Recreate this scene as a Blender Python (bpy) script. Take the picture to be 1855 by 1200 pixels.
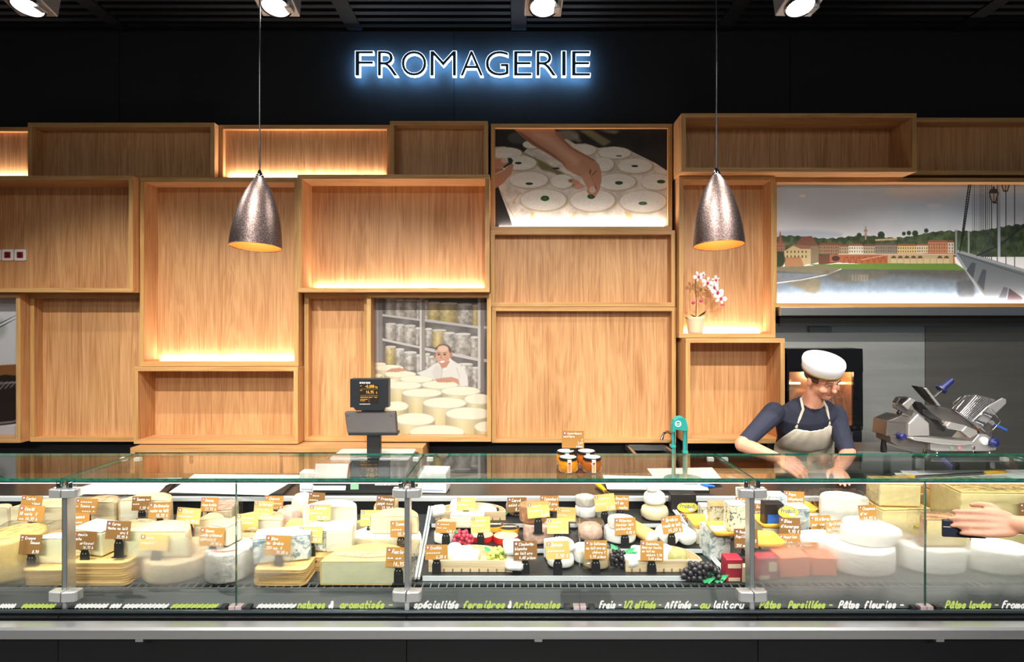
import bpy, bmesh, math, random
import numpy as np
from mathutils import Vector, Matrix, noise as mnoise

random.seed(7)
scene = bpy.context.scene
for o in list(bpy.data.objects):
    bpy.data.objects.remove(o, do_unlink=True)
COL = scene.collection

# ---------------------------------------------------------------- camera
F, CX, CY, ZC = 1050.0, 935.0, 595.0, 1.75       # focal length / principal point in pixels, eye height
cam_d = bpy.data.cameras.new('camera')
cam_d.sensor_width = 36.0
cam_d.lens = 36.0 * F / 1855.0
cam_d.shift_x = -(CX - 927.5) / 1855.0
cam_d.shift_y = (CY - 600.0) / 1855.0
cam_d.clip_start = 0.05
cam = bpy.data.objects.new('camera', cam_d)
cam.location = (0, 0, ZC)
cam.rotation_euler = (math.pi / 2, 0, 0)
COL.objects.link(cam)
scene.camera = cam

# ---------------------------------------------------------------- world, exposure
world = bpy.data.worlds.new('shop_ambient')
scene.world = world
world.use_nodes = True
world.node_tree.nodes['Background'].inputs[0].default_value = (0.80, 0.88, 1.0, 1)
world.node_tree.nodes['Background'].inputs[1].default_value = 0.13
scene.view_settings.view_transform = 'Standard'
scene.view_settings.look = 'None'
scene.view_settings.gamma = 1.0
scene.view_settings.exposure = 0.0
scene.view_settings.use_curve_mapping = False
scene.cycles.use_denoising = True
scene.cycles.max_bounces = 8
scene.cycles.transparent_max_bounces = 24
scene.cycles.caustics_reflective = False
scene.cycles.caustics_refractive = False
scene.cycles.sample_clamp_indirect = 6.0

LEDP, SPOTP, SPOTP2, CASEP = 4.8, 88.0, 185.0, 2.6     # watts: LED tape per metre, visible spots, front row of spots
DW = 4.30        # wall that carries the boxes
DG = 2.10        # front glass of the counter


def X(px, d): return (px - CX) * d / F
def Z(py, d): return ZC - (py - CY) * d / F
def S(p, d): return p * d / F
def deck_d(py): return max(2.206, 1169.7 / (py - 532.5))
def deck_z(d): return 0.636 + 0.0595 * d


def area_light(name, loc, rot, sx, sy, power, color=(1, 1, 1), parent=None, spread=None):
    l = bpy.data.lights.new(name, 'AREA')
    l.shape = 'RECTANGLE'
    l.size, l.size_y, l.energy, l.color = sx, sy, power, color
    if spread: l.spread = spread
    o = bpy.data.objects.new(name, l)
    o.location = loc
    o.rotation_euler = rot
    COL.objects.link(o)
    if parent is not None:
        o.parent = parent
        o.location = Vector(loc) - parent.location
    return o


# general light of the shop: two unseen rows of fill lights added on the customers' side
for yy, pw, tilt, sp_ in ((-0.2, 48, 12, 180), (-3.0, 54, 59, 44)):
    area_light('shop_fill_light', (0, yy, 3.85), (math.radians(tilt), 0, 0), 7.0, 0.3, pw, (1.0, 0.97, 0.93), None, math.radians(sp_))

# ---------------------------------------------------------------- mesh helpers


def link(o, parent=None):
    COL.objects.link(o)
    if parent is not None:
        o.parent = parent
    return o


def tag(o, label=None, cat=None, group=None, kind=None):
    if label: o['label'] = label
    if cat: o['category'] = cat
    if group: o['group'] = group
    if kind: o['kind'] = kind
    return o


def thing(name, loc, label, cat, group=None, kind=None):
    o = bpy.data.objects.new(name, None)
    o.empty_display_size = 0.05
    o.location = loc
    link(o)
    return tag(o, label, cat, group, kind)


def world_off(p):
    v = Vector((0, 0, 0))
    while p is not None:
        v += p.location
        p = p.parent
    return v


class MB:
    def __init__(s):
        s.v, s.f, s.m, s.s = [], [], [], []

    def add(s, vs, fs, m=0, smooth=False):
        n = len(s.v)
        s.v += [tuple(v) for v in vs]
        for f in fs:
            s.f.append(tuple(i + n for i in f)); s.m.append(m); s.s.append(smooth)
        return s

    def box(s, x0, x1, y0, y1, z0, z1, m=0, mt=None):
        vs = [(x, y, z) for z in (z0, z1) for y in (y0, y1) for x in (x0, x1)]
        if mt is not None: vs = [mt @ Vector(v) for v in vs]
        return s.add(vs, [(0, 2, 3, 1), (4, 5, 7, 6), (0, 1, 5, 4), (2, 6, 7, 3), (0, 4, 6, 2), (1, 3, 7, 5)], m)

    def prism(s, poly, axis, a, b, m=0, mt=None, smooth=False, mcap=None):
        """poly: 2-D points; axis 'y' -> (x,z) extruded a..b along y; 'x' -> (y,z); 'z' -> (x,y)"""
        def p3(p, t):
            if axis == 'y': q = (p[0], t, p[1])
            elif axis == 'x': q = (t, p[0], p[1])
            else: q = (p[0], p[1], t)
            return Vector(q) if mt is None else mt @ Vector(q)
        n = len(poly)
        vs = [p3(p, a) for p in poly] + [p3(p, b) for p in poly]
        s.add(vs, [tuple(range(n))[::-1], tuple(range(n, 2 * n))], m if mcap is None else mcap)
        s.add(vs, [(i, (i + 1) % n, n + (i + 1) % n, n + i) for i in range(n)], m, smooth)
        return s

    def tube(s, pts, r, seg=8, m=0, cap=True):
        pts = [Vector(p) for p in pts]
        n = len(pts)
        rs = r if isinstance(r, (list, tuple)) else [r] * n
        t0 = (pts[1] - pts[0]).normalized()
        u = t0.orthogonal().normalized()
        vs, fs = [], []
        for i, p in enumerate(pts):
            if i == 0: t = (pts[1] - pts[0])
            elif i == n - 1: t = pts[-1] - pts[-2]
            else: t = (pts[i + 1] - pts[i]).normalized() + (pts[i] - pts[i - 1]).normalized()
            t = t.normalized() if t.length > 1e-9 else t0
            u = (u - t * u.dot(t))
            u = u.normalized() if u.length > 1e-6 else t.orthogonal().normalized()
            w = t.cross(u)
            for k in range(seg):
                a = 2 * math.pi * k / seg
                vs.append(p + (u * math.cos(a) + w * math.sin(a)) * rs[i])
        for i in range(n - 1):
            for k in range(seg):
                fs.append((i * seg + k, i * seg + (k + 1) % seg, (i + 1) * seg + (k + 1) % seg, (i + 1) * seg + k))
        s.add(vs, fs, m, True)
        if cap:
            s.add(vs, [tuple(range(seg))[::-1], tuple(range((n - 1) * seg, n * seg))], m)
        return s

    def lathe(s, prof, c=(0, 0, 0), seg=28, m=0, smooth=True, mt=None, sx=1.0, sy=1.0, cap=True):
        vs, fs = [], []
        for r, z in prof:
            for k in range(seg):
                a = 2 * math.pi * k / seg
                q = Vector((c[0] + r * sx * math.cos(a), c[1] + r * sy * math.sin(a), c[2] + z))
                vs.append(q if mt is None else mt @ q)
        n = len(prof)
        for i in range(n - 1):
            for k in range(seg):
                fs.append((i * seg + k, i * seg + (k + 1) % seg, (i + 1) * seg + (k + 1) % seg, (i + 1) * seg + k))
        s.add(vs, fs, m, smooth)
        caps = []
        if prof[0][0] > 1e-5: caps.append(tuple(range(seg))[::-1])
        if prof[-1][0] > 1e-5: caps.append(tuple(range((n - 1) * seg, n * seg)))
        if caps and cap: s.add(vs, caps, m)
        return s

    def ball(s, c, rx, ry=None, rz=None, seg=12, rings=8, m=0, amp=0.0, mt=None):
        ry = rx if ry is None else ry
        rz = rx if rz is None else rz
        vs, fs = [], []
        for i in range(rings + 1):
            ph = math.pi * i / rings
            for k in range(seg):
                a = 2 * math.pi * k / seg
                d = Vector((math.sin(ph) * math.cos(a), math.sin(ph) * math.sin(a), -math.cos(ph)))
                f = 1.0 + (amp * mnoise.noise(d * 2.3 + Vector(c) * 9) if amp else 0)
                q = Vector((c[0] + rx * d.x * f, c[1] + ry * d.y * f, c[2] + rz * d.z * f))
                vs.append(q if mt is None else mt @ q)
        for i in range(rings):
            for k in range(seg):
                fs.append((i * seg + k, i * seg + (k + 1) % seg, (i + 1) * seg + (k + 1) % seg, (i + 1) * seg + k))
        return s.add(vs, fs, m, True)

    def ribbon(s, pts, w, o, u, v, m=0):
        """flat pen stroke: 2-D pts in the frame (o,u,v)"""
        nn = u.cross(v)
        for (a, b) in zip(pts[:-1], pts[1:]):
            s.rc = getattr(s, 'rc', 0) + 1
            o_ = o + nn * (1.5e-5 * (s.rc % 50))     # overlapping strokes lie one over the other
            dx, dy = b[0] - a[0], b[1] - a[1]
            L = math.hypot(dx, dy)
            if L < 1e-9: continue
            ex, ey = dx / L * w * .35, dy / L * w * .35
            nx, ny = -dy / L * w / 2, dx / L * w / 2
            q = [(a[0] - ex + nx, a[1] - ey + ny), (a[0] - ex - nx, a[1] - ey - ny),
                 (b[0] + ex - nx, b[1] + ey - ny), (b[0] + ex + nx, b[1] + ey + ny)]
            s.add([o_ + u * p[0] + v * p[1] for p in q], [(0, 1, 2, 3)], m)
        return s

    def build(s, name, mats, parent=None, bevel=0.0, bseg=2, weld=False):
        off = world_off(parent) if parent is not None else Vector((0, 0, 0))
        me = bpy.data.meshes.new(name)
        me.from_pydata([(v[0] - off.x, v[1] - off.y, v[2] - off.z) for v in s.v], [], s.f)
        mats = mats if isinstance(mats, (list, tuple)) else [mats]
        for mt in mats: me.materials.append(mt)
        me.polygons.foreach_set('material_index', [min(i, len(mats) - 1) for i in s.m])
        me.polygons.foreach_set('use_smooth', s.s)
        bm = bmesh.new(); bm.from_mesh(me)
        if weld or bevel: bmesh.ops.remove_doubles(bm, verts=bm.verts, dist=1e-5)
        bmesh.ops.recalc_face_normals(bm, faces=bm.faces)
        bm.to_mesh(me); bm.free()
        me.update()
        o = bpy.data.objects.new(name, me)
        link(o, parent)
        if bevel:
            b = o.modifiers.new('bevel', 'BEVEL')
            b.width, b.segments, b.limit_method, b.angle_limit = bevel, bseg, 'ANGLE', math.radians(40)
            b.harden_normals = False
        return o


def grow(obj, amp, scale, seed=0.0):
    """uneven hand-made surface"""
    me = obj.data
    for v in me.vertices:
        n = mnoise.noise_vector(v.co * scale + Vector((seed, seed * 2, -seed)))
        v.co += n * amp
    me.update()


def rounded(w, h, r, n=5, cx=0, cy=0):
    p = []
    for (sx, sy, a0) in ((1, 1, 0), (-1, 1, 90), (-1, -1, 180), (1, -1, 270)):
        for i in range(n + 1):
            a = math.radians(a0 + 90 * i / n)
            p.append((cx + sx * (w / 2 - r) + r * math.cos(a), cy + sy * (h / 2 - r) + r * math.sin(a)))
    return p


def set_origin(o, loc):
    """move the origin of an unparented mesh object to loc"""
    loc = Vector(loc)
    o.data.transform(Matrix.Translation(-loc))
    o.location = loc
    return o


# ---------------------------------------------------------------- materials
def new_mat(name):
    m = bpy.data.materials.new(name)
    m.use_nodes = True
    nt = m.node_tree
    return m, nt, nt.nodes['Principled BSDF'], nt.nodes['Material Output']


def srgb(r, g, b):
    f = lambda c: c / 12.92 if c <= 0.04045 else ((c + 0.055) / 1.055) ** 2.4
    return (f(r / 255), f(g / 255), f(b / 255), 1)


def N(nt, t, **kw):
    n = nt.nodes.new(t)
    for k, v in kw.items():
        if k in n.inputs.keys(): n.inputs[k].default_value = v
        else: setattr(n, k, v)
    return n


MC = {}


def plain(name, col, rough=0.5, metal=0.0, var=0.0, scale=20.0, bump=0.0, bscale=None, stretch=(1, 1, 1),
          emit=0.0, ecol=None, spec=0.5, coat=0.0, sss=0.0):
    if name in MC: return MC[name]
    m, nt, b, out = new_mat(name)
    b.inputs['Base Color'].default_value = col
    b.inputs['Roughness'].default_value = rough
    b.inputs['Metallic'].default_value = metal
    b.inputs['Specular IOR Level'].default_value = spec
    b.inputs['Coat Weight'].default_value = coat
    if sss:
        b.inputs['Subsurface Weight'].default_value = sss
        b.inputs['Subsurface Radius'].default_value = (0.01, 0.006, 0.003)
        b.inputs['Subsurface Scale'].default_value = 0.5
    if emit:
        b.inputs['Emission Color'].default_value = ecol or col
        b.inputs['Emission Strength'].default_value = emit
    if var or bump:
        tc = N(nt, 'ShaderNodeTexCoord')
        mp = N(nt, 'ShaderNodeMapping'); mp.inputs['Scale'].default_value = stretch
        nt.links.new(tc.outputs['Object'], mp.inputs[0])
        if var:
            nz = N(nt, 'ShaderNodeTexNoise', Scale=scale, Detail=5.0, Roughness=0.6)
            nt.links.new(mp.outputs[0], nz.inputs['Vector'])
            rp = N(nt, 'ShaderNodeMapRange')
            rp.inputs['From Min'].default_value, rp.inputs['From Max'].default_value = 0.3, 0.7
            rp.inputs['To Min'].default_value, rp.inputs['To Max'].default_value = 1 - var, 1 + var * 0.6
            nt.links.new(nz.outputs['Fac'], rp.inputs['Value'])
            mx = N(nt, 'ShaderNodeVectorMath', operation='SCALE')
            mx.inputs[0].default_value = col[:3]
            nt.links.new(rp.outputs[0], mx.inputs['Scale'])
            nt.links.new(mx.outputs[0], b.inputs['Base Color'])
        if bump:
            n2 = N(nt, 'ShaderNodeTexNoise', Scale=bscale or scale * 2, Detail=4.0)
            nt.links.new(mp.outputs[0], n2.inputs['Vector'])
            bp = N(nt, 'ShaderNodeBump', Strength=bump, Distance=0.004)
            nt.links.new(n2.outputs['Fac'], bp.inputs['Height'])
            nt.links.new(bp.outputs[0], b.inputs['Normal'])
    MC[name] = m
    return m


def ramp(nt, stops):
    r = N(nt, 'ShaderNodeValToRGB')
    e = r.color_ramp.elements
    while len(e) < len(stops): e.new(0.5)
    for el, (p, c) in zip(e, stops):
        el.position, el.color = p, c
    return r


def wood(name, along='z', light=(214, 165, 114), mid=(197, 146, 97), dark=(173, 122, 78), rough=0.42):
    if name in MC: return MC[name]
    m, nt, b, out = new_mat(name)
    tc = N(nt, 'ShaderNodeTexCoord')
    oi = N(nt, 'ShaderNodeObjectInfo')
    ml = N(nt, 'ShaderNodeMath', operation='MULTIPLY'); ml.inputs[1].default_value = 37.0
    nt.links.new(oi.outputs['Random'], ml.inputs[0])
    ad = N(nt, 'ShaderNodeVectorMath', operation='ADD')
    nt.links.new(tc.outputs['Object'], ad.inputs[0]); nt.links.new(ml.outputs[0], ad.inputs[1])
    def noise(sc, sx, detail, dist=0.0):
        mp = N(nt, 'ShaderNodeMapping')
        mp.inputs['Scale'].default_value = {'z': (sc, sc, sx), 'x': (sx, sc, sc), 'y': (sc, sx, sc)}[along]
        nt.links.new(ad.outputs[0], mp.inputs[0])
        n = N(nt, 'ShaderNodeTexNoise', Scale=1.0, Detail=detail, Roughness=0.55, Distortion=dist)
        nt.links.new(mp.outputs[0], n.inputs['Vector'])
        return n
    broad = noise(6.0, 0.55, 3, 0.6)          # wide flames of the grain
    fine = noise(110.0, 2.4, 4)
    # cathedral rings: sine of the broad field
    sc = N(nt, 'ShaderNodeMath', operation='MULTIPLY'); sc.inputs[1].default_value = 62.0
    nt.links.new(broad.outputs['Fac'], sc.inputs[0])
    sn = N(nt, 'ShaderNodeMath', operation='SINE'); nt.links.new(sc.outputs[0], sn.inputs[0])
    a = N(nt, 'ShaderNodeMath', operation='MULTIPLY_ADD')
    a.inputs[1].default_value, a.inputs[2].default_value = 0.075, 0.0
    nt.links.new(sn.outputs[0], a.inputs[0])
    s1 = N(nt, 'ShaderNodeMath', operation='ADD')
    nt.links.new(a.outputs[0], s1.inputs[0]); nt.links.new(fine.outputs['Fac'], s1.inputs[1])
    s2 = N(nt, 'ShaderNodeMath', operation='MULTIPLY_ADD'); s2.inputs[1].default_value = 0.5
    nt.links.new(broad.outputs['Fac'], s2.inputs[0]); 
    nt.links.new(s1.outputs[0], s2.inputs[2])
    r = ramp(nt, [(0.50, srgb(*dark)), (0.72, srgb(*mid)), (0.98, srgb(*light))])
    nt.links.new(s2.outputs[0], r.inputs[0])
    nt.links.new(r.outputs[0], b.inputs['Base Color'])
    b.inputs['Roughness'].default_value = rough
    b.inputs['Specular IOR Level'].default_value = 0.3
    MC[name] = m
    return m


def schlick(nt, f0=0.04, boost=1.0):
    """reflectance of a pane for either side of it (angle of incidence only)"""
    g = N(nt, 'ShaderNodeNewGeometry')
    d = N(nt, 'ShaderNodeVectorMath', operation='DOT_PRODUCT')
    nt.links.new(g.outputs['Incoming'], d.inputs[0]); nt.links.new(g.outputs['Normal'], d.inputs[1])
    a = N(nt, 'ShaderNodeMath', operation='ABSOLUTE'); nt.links.new(d.outputs['Value'], a.inputs[0])
    i = N(nt, 'ShaderNodeMath', operation='SUBTRACT'); i.inputs[0].default_value = 1.0; nt.links.new(a.outputs[0], i.inputs[1])
    p = N(nt, 'ShaderNodeMath', operation='POWER'); p.inputs[1].default_value = 5.0; nt.links.new(i.outputs[0], p.inputs[0])
    m = N(nt, 'ShaderNodeMath', operation='MULTIPLY_ADD', use_clamp=True)
    m.inputs[1].default_value, m.inputs[2].default_value = (1 - f0) * boost, f0 * boost
    nt.links.new(p.outputs[0], m.inputs[0])
    return m


def glass(name, tint=(0.97, 0.99, 0.98, 1), ior=1.45, rough=0.0, boost=1.0):
    """thin clear pane: Fresnel reflection over straight transmission"""
    if name in MC: return MC[name]
    m, nt, b, out = new_mat(name)
    nt.nodes.remove(b)
    tr = N(nt, 'ShaderNodeBsdfTransparent'); tr.inputs[0].default_value = tint
    gl = N(nt, 'ShaderNodeBsdfGlossy'); gl.inputs['Roughness'].default_value = rough
    fr = schlick(nt, ((ior - 1) / (ior + 1)) ** 2, boost)
    mx = N(nt, 'ShaderNodeMixShader')
    nt.links.new(fr.outputs[0], mx.inputs[0])
    nt.links.new(tr.outputs[0], mx.inputs[1]); nt.links.new(gl.outputs[0], mx.inputs[2])
    nt.links.new(mx.outputs[0], out.inputs[0])
    MC[name] = m
    return m


def emission(name, col, strength):
    if name in MC: return MC[name]
    m, nt, b, out = new_mat(name)
    nt.nodes.remove(b)
    e = N(nt, 'ShaderNodeEmission'); e.inputs[0].default_value = col; e.inputs[1].default_value = strength
    nt.links.new(e.outputs[0], out.inputs[0])
    MC[name] = m
    return m


WOOD = wood('oak_veneer', 'z')
WOODX = wood('oak_veneer_horizontal', 'x')
EDGE = wood('oak_edging', 'x', (210, 166, 108), (196, 150, 94), (178, 132, 78))
EDGEZ = wood('oak_edging_upright', 'z', (206, 164, 104), (192, 148, 90), (172, 128, 74))
BLACKWALL = plain('black_painted_panel', srgb(13, 15, 18), 0.8, var=0.12, scale=3.0, bump=0.05, bscale=300)
BLACK = plain('black_plastic', srgb(24, 24, 26), 0.45)
BLACKM = plain('black_lacquer_panel', srgb(22, 24, 28), 0.35, var=0.1, scale=6)
STEEL = plain('brushed_steel', srgb(188, 188, 186), 0.30, 1.0, var=0.06, scale=4, stretch=(1, 1, 60), bump=0.03, bscale=40)
STEELD = plain('dull_steel', srgb(150, 150, 148), 0.38, 1.0)
ALU = plain('anodised_aluminium', srgb(205, 206, 208), 0.32, 0.85, var=0.04, scale=8, stretch=(1, 1, 30))
CHROME = plain('chrome', srgb(225, 225, 228), 0.08, 1.0)
WHITE = plain('white_plastic', srgb(236, 236, 234), 0.4)
PAPER = plain('white_paper', srgb(240, 240, 238), 0.8)
GLASS = glass('clear_glass')
GLASSTOP = glass('top_glass', (0.95, 0.985, 0.97, 1), 1.5)
GEDGE = plain('green_glass_edge', srgb(22, 120, 95), 0.15, var=0.5, scale=6, stretch=(6, 1, 1), spec=0.8, coat=0.5)
LEDW = emission('warm_led', (1.0, 0.80, 0.55, 1), 9.0)

# ---------------------------------------------------------------- handwriting (stroke letters on a 0-6 x 0-9 grid)
GL = {
 'a': '46 26 14 13 22 32 44 46 43 52', 'b': '19 12 13 15 26 36 45 43 32 22 13', 'c': '45 36 26 15 13 22 32 43',
 'd': '45 36 26 15 13 22 32 43 49 42', 'e': '14 44 45 36 26 15 13 22 32 43', 'f': '48 39 28 22|15 35',
 'g': '45 36 26 15 14 23 33 45 46 41 30 20 11', 'h': '19 12|14 26 36 45 42', 'i': '26 23 32|28 29', 'j': '36 31 20 11',
 'k': '19 12|46 14 42', 'l': '29 23 32', 'm': '16 12|15 26 35 32|35 46 55 52', 'n': '16 12|15 26 36 45 42',
 'o': '26 15 13 22 32 43 45 36 26', 'p': '16 10|15 26 36 45 43 32 22 13', 'q': '45 36 26 15 13 22 32 43 46 40',
 'r': '16 12|14 26 36 45', 's': '45 36 26 15 24 34 43 32 22 13', 't': '29 23 32 42|16 46', 'u': '16 13 22 32 43|46 42',
 'v': '16 32 46', 'x': '16 42|46 12', 'y': '16 33|46 20', 'z': '16 46 12 42',
 'A': '12 39 52|25 45', 'B': '12 19 39 48 46 35 15|35 44 43 32 12', 'C': '48 39 29 17 14 22 32 43',
 'D': '12 19 29 47 44 32 12', 'E': '49 19 12 42|16 36', 'F': '12 19 49|16 36', 'G': '48 39 29 17 14 22 42 45 35',
 'J': '49 44 32 22 13', 'K': '19 12|49 15 42', 'L': '19 12 42', 'M': '12 19 35 59 52', 'N': '12 19 42 49',
 'O': '29 17 14 22 32 44 47 39 29', 'P': '12 19 39 48 46 35 15', 'R': '12 19 39 48 46 35 15|35 52',
 'S': '48 39 29 18 16 35 44 43 32 22 13', 'T': '19 59|39 32', 'V': '19 32 59', 'H': '12 19|49 42|15 45',
 '0': '29 17 14 22 32 44 47 39 29', '1': '18 29 22', '2': '18 29 39 47 12 42', '3': '19 49 26 45 43 32 12',
 '4': '39 14 54|38 32', '5': '49 19 16 36 44 32 12', '6': '49 27 14 22 32 44 35 14', '7': '19 49 22',
 '8': '26 17 29 39 47 36 26 14 22 32 44 36', '9': '46 26 18 29 39 47 32', ',': '33 21', '.': '22 32', '-': '15 45',
 '&': '53 47 39 28 43 52|36 14 22 33 45', '€': '48 39 28 23 32 42|16 36|15 35', '/': '12 49', "'": '29 17',
 '~': '13 25 23 36 33 45 43 54', '=': '12 26 22 36 32 46 42 56', '%': '12 49|18 27|44 33', ' ': '',
}
ACC = {'é': ('e', '27 49'), 'è': ('e', '29 37'), 'â': ('a', '27 39 47'), 'ê': ('e', '27 39 47'), 'ç': ('c', '31 20'), 'î': ('i', '')}


def chaikin(p):
    if len(p) < 3: return p
    q = [p[0]]
    for a, b in zip(p[:-1], p[1:]):
        q += [(a[0] * .75 + b[0] * .25, a[1] * .75 + b[1] * .25), (a[0] * .25 + b[0] * .75, a[1] * .25 + b[1] * .75)]
    return q + [p[-1]]


def glyph_width(c): return 6.2 if c in 'mM~=A&' else (3.6 if c in "iljt1,.' " else 4.9)


def text_width(t): return sum(glyph_width(c) for c in t)


def write(mb, t, o, u, v, x, y, h, w, m=0, slant=0.18, fit=None, jit=0.3, sm=True):
    """pen strokes of text t, baseline-left at (x,y) of the frame (o,u,v); h = capital height, w = pen width"""
    k = h / 7.0
    kx = k
    if fit:
        kx = fit / max(1e-6, text_width(t))
        kx = min(kx, k * 1.6)
    pen = 0.0
    for c in t:
        st = GL.get(c)
        extra = ''
        if c in ACC: st, extra = GL[ACC[c][0]], ACC[c][1]
        if st is None: st = GL['~']
        dy = random.uniform(-jit, jit)
        for s_ in (st + ('|' + extra if extra else '')).split('|'):
            pts = [(int(q[0]) - 1, int(q[1]) - 2) for q in s_.split()]
            if len(pts) < 2: continue
            if sm: pts = chaikin(pts)
            mb.ribbon([(x + (pen + a + (b * slant)) * kx, y + (b + dy) * k) for a, b in pts], w, o, u, v, m)
        pen += glyph_width(c)
    return mb

# ================================================================ THE SETTING
b = MB(); b.box(-6.5, 6.5, -6, 6, -0.05, 0)
tag(b.build('floor', plain('grey_floor_tile', srgb(120, 118, 114), 0.35, var=0.1, scale=2)), 'grey shop floor', kind='structure')
ceil_z = 3.98
b = MB(); b.box(-6.5, 6.5, -6, DW + 0.4, ceil_z + 0.12, ceil_z + 0.2)
ceiling = tag(b.build('ceiling', plain('black_ceiling', srgb(8, 9, 10), 0.8)), 'black shop ceiling above slatted grilles', kind='structure')
b = MB(); b.box(-6.5, 6.5, DW + 0.02, DW + 0.15, 0, ceil_z + 0.12)
wall_back = tag(b.build('wall_back', BLACKWALL), 'black back wall behind the oak boxes', kind='structure')
seams = [-1.6e3, -420, 215, 822, 1432, 2050, 3.2e3]
for s0, s1 in zip(seams[:-1], seams[1:]):
    x0, x1 = max(-6.4, X(s0, DW)), min(6.4, X(s1, DW))
    b = MB(); b.box(x0 + .002, x1 - .002, DW + .006, DW + 0.02, 2.6, Z(56, DW))
    b.build('panel', BLACKWALL, wall_back, bevel=.0015, bseg=1)
# black ventilation slats of the ceiling above the wall
for (p0, p1) in ((-90, 172), (205, 618), (640, 925), (955, 1312), (1342, 1758), (1790, 2100)):
    for k in range(5):
        yy = DW - 0.03 - k * 0.085
        b = MB(); b.box(X(p0, 4.1), X(p1, 4.1), yy - 0.042, yy, ceil_z - 0.012, ceil_z + 0.02)
        b.build('slat', plain('black_slat', srgb(15, 17, 20), 0.6), ceiling)
for p in (188, 629, 940, 1327, 1774, -105):
    b = MB(); b.box(X(p, 4.1) - .055, X(p, 4.1) + .055, DW - 0.5, DW, ceil_z - 0.02, ceil_z + 0.12)
    b.build('ceiling_beam', plain('black_beam', srgb(12, 13, 16), 0.6), ceiling)

# ================================================================ printed pictures (painted in code)


def pip(px, py, pts):
    ins = np.zeros(px.shape, bool)
    j = len(pts) - 1
    for i in range(len(pts)):
        xi, yi = pts[i]; xj, yj = pts[j]
        if yi != yj:
            ins ^= ((yi > py) != (yj > py)) & (px < (xj - xi) * (py - yi) / (yj - yi) + xi)
        j = i
    return ins


def blur2(a, n):
    n = int(n)
    if n < 1: return a
    for ax in (0, 1):
        k = 2 * n + 1
        pad = [(0, 0)] * a.ndim; pad[ax] = (n + 1, n)
        c = np.cumsum(np.pad(a, pad, mode='edge'), axis=ax)
        a = (np.take(c, range(k, c.shape[ax]), axis=ax) - np.take(c, range(0, c.shape[ax] - k), axis=ax)) / k
    return a


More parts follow.
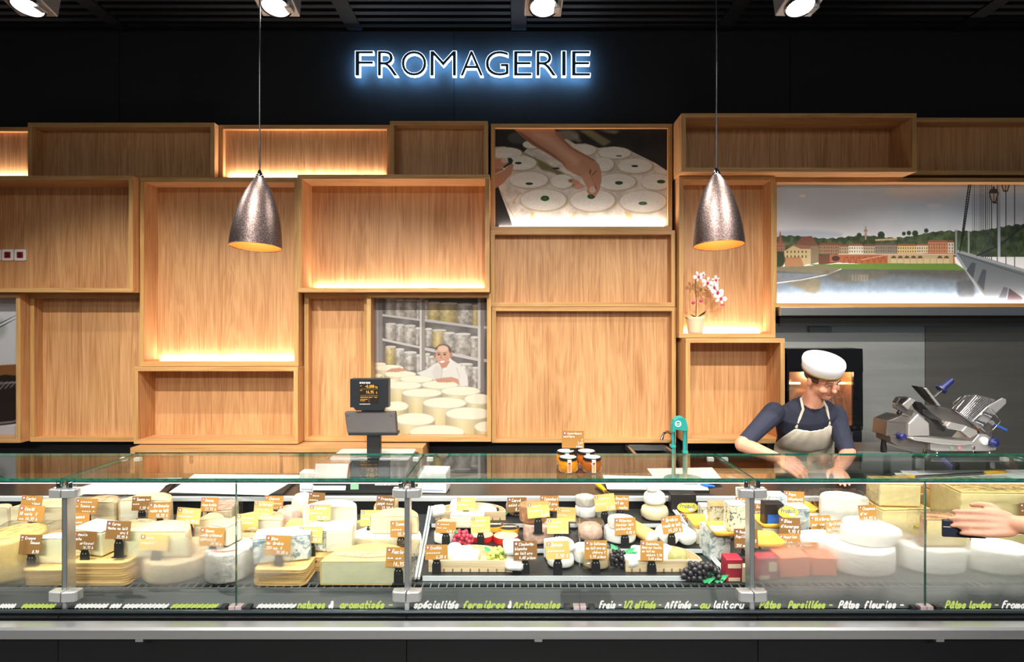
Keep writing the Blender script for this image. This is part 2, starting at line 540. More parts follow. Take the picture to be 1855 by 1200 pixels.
class Paint:
    def __init__(s, rect, w, seed=1):
        s.x0, s.y0, s.x1, s.y1 = rect
        s.w, s.h = w, int(round(w * (rect[3] - rect[1]) / (rect[2] - rect[0])))
        gx = np.linspace(s.x0, s.x1, s.w); gy = np.linspace(s.y0, s.y1, s.h)
        s.px, s.py = np.meshgrid(gx, gy)
        s.im = np.zeros((s.h, s.w, 3))
        s.k = s.w / (s.x1 - s.x0)
        s.rng = np.random.default_rng(seed)

    def nz(s, cell, oct=3):
        out = np.zeros((s.h, s.w)); amp = 1.0; tot = 0
        for o in range(oct):
            c = max(2, int(cell * s.k / 2 ** o))
            g = s.rng.random((s.h // c + 3, s.w // c + 3))
            yy = np.arange(s.h) / c; xx = np.arange(s.w) / c
            y0 = yy.astype(int); x0 = xx.astype(int)
            fy = (yy - y0)[:, None]; fx = (xx - x0)[None, :]
            fy = fy * fy * (3 - 2 * fy); fx = fx * fx * (3 - 2 * fx)
            out += amp * (g[y0][:, x0] * (1 - fy) * (1 - fx) + g[y0 + 1][:, x0] * fy * (1 - fx) + g[y0][:, x0 + 1] * (1 - fy) * fx + g[y0 + 1][:, x0 + 1] * fy * fx)
            tot += amp; amp *= .5
        return out / tot

    def put(s, mask, col, soft=1, a=1.0):
        mk = blur2(mask.astype(float), soft * s.k) if soft * s.k >= 1 else mask.astype(float)
        mk = (mk * a)[..., None]
        c = np.asarray(col, float)
        if c.ndim == 1: c = c / 255.0
        s.im = s.im * (1 - mk) + c * mk
        return mk

    def fill(s, col): s.im[:] = np.asarray(col) / 255.0
    def poly(s, pts, col, soft=1, a=1.0): return s.put(pip(s.px, s.py, pts), col, soft, a)

    def ell(s, cx, cy, rx, ry, col, soft=1, a=1.0, rot=0):
        c, d = math.cos(rot), math.sin(rot)
        ux = (s.px - cx) * c + (s.py - cy) * d; uy = -(s.px - cx) * d + (s.py - cy) * c
        return s.put((ux / rx) ** 2 + (uy / ry) ** 2 < 1, col, soft, a)

    def rect(s, x0, y0, x1, y1, col, soft=0, a=1.0):
        return s.put((s.px >= x0) & (s.px < x1) & (s.py >= y0) & (s.py < y1), col, soft, a)

    def line(s, pts, w, col, soft=1, a=1.0):
        mk = np.zeros((s.h, s.w), bool)
        for (ax, ay), (bx, by) in zip(pts[:-1], pts[1:]):
            dx, dy = bx - ax, by - ay
            t = np.clip(((s.px - ax) * dx + (s.py - ay) * dy) / (dx * dx + dy * dy + 1e-9), 0, 1)
            mk |= (s.px - ax - t * dx) ** 2 + (s.py - ay - t * dy) ** 2 < (w / 2) ** 2
        return s.put(mk, col, soft, a)

    def grad(s, y0, y1, c0, c1):
        t = np.clip((s.py - y0) / (y1 - y0), 0, 1)[..., None]
        return (np.asarray(c0) * (1 - t) + np.asarray(c1) * t) / 255.0

    def drum(s, x0, x1, yt, yb, ry, side0, side1, top, mottle=0.0, soft=1.5):
        cx, rx = (x0 + x1) / 2, (x1 - x0) / 2
        t = np.clip((s.px - x0) / (x1 - x0), 0, 1)[..., None]
        sh = np.where(t < .35, 0.75 + .25 * t / .35, 1.0 - .30 * (t - .35) / .65)
        g = s.grad(yt, yb, side0, side1) * sh
        if mottle: g = g * (1 - mottle + 2 * mottle * s.nz(26, 3)[..., None])
        mk = ((s.px >= x0) & (s.px < x1) & (s.py >= yt) & (s.py < yb)) | (((s.px - cx) / rx) ** 2 + ((s.py - yb) / ry) ** 2 < 1)
        s.put(mk, g, soft)
        s.ell(cx, yt, rx, ry, np.asarray(top) * .86, soft)
        s.ell(cx, yt - ry * .04, rx * .95, ry * .88, top, soft)

    def material(s, name, rough=0.5):
        im = np.clip(s.im, 0, 1)
        px = np.ones((s.h, s.w, 4), np.float32)
        px[..., :3] = im[::-1]
        I = bpy.data.images.new(name, s.w, s.h)
        I.pixels.foreach_set(px.ravel())
        I.update(); I.pack()
        m, nt, bs, out = new_mat(name)
        tx = N(nt, 'ShaderNodeTexImage'); tx.image = I
        uv = N(nt, 'ShaderNodeTexCoord')
        nt.links.new(uv.outputs['UV'], tx.inputs[0])
        nt.links.new(tx.outputs[0], bs.inputs['Base Color'])
        bs.inputs['Specular IOR Level'].default_value = .22
        bs.inputs['Roughness'].default_value = rough
        return m


def picture_cheese_hand():
    p = Paint((60, 65, 1755, 1040), 760, 3)
    p.fill((42, 36, 33))
    n = p.nz(240, 3)[..., None]
    p.im = p.im * (.6 + .8 * n)
    for q in (((880, 70), (1010, 70), (1210, 190), (1130, 235)), ((1080, 70), (1290, 75), (1250, 110), (1180, 100)), ((800, 110), (860, 120), (920, 190), (870, 195))):
        p.poly(q, (150, 140, 98), 14, .8)
    p.ell(760, 130, 130, 60, (150, 142, 128), 18, .8)
    p.ell(290, 150, 110, 60, (95, 98, 92), 16, .7)
    cl = p.poly([(55, 240), (150, 235), (330, 300), (420, 215), (560, 205), (760, 160), (850, 210), (950, 205), (1080, 250), (1230, 235), (1330, 250), (1480, 320), (1640, 400), (1760, 480), (1760, 1045), (235, 1045), (60, 560)], (226, 215, 200), 3)
    w = p.nz(70, 4)[..., None]
    p.im = p.im * (1 - cl) + p.im * cl * (.80 + .34 * w)
    p.poly([(150, 230), (330, 290), (560, 400), (830, 560), (950, 640), (820, 640), (640, 500), (520, 470), (380, 330)], (116, 100, 68), 12, .9)
    p.ell(660, 455, 36, 9, (40, 46, 40), 3)
    D = [(170, 300, 150, 55), (420, 215, 90, 40), (300, 400, 165, 72), (935, 270, 120, 55), (1240, 300, 160, 58), (1120, 415, 110, 70), (1440, 430, 170, 72), (390, 570, 190, 80), (720, 585, 110, 70), (1260, 590, 185, 82), (1650, 590, 150, 80), (535, 770, 225, 105), (1020, 775, 220, 108), (1520, 785, 230, 108)]
    for cx, cy, rx, ry in D:
        p.ell(cx + 8, cy + 6, rx * 1.07, ry * 1.10, (176, 160, 128), 10, .75)
        p.ell(cx + rx * .93, cy + ry * .1, rx * .10, ry * .35, (190, 158, 92), 6, .8)
        p.ell(cx, cy, rx, ry, (233, 225, 211), 4)
        p.ell(cx - rx * .1, cy + ry * .4, rx * .75, ry * .4, (240, 234, 222), 14, .8)
    p.im *= (.96 + .08 * p.nz(12, 2)[..., None])
    for cx, cy, rx, ry, c in ((287, 402, 34, 12, (30, 50, 34)), (395, 608, 38, 13, (52, 74, 46)), (550, 755, 44, 28, (68, 104, 60)), (1282, 330, 32, 7, (110, 112, 92)), (1438, 432, 33, 11, (40, 58, 38)), (1282, 600, 40, 18, (54, 88, 48)), (1698, 588, 42, 18, (60, 90, 54)), (1518, 805, 44, 18, (104, 130, 100)), (1008, 735, 40, 26, (70, 104, 58))):
        p.ell(cx, cy, rx, ry, c, 2)
        for k in range(7):
            a = k * .9
            p.ell(cx + rx * .55 * math.cos(a), cy + ry * .55 * math.sin(a), rx * .17, ry * .2, (26, 44, 26), 1)
    for q in (((1330, 880), (1400, 900), (1420, 960), (1380, 990)), ((850, 880), (870, 900), (800, 985), (780, 980)), ((410, 890), (440, 890), (440, 960), (400, 960)), ((300, 690), (320, 700), (260, 760), (250, 820), (220, 800))):
        p.poly(q, (202, 170, 112), 8, .7)
    p.poly([(58, 655), (95, 665), (240, 1045), (58, 1045)], (34, 32, 32), 2)
    p.line([(110, 680), (200, 860), (270, 990)], 5, (150, 138, 120), 2)
    sk, sd, sl = (198, 142, 112), (148, 92, 66), (226, 176, 148)
    p.poly([(245, 62), (640, 62), (700, 130), (820, 245), (970, 330), (1050, 375), (1085, 420), (1108, 490), (1108, 590), (1085, 680), (1050, 740), (1015, 715), (985, 720), (960, 680), (985, 640), (940, 560), (905, 540), (820, 500), (770, 470), (720, 400), (600, 320), (420, 215), (330, 140)], sk, 3)
    p.poly([(245, 62), (330, 140), (420, 215), (600, 320), (720, 400), (770, 470), (740, 400), (640, 315), (470, 205), (330, 100)], sd, 10, .9)
    p.poly([(640, 62), (700, 130), (820, 245), (970, 330), (1050, 375), (1020, 380), (930, 330), (790, 250), (650, 110)], sd, 8, .7)
    p.poly([(420, 90), (600, 120), (760, 260), (900, 370), (870, 440), (760, 360), (600, 230), (430, 130)], sl, 26, .7)
    p.line([(1000, 470), (990, 520), (1020, 590), (1055, 660)], 12, (112, 62, 44), 5)
    p.line([(1060, 480), (1020, 520)], 10, (130, 78, 56), 5)
    p.poly([(905, 530), (985, 500), (1040, 620), (1055, 690), (1020, 705), (985, 690), (960, 640)], (206, 152, 122), 4)
    p.ell(1020, 668, 32, 34, (226, 190, 172), 4)
    p.ell(845, 590, 52, 26, (212, 152, 124), 4, 1, .3)
    p.ell(885, 638, 54, 27, (222, 160, 134), 4, 1, -.1)
    p.ell(800, 578, 20, 16, (100, 66, 46), 5, .6)
    for k in range(22):
        x = 790 + k * 9
        p.line([(x, 400 + k * 3), (x + 16, 480 + k * 2)], 3, (226, 172, 142), 2, .35)
    p.poly([(55, 360), (120, 360), (180, 380), (190, 410), (120, 450), (55, 450)], sk, 4)
    p.poly([(55, 520), (150, 470), (220, 400), (240, 420), (220, 510), (130, 610), (55, 660)], sk, 4)
    p.poly([(55, 455), (130, 450), (140, 470), (60, 505)], (178, 116, 92), 4)
    p.ell(150, 380, 34, 22, (226, 192, 176), 3)
    p.poly([(180, 350), (215, 350), (235, 375), (225, 405), (150, 450), (130, 445), (190, 400)], (30, 58, 40), 4)
    p.im *= .95
    return p.material('print_hand_over_fresh_cheeses')


def picture_cellar():
    p = Paint((75, 47, 965, 1128), 640, 5)
    p.fill((112, 108, 106))
    p.im *= (.7 + .6 * p.nz(120, 3)[..., None])
    g0, g1, tp = (204, 198, 190), (180, 172, 162), (208, 203, 196)
    for (x0, x1, y0, y1, kind) in [(155, 235, 48, 175, 0), (232, 308, 60, 185, 0), (306, 404, 62, 198, 0), (402, 428, 66, 205, 0), (465, 495, 70, 205, 0), (492, 590, 80, 215, 1), (588, 728, 86, 232, 1), (725, 846, 96, 244, 0), (845, 900, 104, 255, 1),
                                   (155, 242, 250, 368, 0), (240, 306, 258, 385, 0), (305, 396, 264, 402, 0), (394, 430, 284, 410, 0), (470, 526, 290, 420, 0), (524, 640, 300, 430, 1), (614, 708, 322, 470, 0), (704, 832, 330, 500, 0), (830, 895, 356, 515, 0),
                                   (155, 240, 432, 560, 1), (236, 306, 452, 580, 0), (302, 405, 476, 610, 0), (400, 432, 500, 620, 0), (470, 510, 490, 620, 0), (500, 560, 512, 620, 0), (720, 850, 570, 745, 0), (842, 905, 600, 755, 0)]:
        if kind: p.drum(x0, x1, y0, y1, 10, (206, 190, 150), (190, 170, 112), (200, 192, 176), .16)
        else: p.drum(x0, x1, y0, y1, 10, g0, g1, tp, .28)
    for q in (((118, 168), (430, 210), (430, 226), (118, 186)), ((118, 360), (430, 428), (430, 446), (118, 380)), ((446, 206), (890, 266), (890, 286), (446, 228)), ((446, 430), (890, 522), (890, 546), (446, 456)), ((905, 262), (965, 270), (965, 290), (905, 284)), ((905, 525), (965, 530), (965, 556), (905, 548))):
        p.poly(q, (196, 190, 184), 1.5)
    for x0, x1, y1, c in ((426, 444, 620, (206, 202, 198)), (444, 468, 612, (150, 142, 134)), (888, 910, 770, (200, 196, 192)), (910, 938, 790, (132, 124, 118)), (75, 100, 560, (168, 162, 164)), (100, 132, 550, (140, 134, 132))):
        p.rect(x0, 47, x1, y1, c, 1.5)
    # the cheesemaker behind the wheels
    p.poly([(400, 640), (480, 612), (540, 570), (585, 550), (690, 540), (760, 585), (805, 660), (812, 745), (560, 740), (470, 680)], (218, 214, 208), 3)
    p.poly([(560, 570), (610, 620), (600, 690), (545, 690), (520, 640)], (200, 195, 190), 10, .7)
    p.poly([(585, 560), (625, 620), (690, 545), (668, 520)], (236, 234, 230), 3)
    p.line([(603, 605), (600, 700)], 3, (170, 164, 158), 2)
    p.line([(720, 600), (745, 680)], 6, (188, 182, 176), 5)
    p.ell(612, 502, 56, 80, (206, 160, 136), 4)
    p.poly([(585, 560), (600, 606), (640, 596), (672, 545)], (190, 142, 118), 5)
    p.poly([(548, 470), (552, 440), (580, 415), (620, 408), (655, 420), (676, 450), (676, 490), (664, 478), (650, 436), (615, 422), (578, 432), (560, 452)], (96, 80, 70), 5)
    p.ell(611, 446, 42, 26, (222, 182, 160), 8)
    p.ell(676, 498, 10, 22, (182, 128, 106), 3); p.ell(546, 505, 9, 20, (170, 118, 98), 3)
    for ex in (579, 626):
        p.ell(ex, 493, 12, 5, (74, 52, 44), 2); p.line([(ex - 15, 480), (ex + 14, 479)], 4, (110, 78, 62), 2)
    p.line([(600, 495), (592, 520), (606, 524)], 4, (150, 100, 80), 2)
    p.poly([(580, 545), (626, 538), (620, 556), (600, 562)], (236, 226, 218), 2)
    p.line([(578, 545), (602, 540), (630, 536)], 3, (150, 84, 72), 1.5)
    p.ell(640, 520, 16, 22, (200, 148, 126), 8, .6)
    yw = [(60, 160, 570, 640, 14), (60, 300, 600, 700, 26), (145, 400, 650, 760, 28), (60, 130, 660, 720, 14), (268, 535, 690, 800, 30), (60, 245, 705, 790, 22), (440, 735, 735, 840, 34), (150, 445, 740, 870, 34), (595, 910, 785, 900, 38), (780, 1000, 850, 960, 44), (285, 605, 800, 950, 36), (450, 800, 880, 1060, 46), (150, 338, 905, 1000, 40), (630, 1000, 965, 1120, 52), (230, 548, 1010, 1130, 52), (860, 1080, 1070, 1140, 46), (60, 290, 1145, 1170, 40), (340, 785, 1110, 1160, 56)]
    for x0, x1, y0, y1, ry in yw:
        p.drum(x0, x1, y0, y1, ry, (226, 214, 182), (210, 196, 146), (232, 224, 200), 0, 2)
    p.poly([(155, 630), (200, 605), (270, 598), (335, 622), (240, 634)], (196, 146, 122), 4)
    p.poly([(540, 692), (600, 680), (680, 672), (735, 690), (745, 738), (700, 712), (640, 716), (570, 714)], (198, 148, 124), 4)
    for k in range(5): p.line([(570 + 22 * k, 694), (580 + 22 * k, 716)], 4, (150, 104, 84), 2, .6)
    for k in range(4): p.line([(185 + 26 * k, 616), (175 + 26 * k, 630)], 4, (150, 104, 84), 2, .6)
    p.im *= .88
    return p.material('print_cellar_with_wheels')


def picture_river():
    p = Paint((25, 72, 2600, 940), 1150, 9)
    p.im[:] = p.grad(72, 470, (172, 192, 208), (230, 228, 230))
    n = p.nz(420, 4)[..., None]
    p.im += (n - .5) * np.array([.16, .13, .11]) * np.clip((p.px - 200) / 900, .2, 1.2)[..., None]
    p.ell(1150, 130, 280, 50, (222, 208, 200), 40, .6); p.ell(250, 152, 24, 11, (220, 216, 214), 4)
    p.ell(1240, 225, 60, 18, (216, 216, 220), 10, .8)
    p.ell(260, 440, 300, 34, (172, 182, 196), 14, .7)
    # hill
    hp = [(25, 470)] + [(x, 462 - 10 * math.sin(x * .011) - max(0, x - 900) * .085 - 12 * abs(math.sin(x * .05))) for x in range(40, 2600, 22)] + [(2600, 600), (25, 600)]
    hm = p.poly(hp, (70, 84, 58), 2)
    p.im = p.im * (1 - hm) + p.im * hm * (.55 + .9 * p.nz(36, 3)[..., None])
    for tx, ty, r in ((1010, 430, 14), (1048, 425, 16), (1095, 428, 22), (1178, 408, 16), (840, 440, 26), (675, 442, 18)):
        p.ell(tx, ty, r, r, (56, 70, 52), 3)
    p.line([(724, 380), (724, 470)], 10, (190, 168, 156), 1.5); p.ell(724, 408, 14, 12, (178, 150, 136), 1.5); p.ell(724, 440, 8, 30, (176, 152, 138), 1)
    p.poly([(795, 470), (960, 462), (960, 476), (795, 484)], (196, 172, 128), 2)
    # town
    H = [(35, 500, 120, 560, (150, 104, 84), (132, 84, 66)), (375, 510, 528, 580, (150, 118, 92), (128, 78, 58)), (525, 520, 600, 580, (168, 148, 118), (134, 86, 66)), (596, 515, 706, 580, (218, 210, 190), (146, 92, 70)), (706, 518, 796, 580, (176, 162, 136), (130, 84, 66)), (794, 512, 962, 580, (140, 130, 114), (110, 88, 76)), (962, 515, 1105, 578, (216, 188, 130), (146, 94, 70)), (1105, 514, 1190, 578, (214, 198, 166), (150, 100, 76)), (1190, 488, 1342, 578, (190, 130, 96), (150, 96, 72)), (1340, 490, 1386, 575, (206, 190, 172), (140, 92, 72))]
    for x0, y0, x1, y1, c, r in H:
        p.rect(x0, y0, x1, y1, c, 0); p.poly([(x0 - 4, y0 + 4), (x0 + 10, y0 - 12), (x1 - 10, y0 - 12), (x1 + 4, y0 + 4)], r, .8)
        nx = max(2, int((x1 - x0) / 17))
        for i in range(nx):
            for r_ in range(2 if y1 - y0 < 70 else 3):
                xx = x0 + (i + .5) * (x1 - x0) / nx; yy = y0 + 16 + r_ * 24
                p.rect(xx - 3, yy, xx + 3, yy + 11, (84, 72, 64), 0)
    p.poly([(66, 505), (84, 405), (102, 505)], (140, 92, 80), 1)
    p.poly([(195, 520), (245, 450), (320, 448), (372, 520), (374, 640), (312, 655), (300, 540)], (132, 116, 92), 1.5)
    p.poly([(195, 520), (245, 450), (320, 448), (372, 520)], (122, 82, 66), 1.5)
    p.poly([(112, 560), (180, 512), (238, 540), (312, 540), (312, 650), (232, 670), (118, 672)], (186, 166, 124), 1.5)
    p.poly([(108, 562), (180, 508), (310, 520), (314, 542), (238, 542), (182, 518)], (136, 98, 78), 1.5)
    p.poly([(118, 605), (236, 600), (262, 668), (118, 676)], (164, 116, 78), 3, .9)
    for i in range(6):
        for j in range(2): p.rect(132 + i * 28, 556 + j * 34, 142 + i * 28, 572 + j * 34, (94, 80, 62), 0)
    p.ell(70, 620, 50, 60, (48, 62, 42), 5)
    p.poly([(372, 590), (540, 580), (540, 640), (372, 660)], (104, 70, 56), 2)
    # quay wall with arches
    p.poly([(455, 582), (1385, 572), (1400, 690), (1380, 660), (900, 660), (455, 640)], (166, 98, 66), 1.5)
    p.rect(890, 584, 1380, 655, (182, 160, 120), 1)
    p.rect(520, 578, 1400, 585, (206, 186, 164), 0)
    for i in range(9):
        cx = 934 + i * 49.5
        c = (98, 76, 56) if i in (0, 1, 2, 3, 4, 7, 8) else (176, 160, 128)
        p.ell(cx, 612, 19, 20, c, 1); p.rect(cx - 19, 612, cx + 19, 655, (196, 178, 138), .5)
    for i in range(7): p.line([(560 + 46 * i, 645), (566 + 46 * i, 610), (585 + 46 * i, 600), (600 + 46 * i, 640)], 4, (128, 66, 44), 1.5)
    p.line([(690, 622), (890, 585)], 6, (196, 160, 128), 1)
    p.ell(500, 612, 30, 20, (74, 54, 44), 2)
    # bank, river
    wt = p.grad(690, 940, (84, 88, 88), (140, 164, 190))
    p.put(p.py > 690, wt, 1)
    p.poly([(300, 655), (900, 648), (1400, 650), (1480, 700), (900, 694), (420, 690)], (98, 128, 56), 3)
    p.poly([(25, 675), (420, 662), (540, 690), (430, 728), (25, 700)], (118, 112, 92), 3)
    p.poly([(25, 718), (420, 726), (25, 790)], (112, 118, 126), 3)
    p.line([(25, 796), (240, 770), (430, 732), (540, 690)], 8, (206, 206, 206), 2)
    p.poly([(130, 790), (385, 750), (382, 840), (340, 876), (280, 860), (240, 830)], (118, 110, 88), 12, .85)
    p.poly([(400, 700), (900, 700), (900, 740), (640, 790), (480, 780)], (98, 92, 80), 14, .7)
    for i in range(6): p.rect(620 + 22 * i, 730, 634 + 22 * i, 780, (156, 148, 126), 6, .5)
    p.poly([(900, 698), (1480, 704), (1480, 780), (1200, 740), (900, 730)], (88, 84, 76), 14, .7)
    p.poly([(1400, 780), (1540, 760), (1540, 940), (1420, 940)], (78, 80, 82), 12, .8)
    rp = p.nz(30, 2)[..., None]
    p.im *= np.where((p.py > 700)[..., None], .93 + .14 * rp, 1)
    # bridge on the right
    p.poly([(1410, 560), (2600, 900), (2600, 1000), (1640, 945), (1405, 585)], (104, 110, 114), 2)
    p.line([(1405, 585), (1640, 945)], 20, (146, 152, 154), 2)
    p.line([(1415, 560), (1700, 640), (2600, 900)], 22, (150, 155, 158), 2); p.line([(1415, 575), (1700, 668), (2600, 950)], 10, (84, 88, 92), 2)
    for (a, c, d) in ((1520, 640, 760), (1600, 690, 850), (1760, 820, 960), (1960, 800, 990)):
        p.poly([(a, c), (a + 30, c + 8), (a + 10, d), (a - 40, d - 60)], (72, 76, 82), 2)
    p.poly([(1780, 940), (1800, 830), (1900, 900), (1900, 945)], (58, 50, 54), 2)
    for i, x in enumerate(list(range(1525, 1660, 14)) + [1668, 1710, 1775, 1840, 1920, 2010, 2110, 2230, 2360]):
        p.line([(x, 72), (x, 570 + max(0, (x - 1500) * .3))], 3 + i * .3, (70, 74, 80), .8)
    p.line([(1495, 72), (1430, 560)], 8, (38, 40, 44), 1); p.line([(1512, 72), (1452, 470)], 8, (38, 40, 44), 1)
    for i in range(26):
        t = i / 26; p.line([(1495 - 65 * t, 72 + 480 * t), (1512 - 66 * t, 72 + 440 * t)], 5, (44, 46, 50), 1)
    p.line([(2600, -200), (1900, 380), (1720, 520), (1560, 590)], 12, (52, 54, 58), 2)
    p.rect(1714, 72, 1734, 600, (170, 180, 184), 1); p.rect(1396, 400, 1408, 580, (150, 152, 156), 1); p.rect(1490, 410, 1504, 580, (156, 158, 160), 1)
    for lx, ly in ((1684, 150), (1772, 70)):
        p.poly([(lx - 38, ly - 20), (lx - 22, ly - 50), (lx + 22, ly - 50), (lx + 38, ly - 20), (lx + 18, ly + 50), (lx - 18, ly + 50)], (66, 64, 66), 1)
        p.poly([(lx - 28, ly - 16), (lx + 28, ly - 16), (lx + 12, ly + 42), (lx - 12, ly + 42)], (186, 178, 172), 2)
        p.line([(lx, ly - 16), (lx, ly + 60)], 4, (56, 54, 56), 1); p.ell(lx, ly - 58, 8, 12, (56, 54, 56), 1)
    p.line([(1684, 205), (1714, 205)], 6, (60, 60, 62), 1)
    p.im *= 1.08
    return p.material('print_river_town_and_bridge')


def picture_cake():
    p = Paint((-330, 75, 110, 915), 300, 12)
    p.im[:] = p.grad(75, 480, (206, 208, 214), (186, 186, 188))
    p.ell(30, 230, 22, 40, (96, 110, 92), 14, .9)
    p.ell(-150, 260, 60, 60, (150, 156, 148), 22, .8)
    p.poly([(-330, 300), (0, 170), (10, 150), (110, 122), (110, 146), (20, 182), (-320, 340)], (88, 92, 98), 2)
    p.poly([(-330, 320), (0, 190), (110, 150), (110, 146), (0, 172)], (206, 210, 216), 1)
    p.poly([(-330, 520), (-200, 490), (0, 480), (60, 480), (110, 500), (110, 600), (-330, 640)], (120, 78, 44), 4)
    p.poly([(75, 500), (112, 460), (112, 520)], (206, 150, 128), 3)
    p.poly([(-330, 580), (-100, 545), (40, 555), (112, 600), (112, 830), (-40, 850), (-330, 880)], (34, 26, 24), 4)
    for k in range(10): p.line([(-300 + 40 * k, 660 - 6 * k), (-260 + 40 * k, 620 - 5 * k), (-200 + 40 * k, 590)], 7, (150, 146, 146), 5, .8)
    p.line([(-330, 860), (-40, 836), (112, 790)], 10, (130, 122, 120), 5)
    p.put(p.py > 862, (168, 168, 172), 6)
    return p.material('print_chocolate_cake')


# ================================================================ oak boxes on the wall
BX = {}
BOXES = [
 # key, front depth, left, top, right, bottom (pixels at that depth, or another box's side), picture, led, label
 ('D', 4.065, -70, 318, 241, 530, None, 0, 'wide open oak box with the row of white sockets'),
 ('E', 4.135, 253, 322, 541, 664, None, 1, 'tall oak box glowing at its foot behind the pendant lamp beside the price scale'),
 ('B', 4.19, 50, 222, 389, 'D.t', None, 0, 'unlit top-row oak box above the wide box with sockets'),
 ('A', 4.25, -90, 230, 'B.l', 'D.t', None, 1, 'lit oak box at the upper left corner, cut by the frame'),
 ('F', 4.08, 538, 316, 887, 530, None, 1, 'deep oak box with warm lit floor above the cellar picture'),
 ('U', 4.20, 706, 219, 884, 'F.t', None, 0, 'short unlit oak box below the letters O and M of the sign'),
 ('C', 4.25, 396, 226, 'U.l', 'E.t', None, 1, 'shallow oak box washed with light behind the lamp cord'),
 ('K', 4.22, 'F.r', 417, 1224, 556, None, 0, 'low wide oak box directly under the picture of a hand over cheeses'),
 ('G', 4.25, 'F.r', 224, 1218, 'K.t', 'hand', 1, 'lit oak box framing the picture of a hand over fresh cheeses'),
 ('S', 4.155, 664, 'F.b', 890, 801, 'cellar', 0, 'oak box framing the picture of a man among cheese wheels'),
 ('L', 4.22, 'S.r', 'K.b', 1225, 803, None, 0, 'large empty oak box above the jam jars'),
 ('N', 4.06, 1242, 613, 1422, 804, None, 0, 'deep oak box under the potted orchid'),
 ('M', 4.15, 1230, 319, 1405, 'N.t', None, 1, 'narrow upright oak box holding the potted orchid'),
 ('H', 4.05, 1234, 205, 1661, 312, None, 0, 'deepest long oak box at the top above the bridge picture'),
 ('V', 4.20, 'H.r', 213, 2050, 317, None, 0, 'oak box at the upper right corner, cut by the frame'),
 ('P', 4.20, 'M.r', 'H.b', 2050, 557, 'river', 1, 'long oak box framing the picture of a river town and bridge'),
 ('J', 4.13, -90, 'D.b', 37, 803, 'cake', 0, 'oak box at the left edge framing the chocolate cake picture'),
 ('I', 4.095, 242, 'E.b', 540, 805, None, 0, 'low deep oak box below the tall glowing box'),
 ('Q', 4.21, 'J.r', 'D.b', 'I.l', 801, None, 0, 'empty oak box beside the chocolate cake picture'),
 ('R', 4.21, 'I.r', 'F.b', 'S.l', 800, None, 0, 'narrow oak box between the low box and the cellar picture'),
]
PICT = {'hand': picture_cheese_hand, 'cellar': picture_cellar, 'river': picture_river, 'cake': picture_cake}
PLAB = {'hand': 'printed picture of a hand pressing herbs into fresh cheeses', 'cellar': 'printed picture of a smiling man in white among cheese wheels',
        'river': 'printed picture of a river town with a suspension bridge', 'cake': 'printed picture of a glossy chocolate cake'}
T_ = 0.030
PROJ = {}
for key, df, l, t, r, bt, pic, led, lab in BOXES:
    def side(v, ax):
        if isinstance(v, str): return BX[v[0]]['ltrb'.index(v[2])]
        return X(v, df) if ax == 'x' else Z(v, df)
    x0, z1, x1, z0 = side(l, 'x'), side(t, 'z'), side(r, 'x'), side(bt, 'z')
    BX[key] = (x0, z1, x1, z0)
    x0 += .0015; x1 -= .0015; z0 += .0015; z1 -= .0015
    root = thing('oak_display_box', ((x0 + x1) / 2, DW, z0), lab, 'shelf box', 'oak boxes on the back wall')
    e = 0.004
    def board(nm, a0, a1, c0, c1, m, me):
        q = MB(); q.box(a0, a1, df + .003, DW, c0, c1, 0); q.box(a0, a1, df, df + .003, c0, c1, 1)
        return q.build(nm, [m, me], root)
    board('top_board', x0, x1, z1 - T_, z1, WOODX, EDGE)
    board('bottom_board', x0, x1, z0, z0 + T_, WOODX, EDGE)
    board('side_board', x0, x0 + T_, z0 + T_, z1 - T_, WOOD, EDGEZ)
    board('side_board', x1 - T_, x1, z0 + T_, z1 - T_, WOOD, EDGEZ)
    q = MB(); q.box(x0 + T_, x1 - T_, DW - .012, DW, z0 + T_, z1 - T_)
    q.build('back_panel', WOOD, root)
    yb = DW - .012
    if pic:
        pr = thing('printed_picture', ((x0 + x1) / 2, yb - .006, z0 + T_), PLAB[pic], 'picture')
        q = MB()
        a0, a1, c0, c1 = x0 + T_ + .001, x1 - T_ - .001, z0 + T_ + .001, z1 - T_ - .001
        q.box(a0, a1, yb - .010, yb - .0005, c0, c1, 0)
        q.build('picture_panel', WHITE, pr)
        me = bpy.data.meshes.new('print')
        off = pr.location
        me.from_pydata([(a0 - off.x, yb - .0105 - off.y, c0 - off.z), (a1 - off.x, yb - .0105 - off.y, c0 - off.z), (a1 - off.x, yb - .0105 - off.y, c1 - off.z), (a0 - off.x, yb - .0105 - off.y, c1 - off.z)], [], [(0, 1, 2, 3)])
        uv = me.uv_layers.new(name='UVMap')
        for i, c in enumerate(((0, 0), (1, 0), (1, 1), (0, 1))): uv.data[i].uv = c
        me.materials.append(PICT[pic]())
        link(bpy.data.objects.new('print', me), pr)
        yb -= .011
    if led:
        # warm LED tape lying in the back corner of the floor of the box, under a small lip
        xa, xb = x0 + T_ + .03, x1 - T_ - .03
        q = MB(); q.box(xa, xb, yb - .016, yb - .004, z0 + T_, z0 + T_ + .006)
        strip = q.build('led_strip', LEDW, root)
        strip['label'] = 'warm white light strip'
        area_light('led_light', ((xa + xb) / 2, yb - .014, z0 + T_ + .008), (math.radians(180 - 4), 0, 0), xb - xa, 0.008, LEDP * (xb - xa), (1.0, 0.85, 0.78), root)

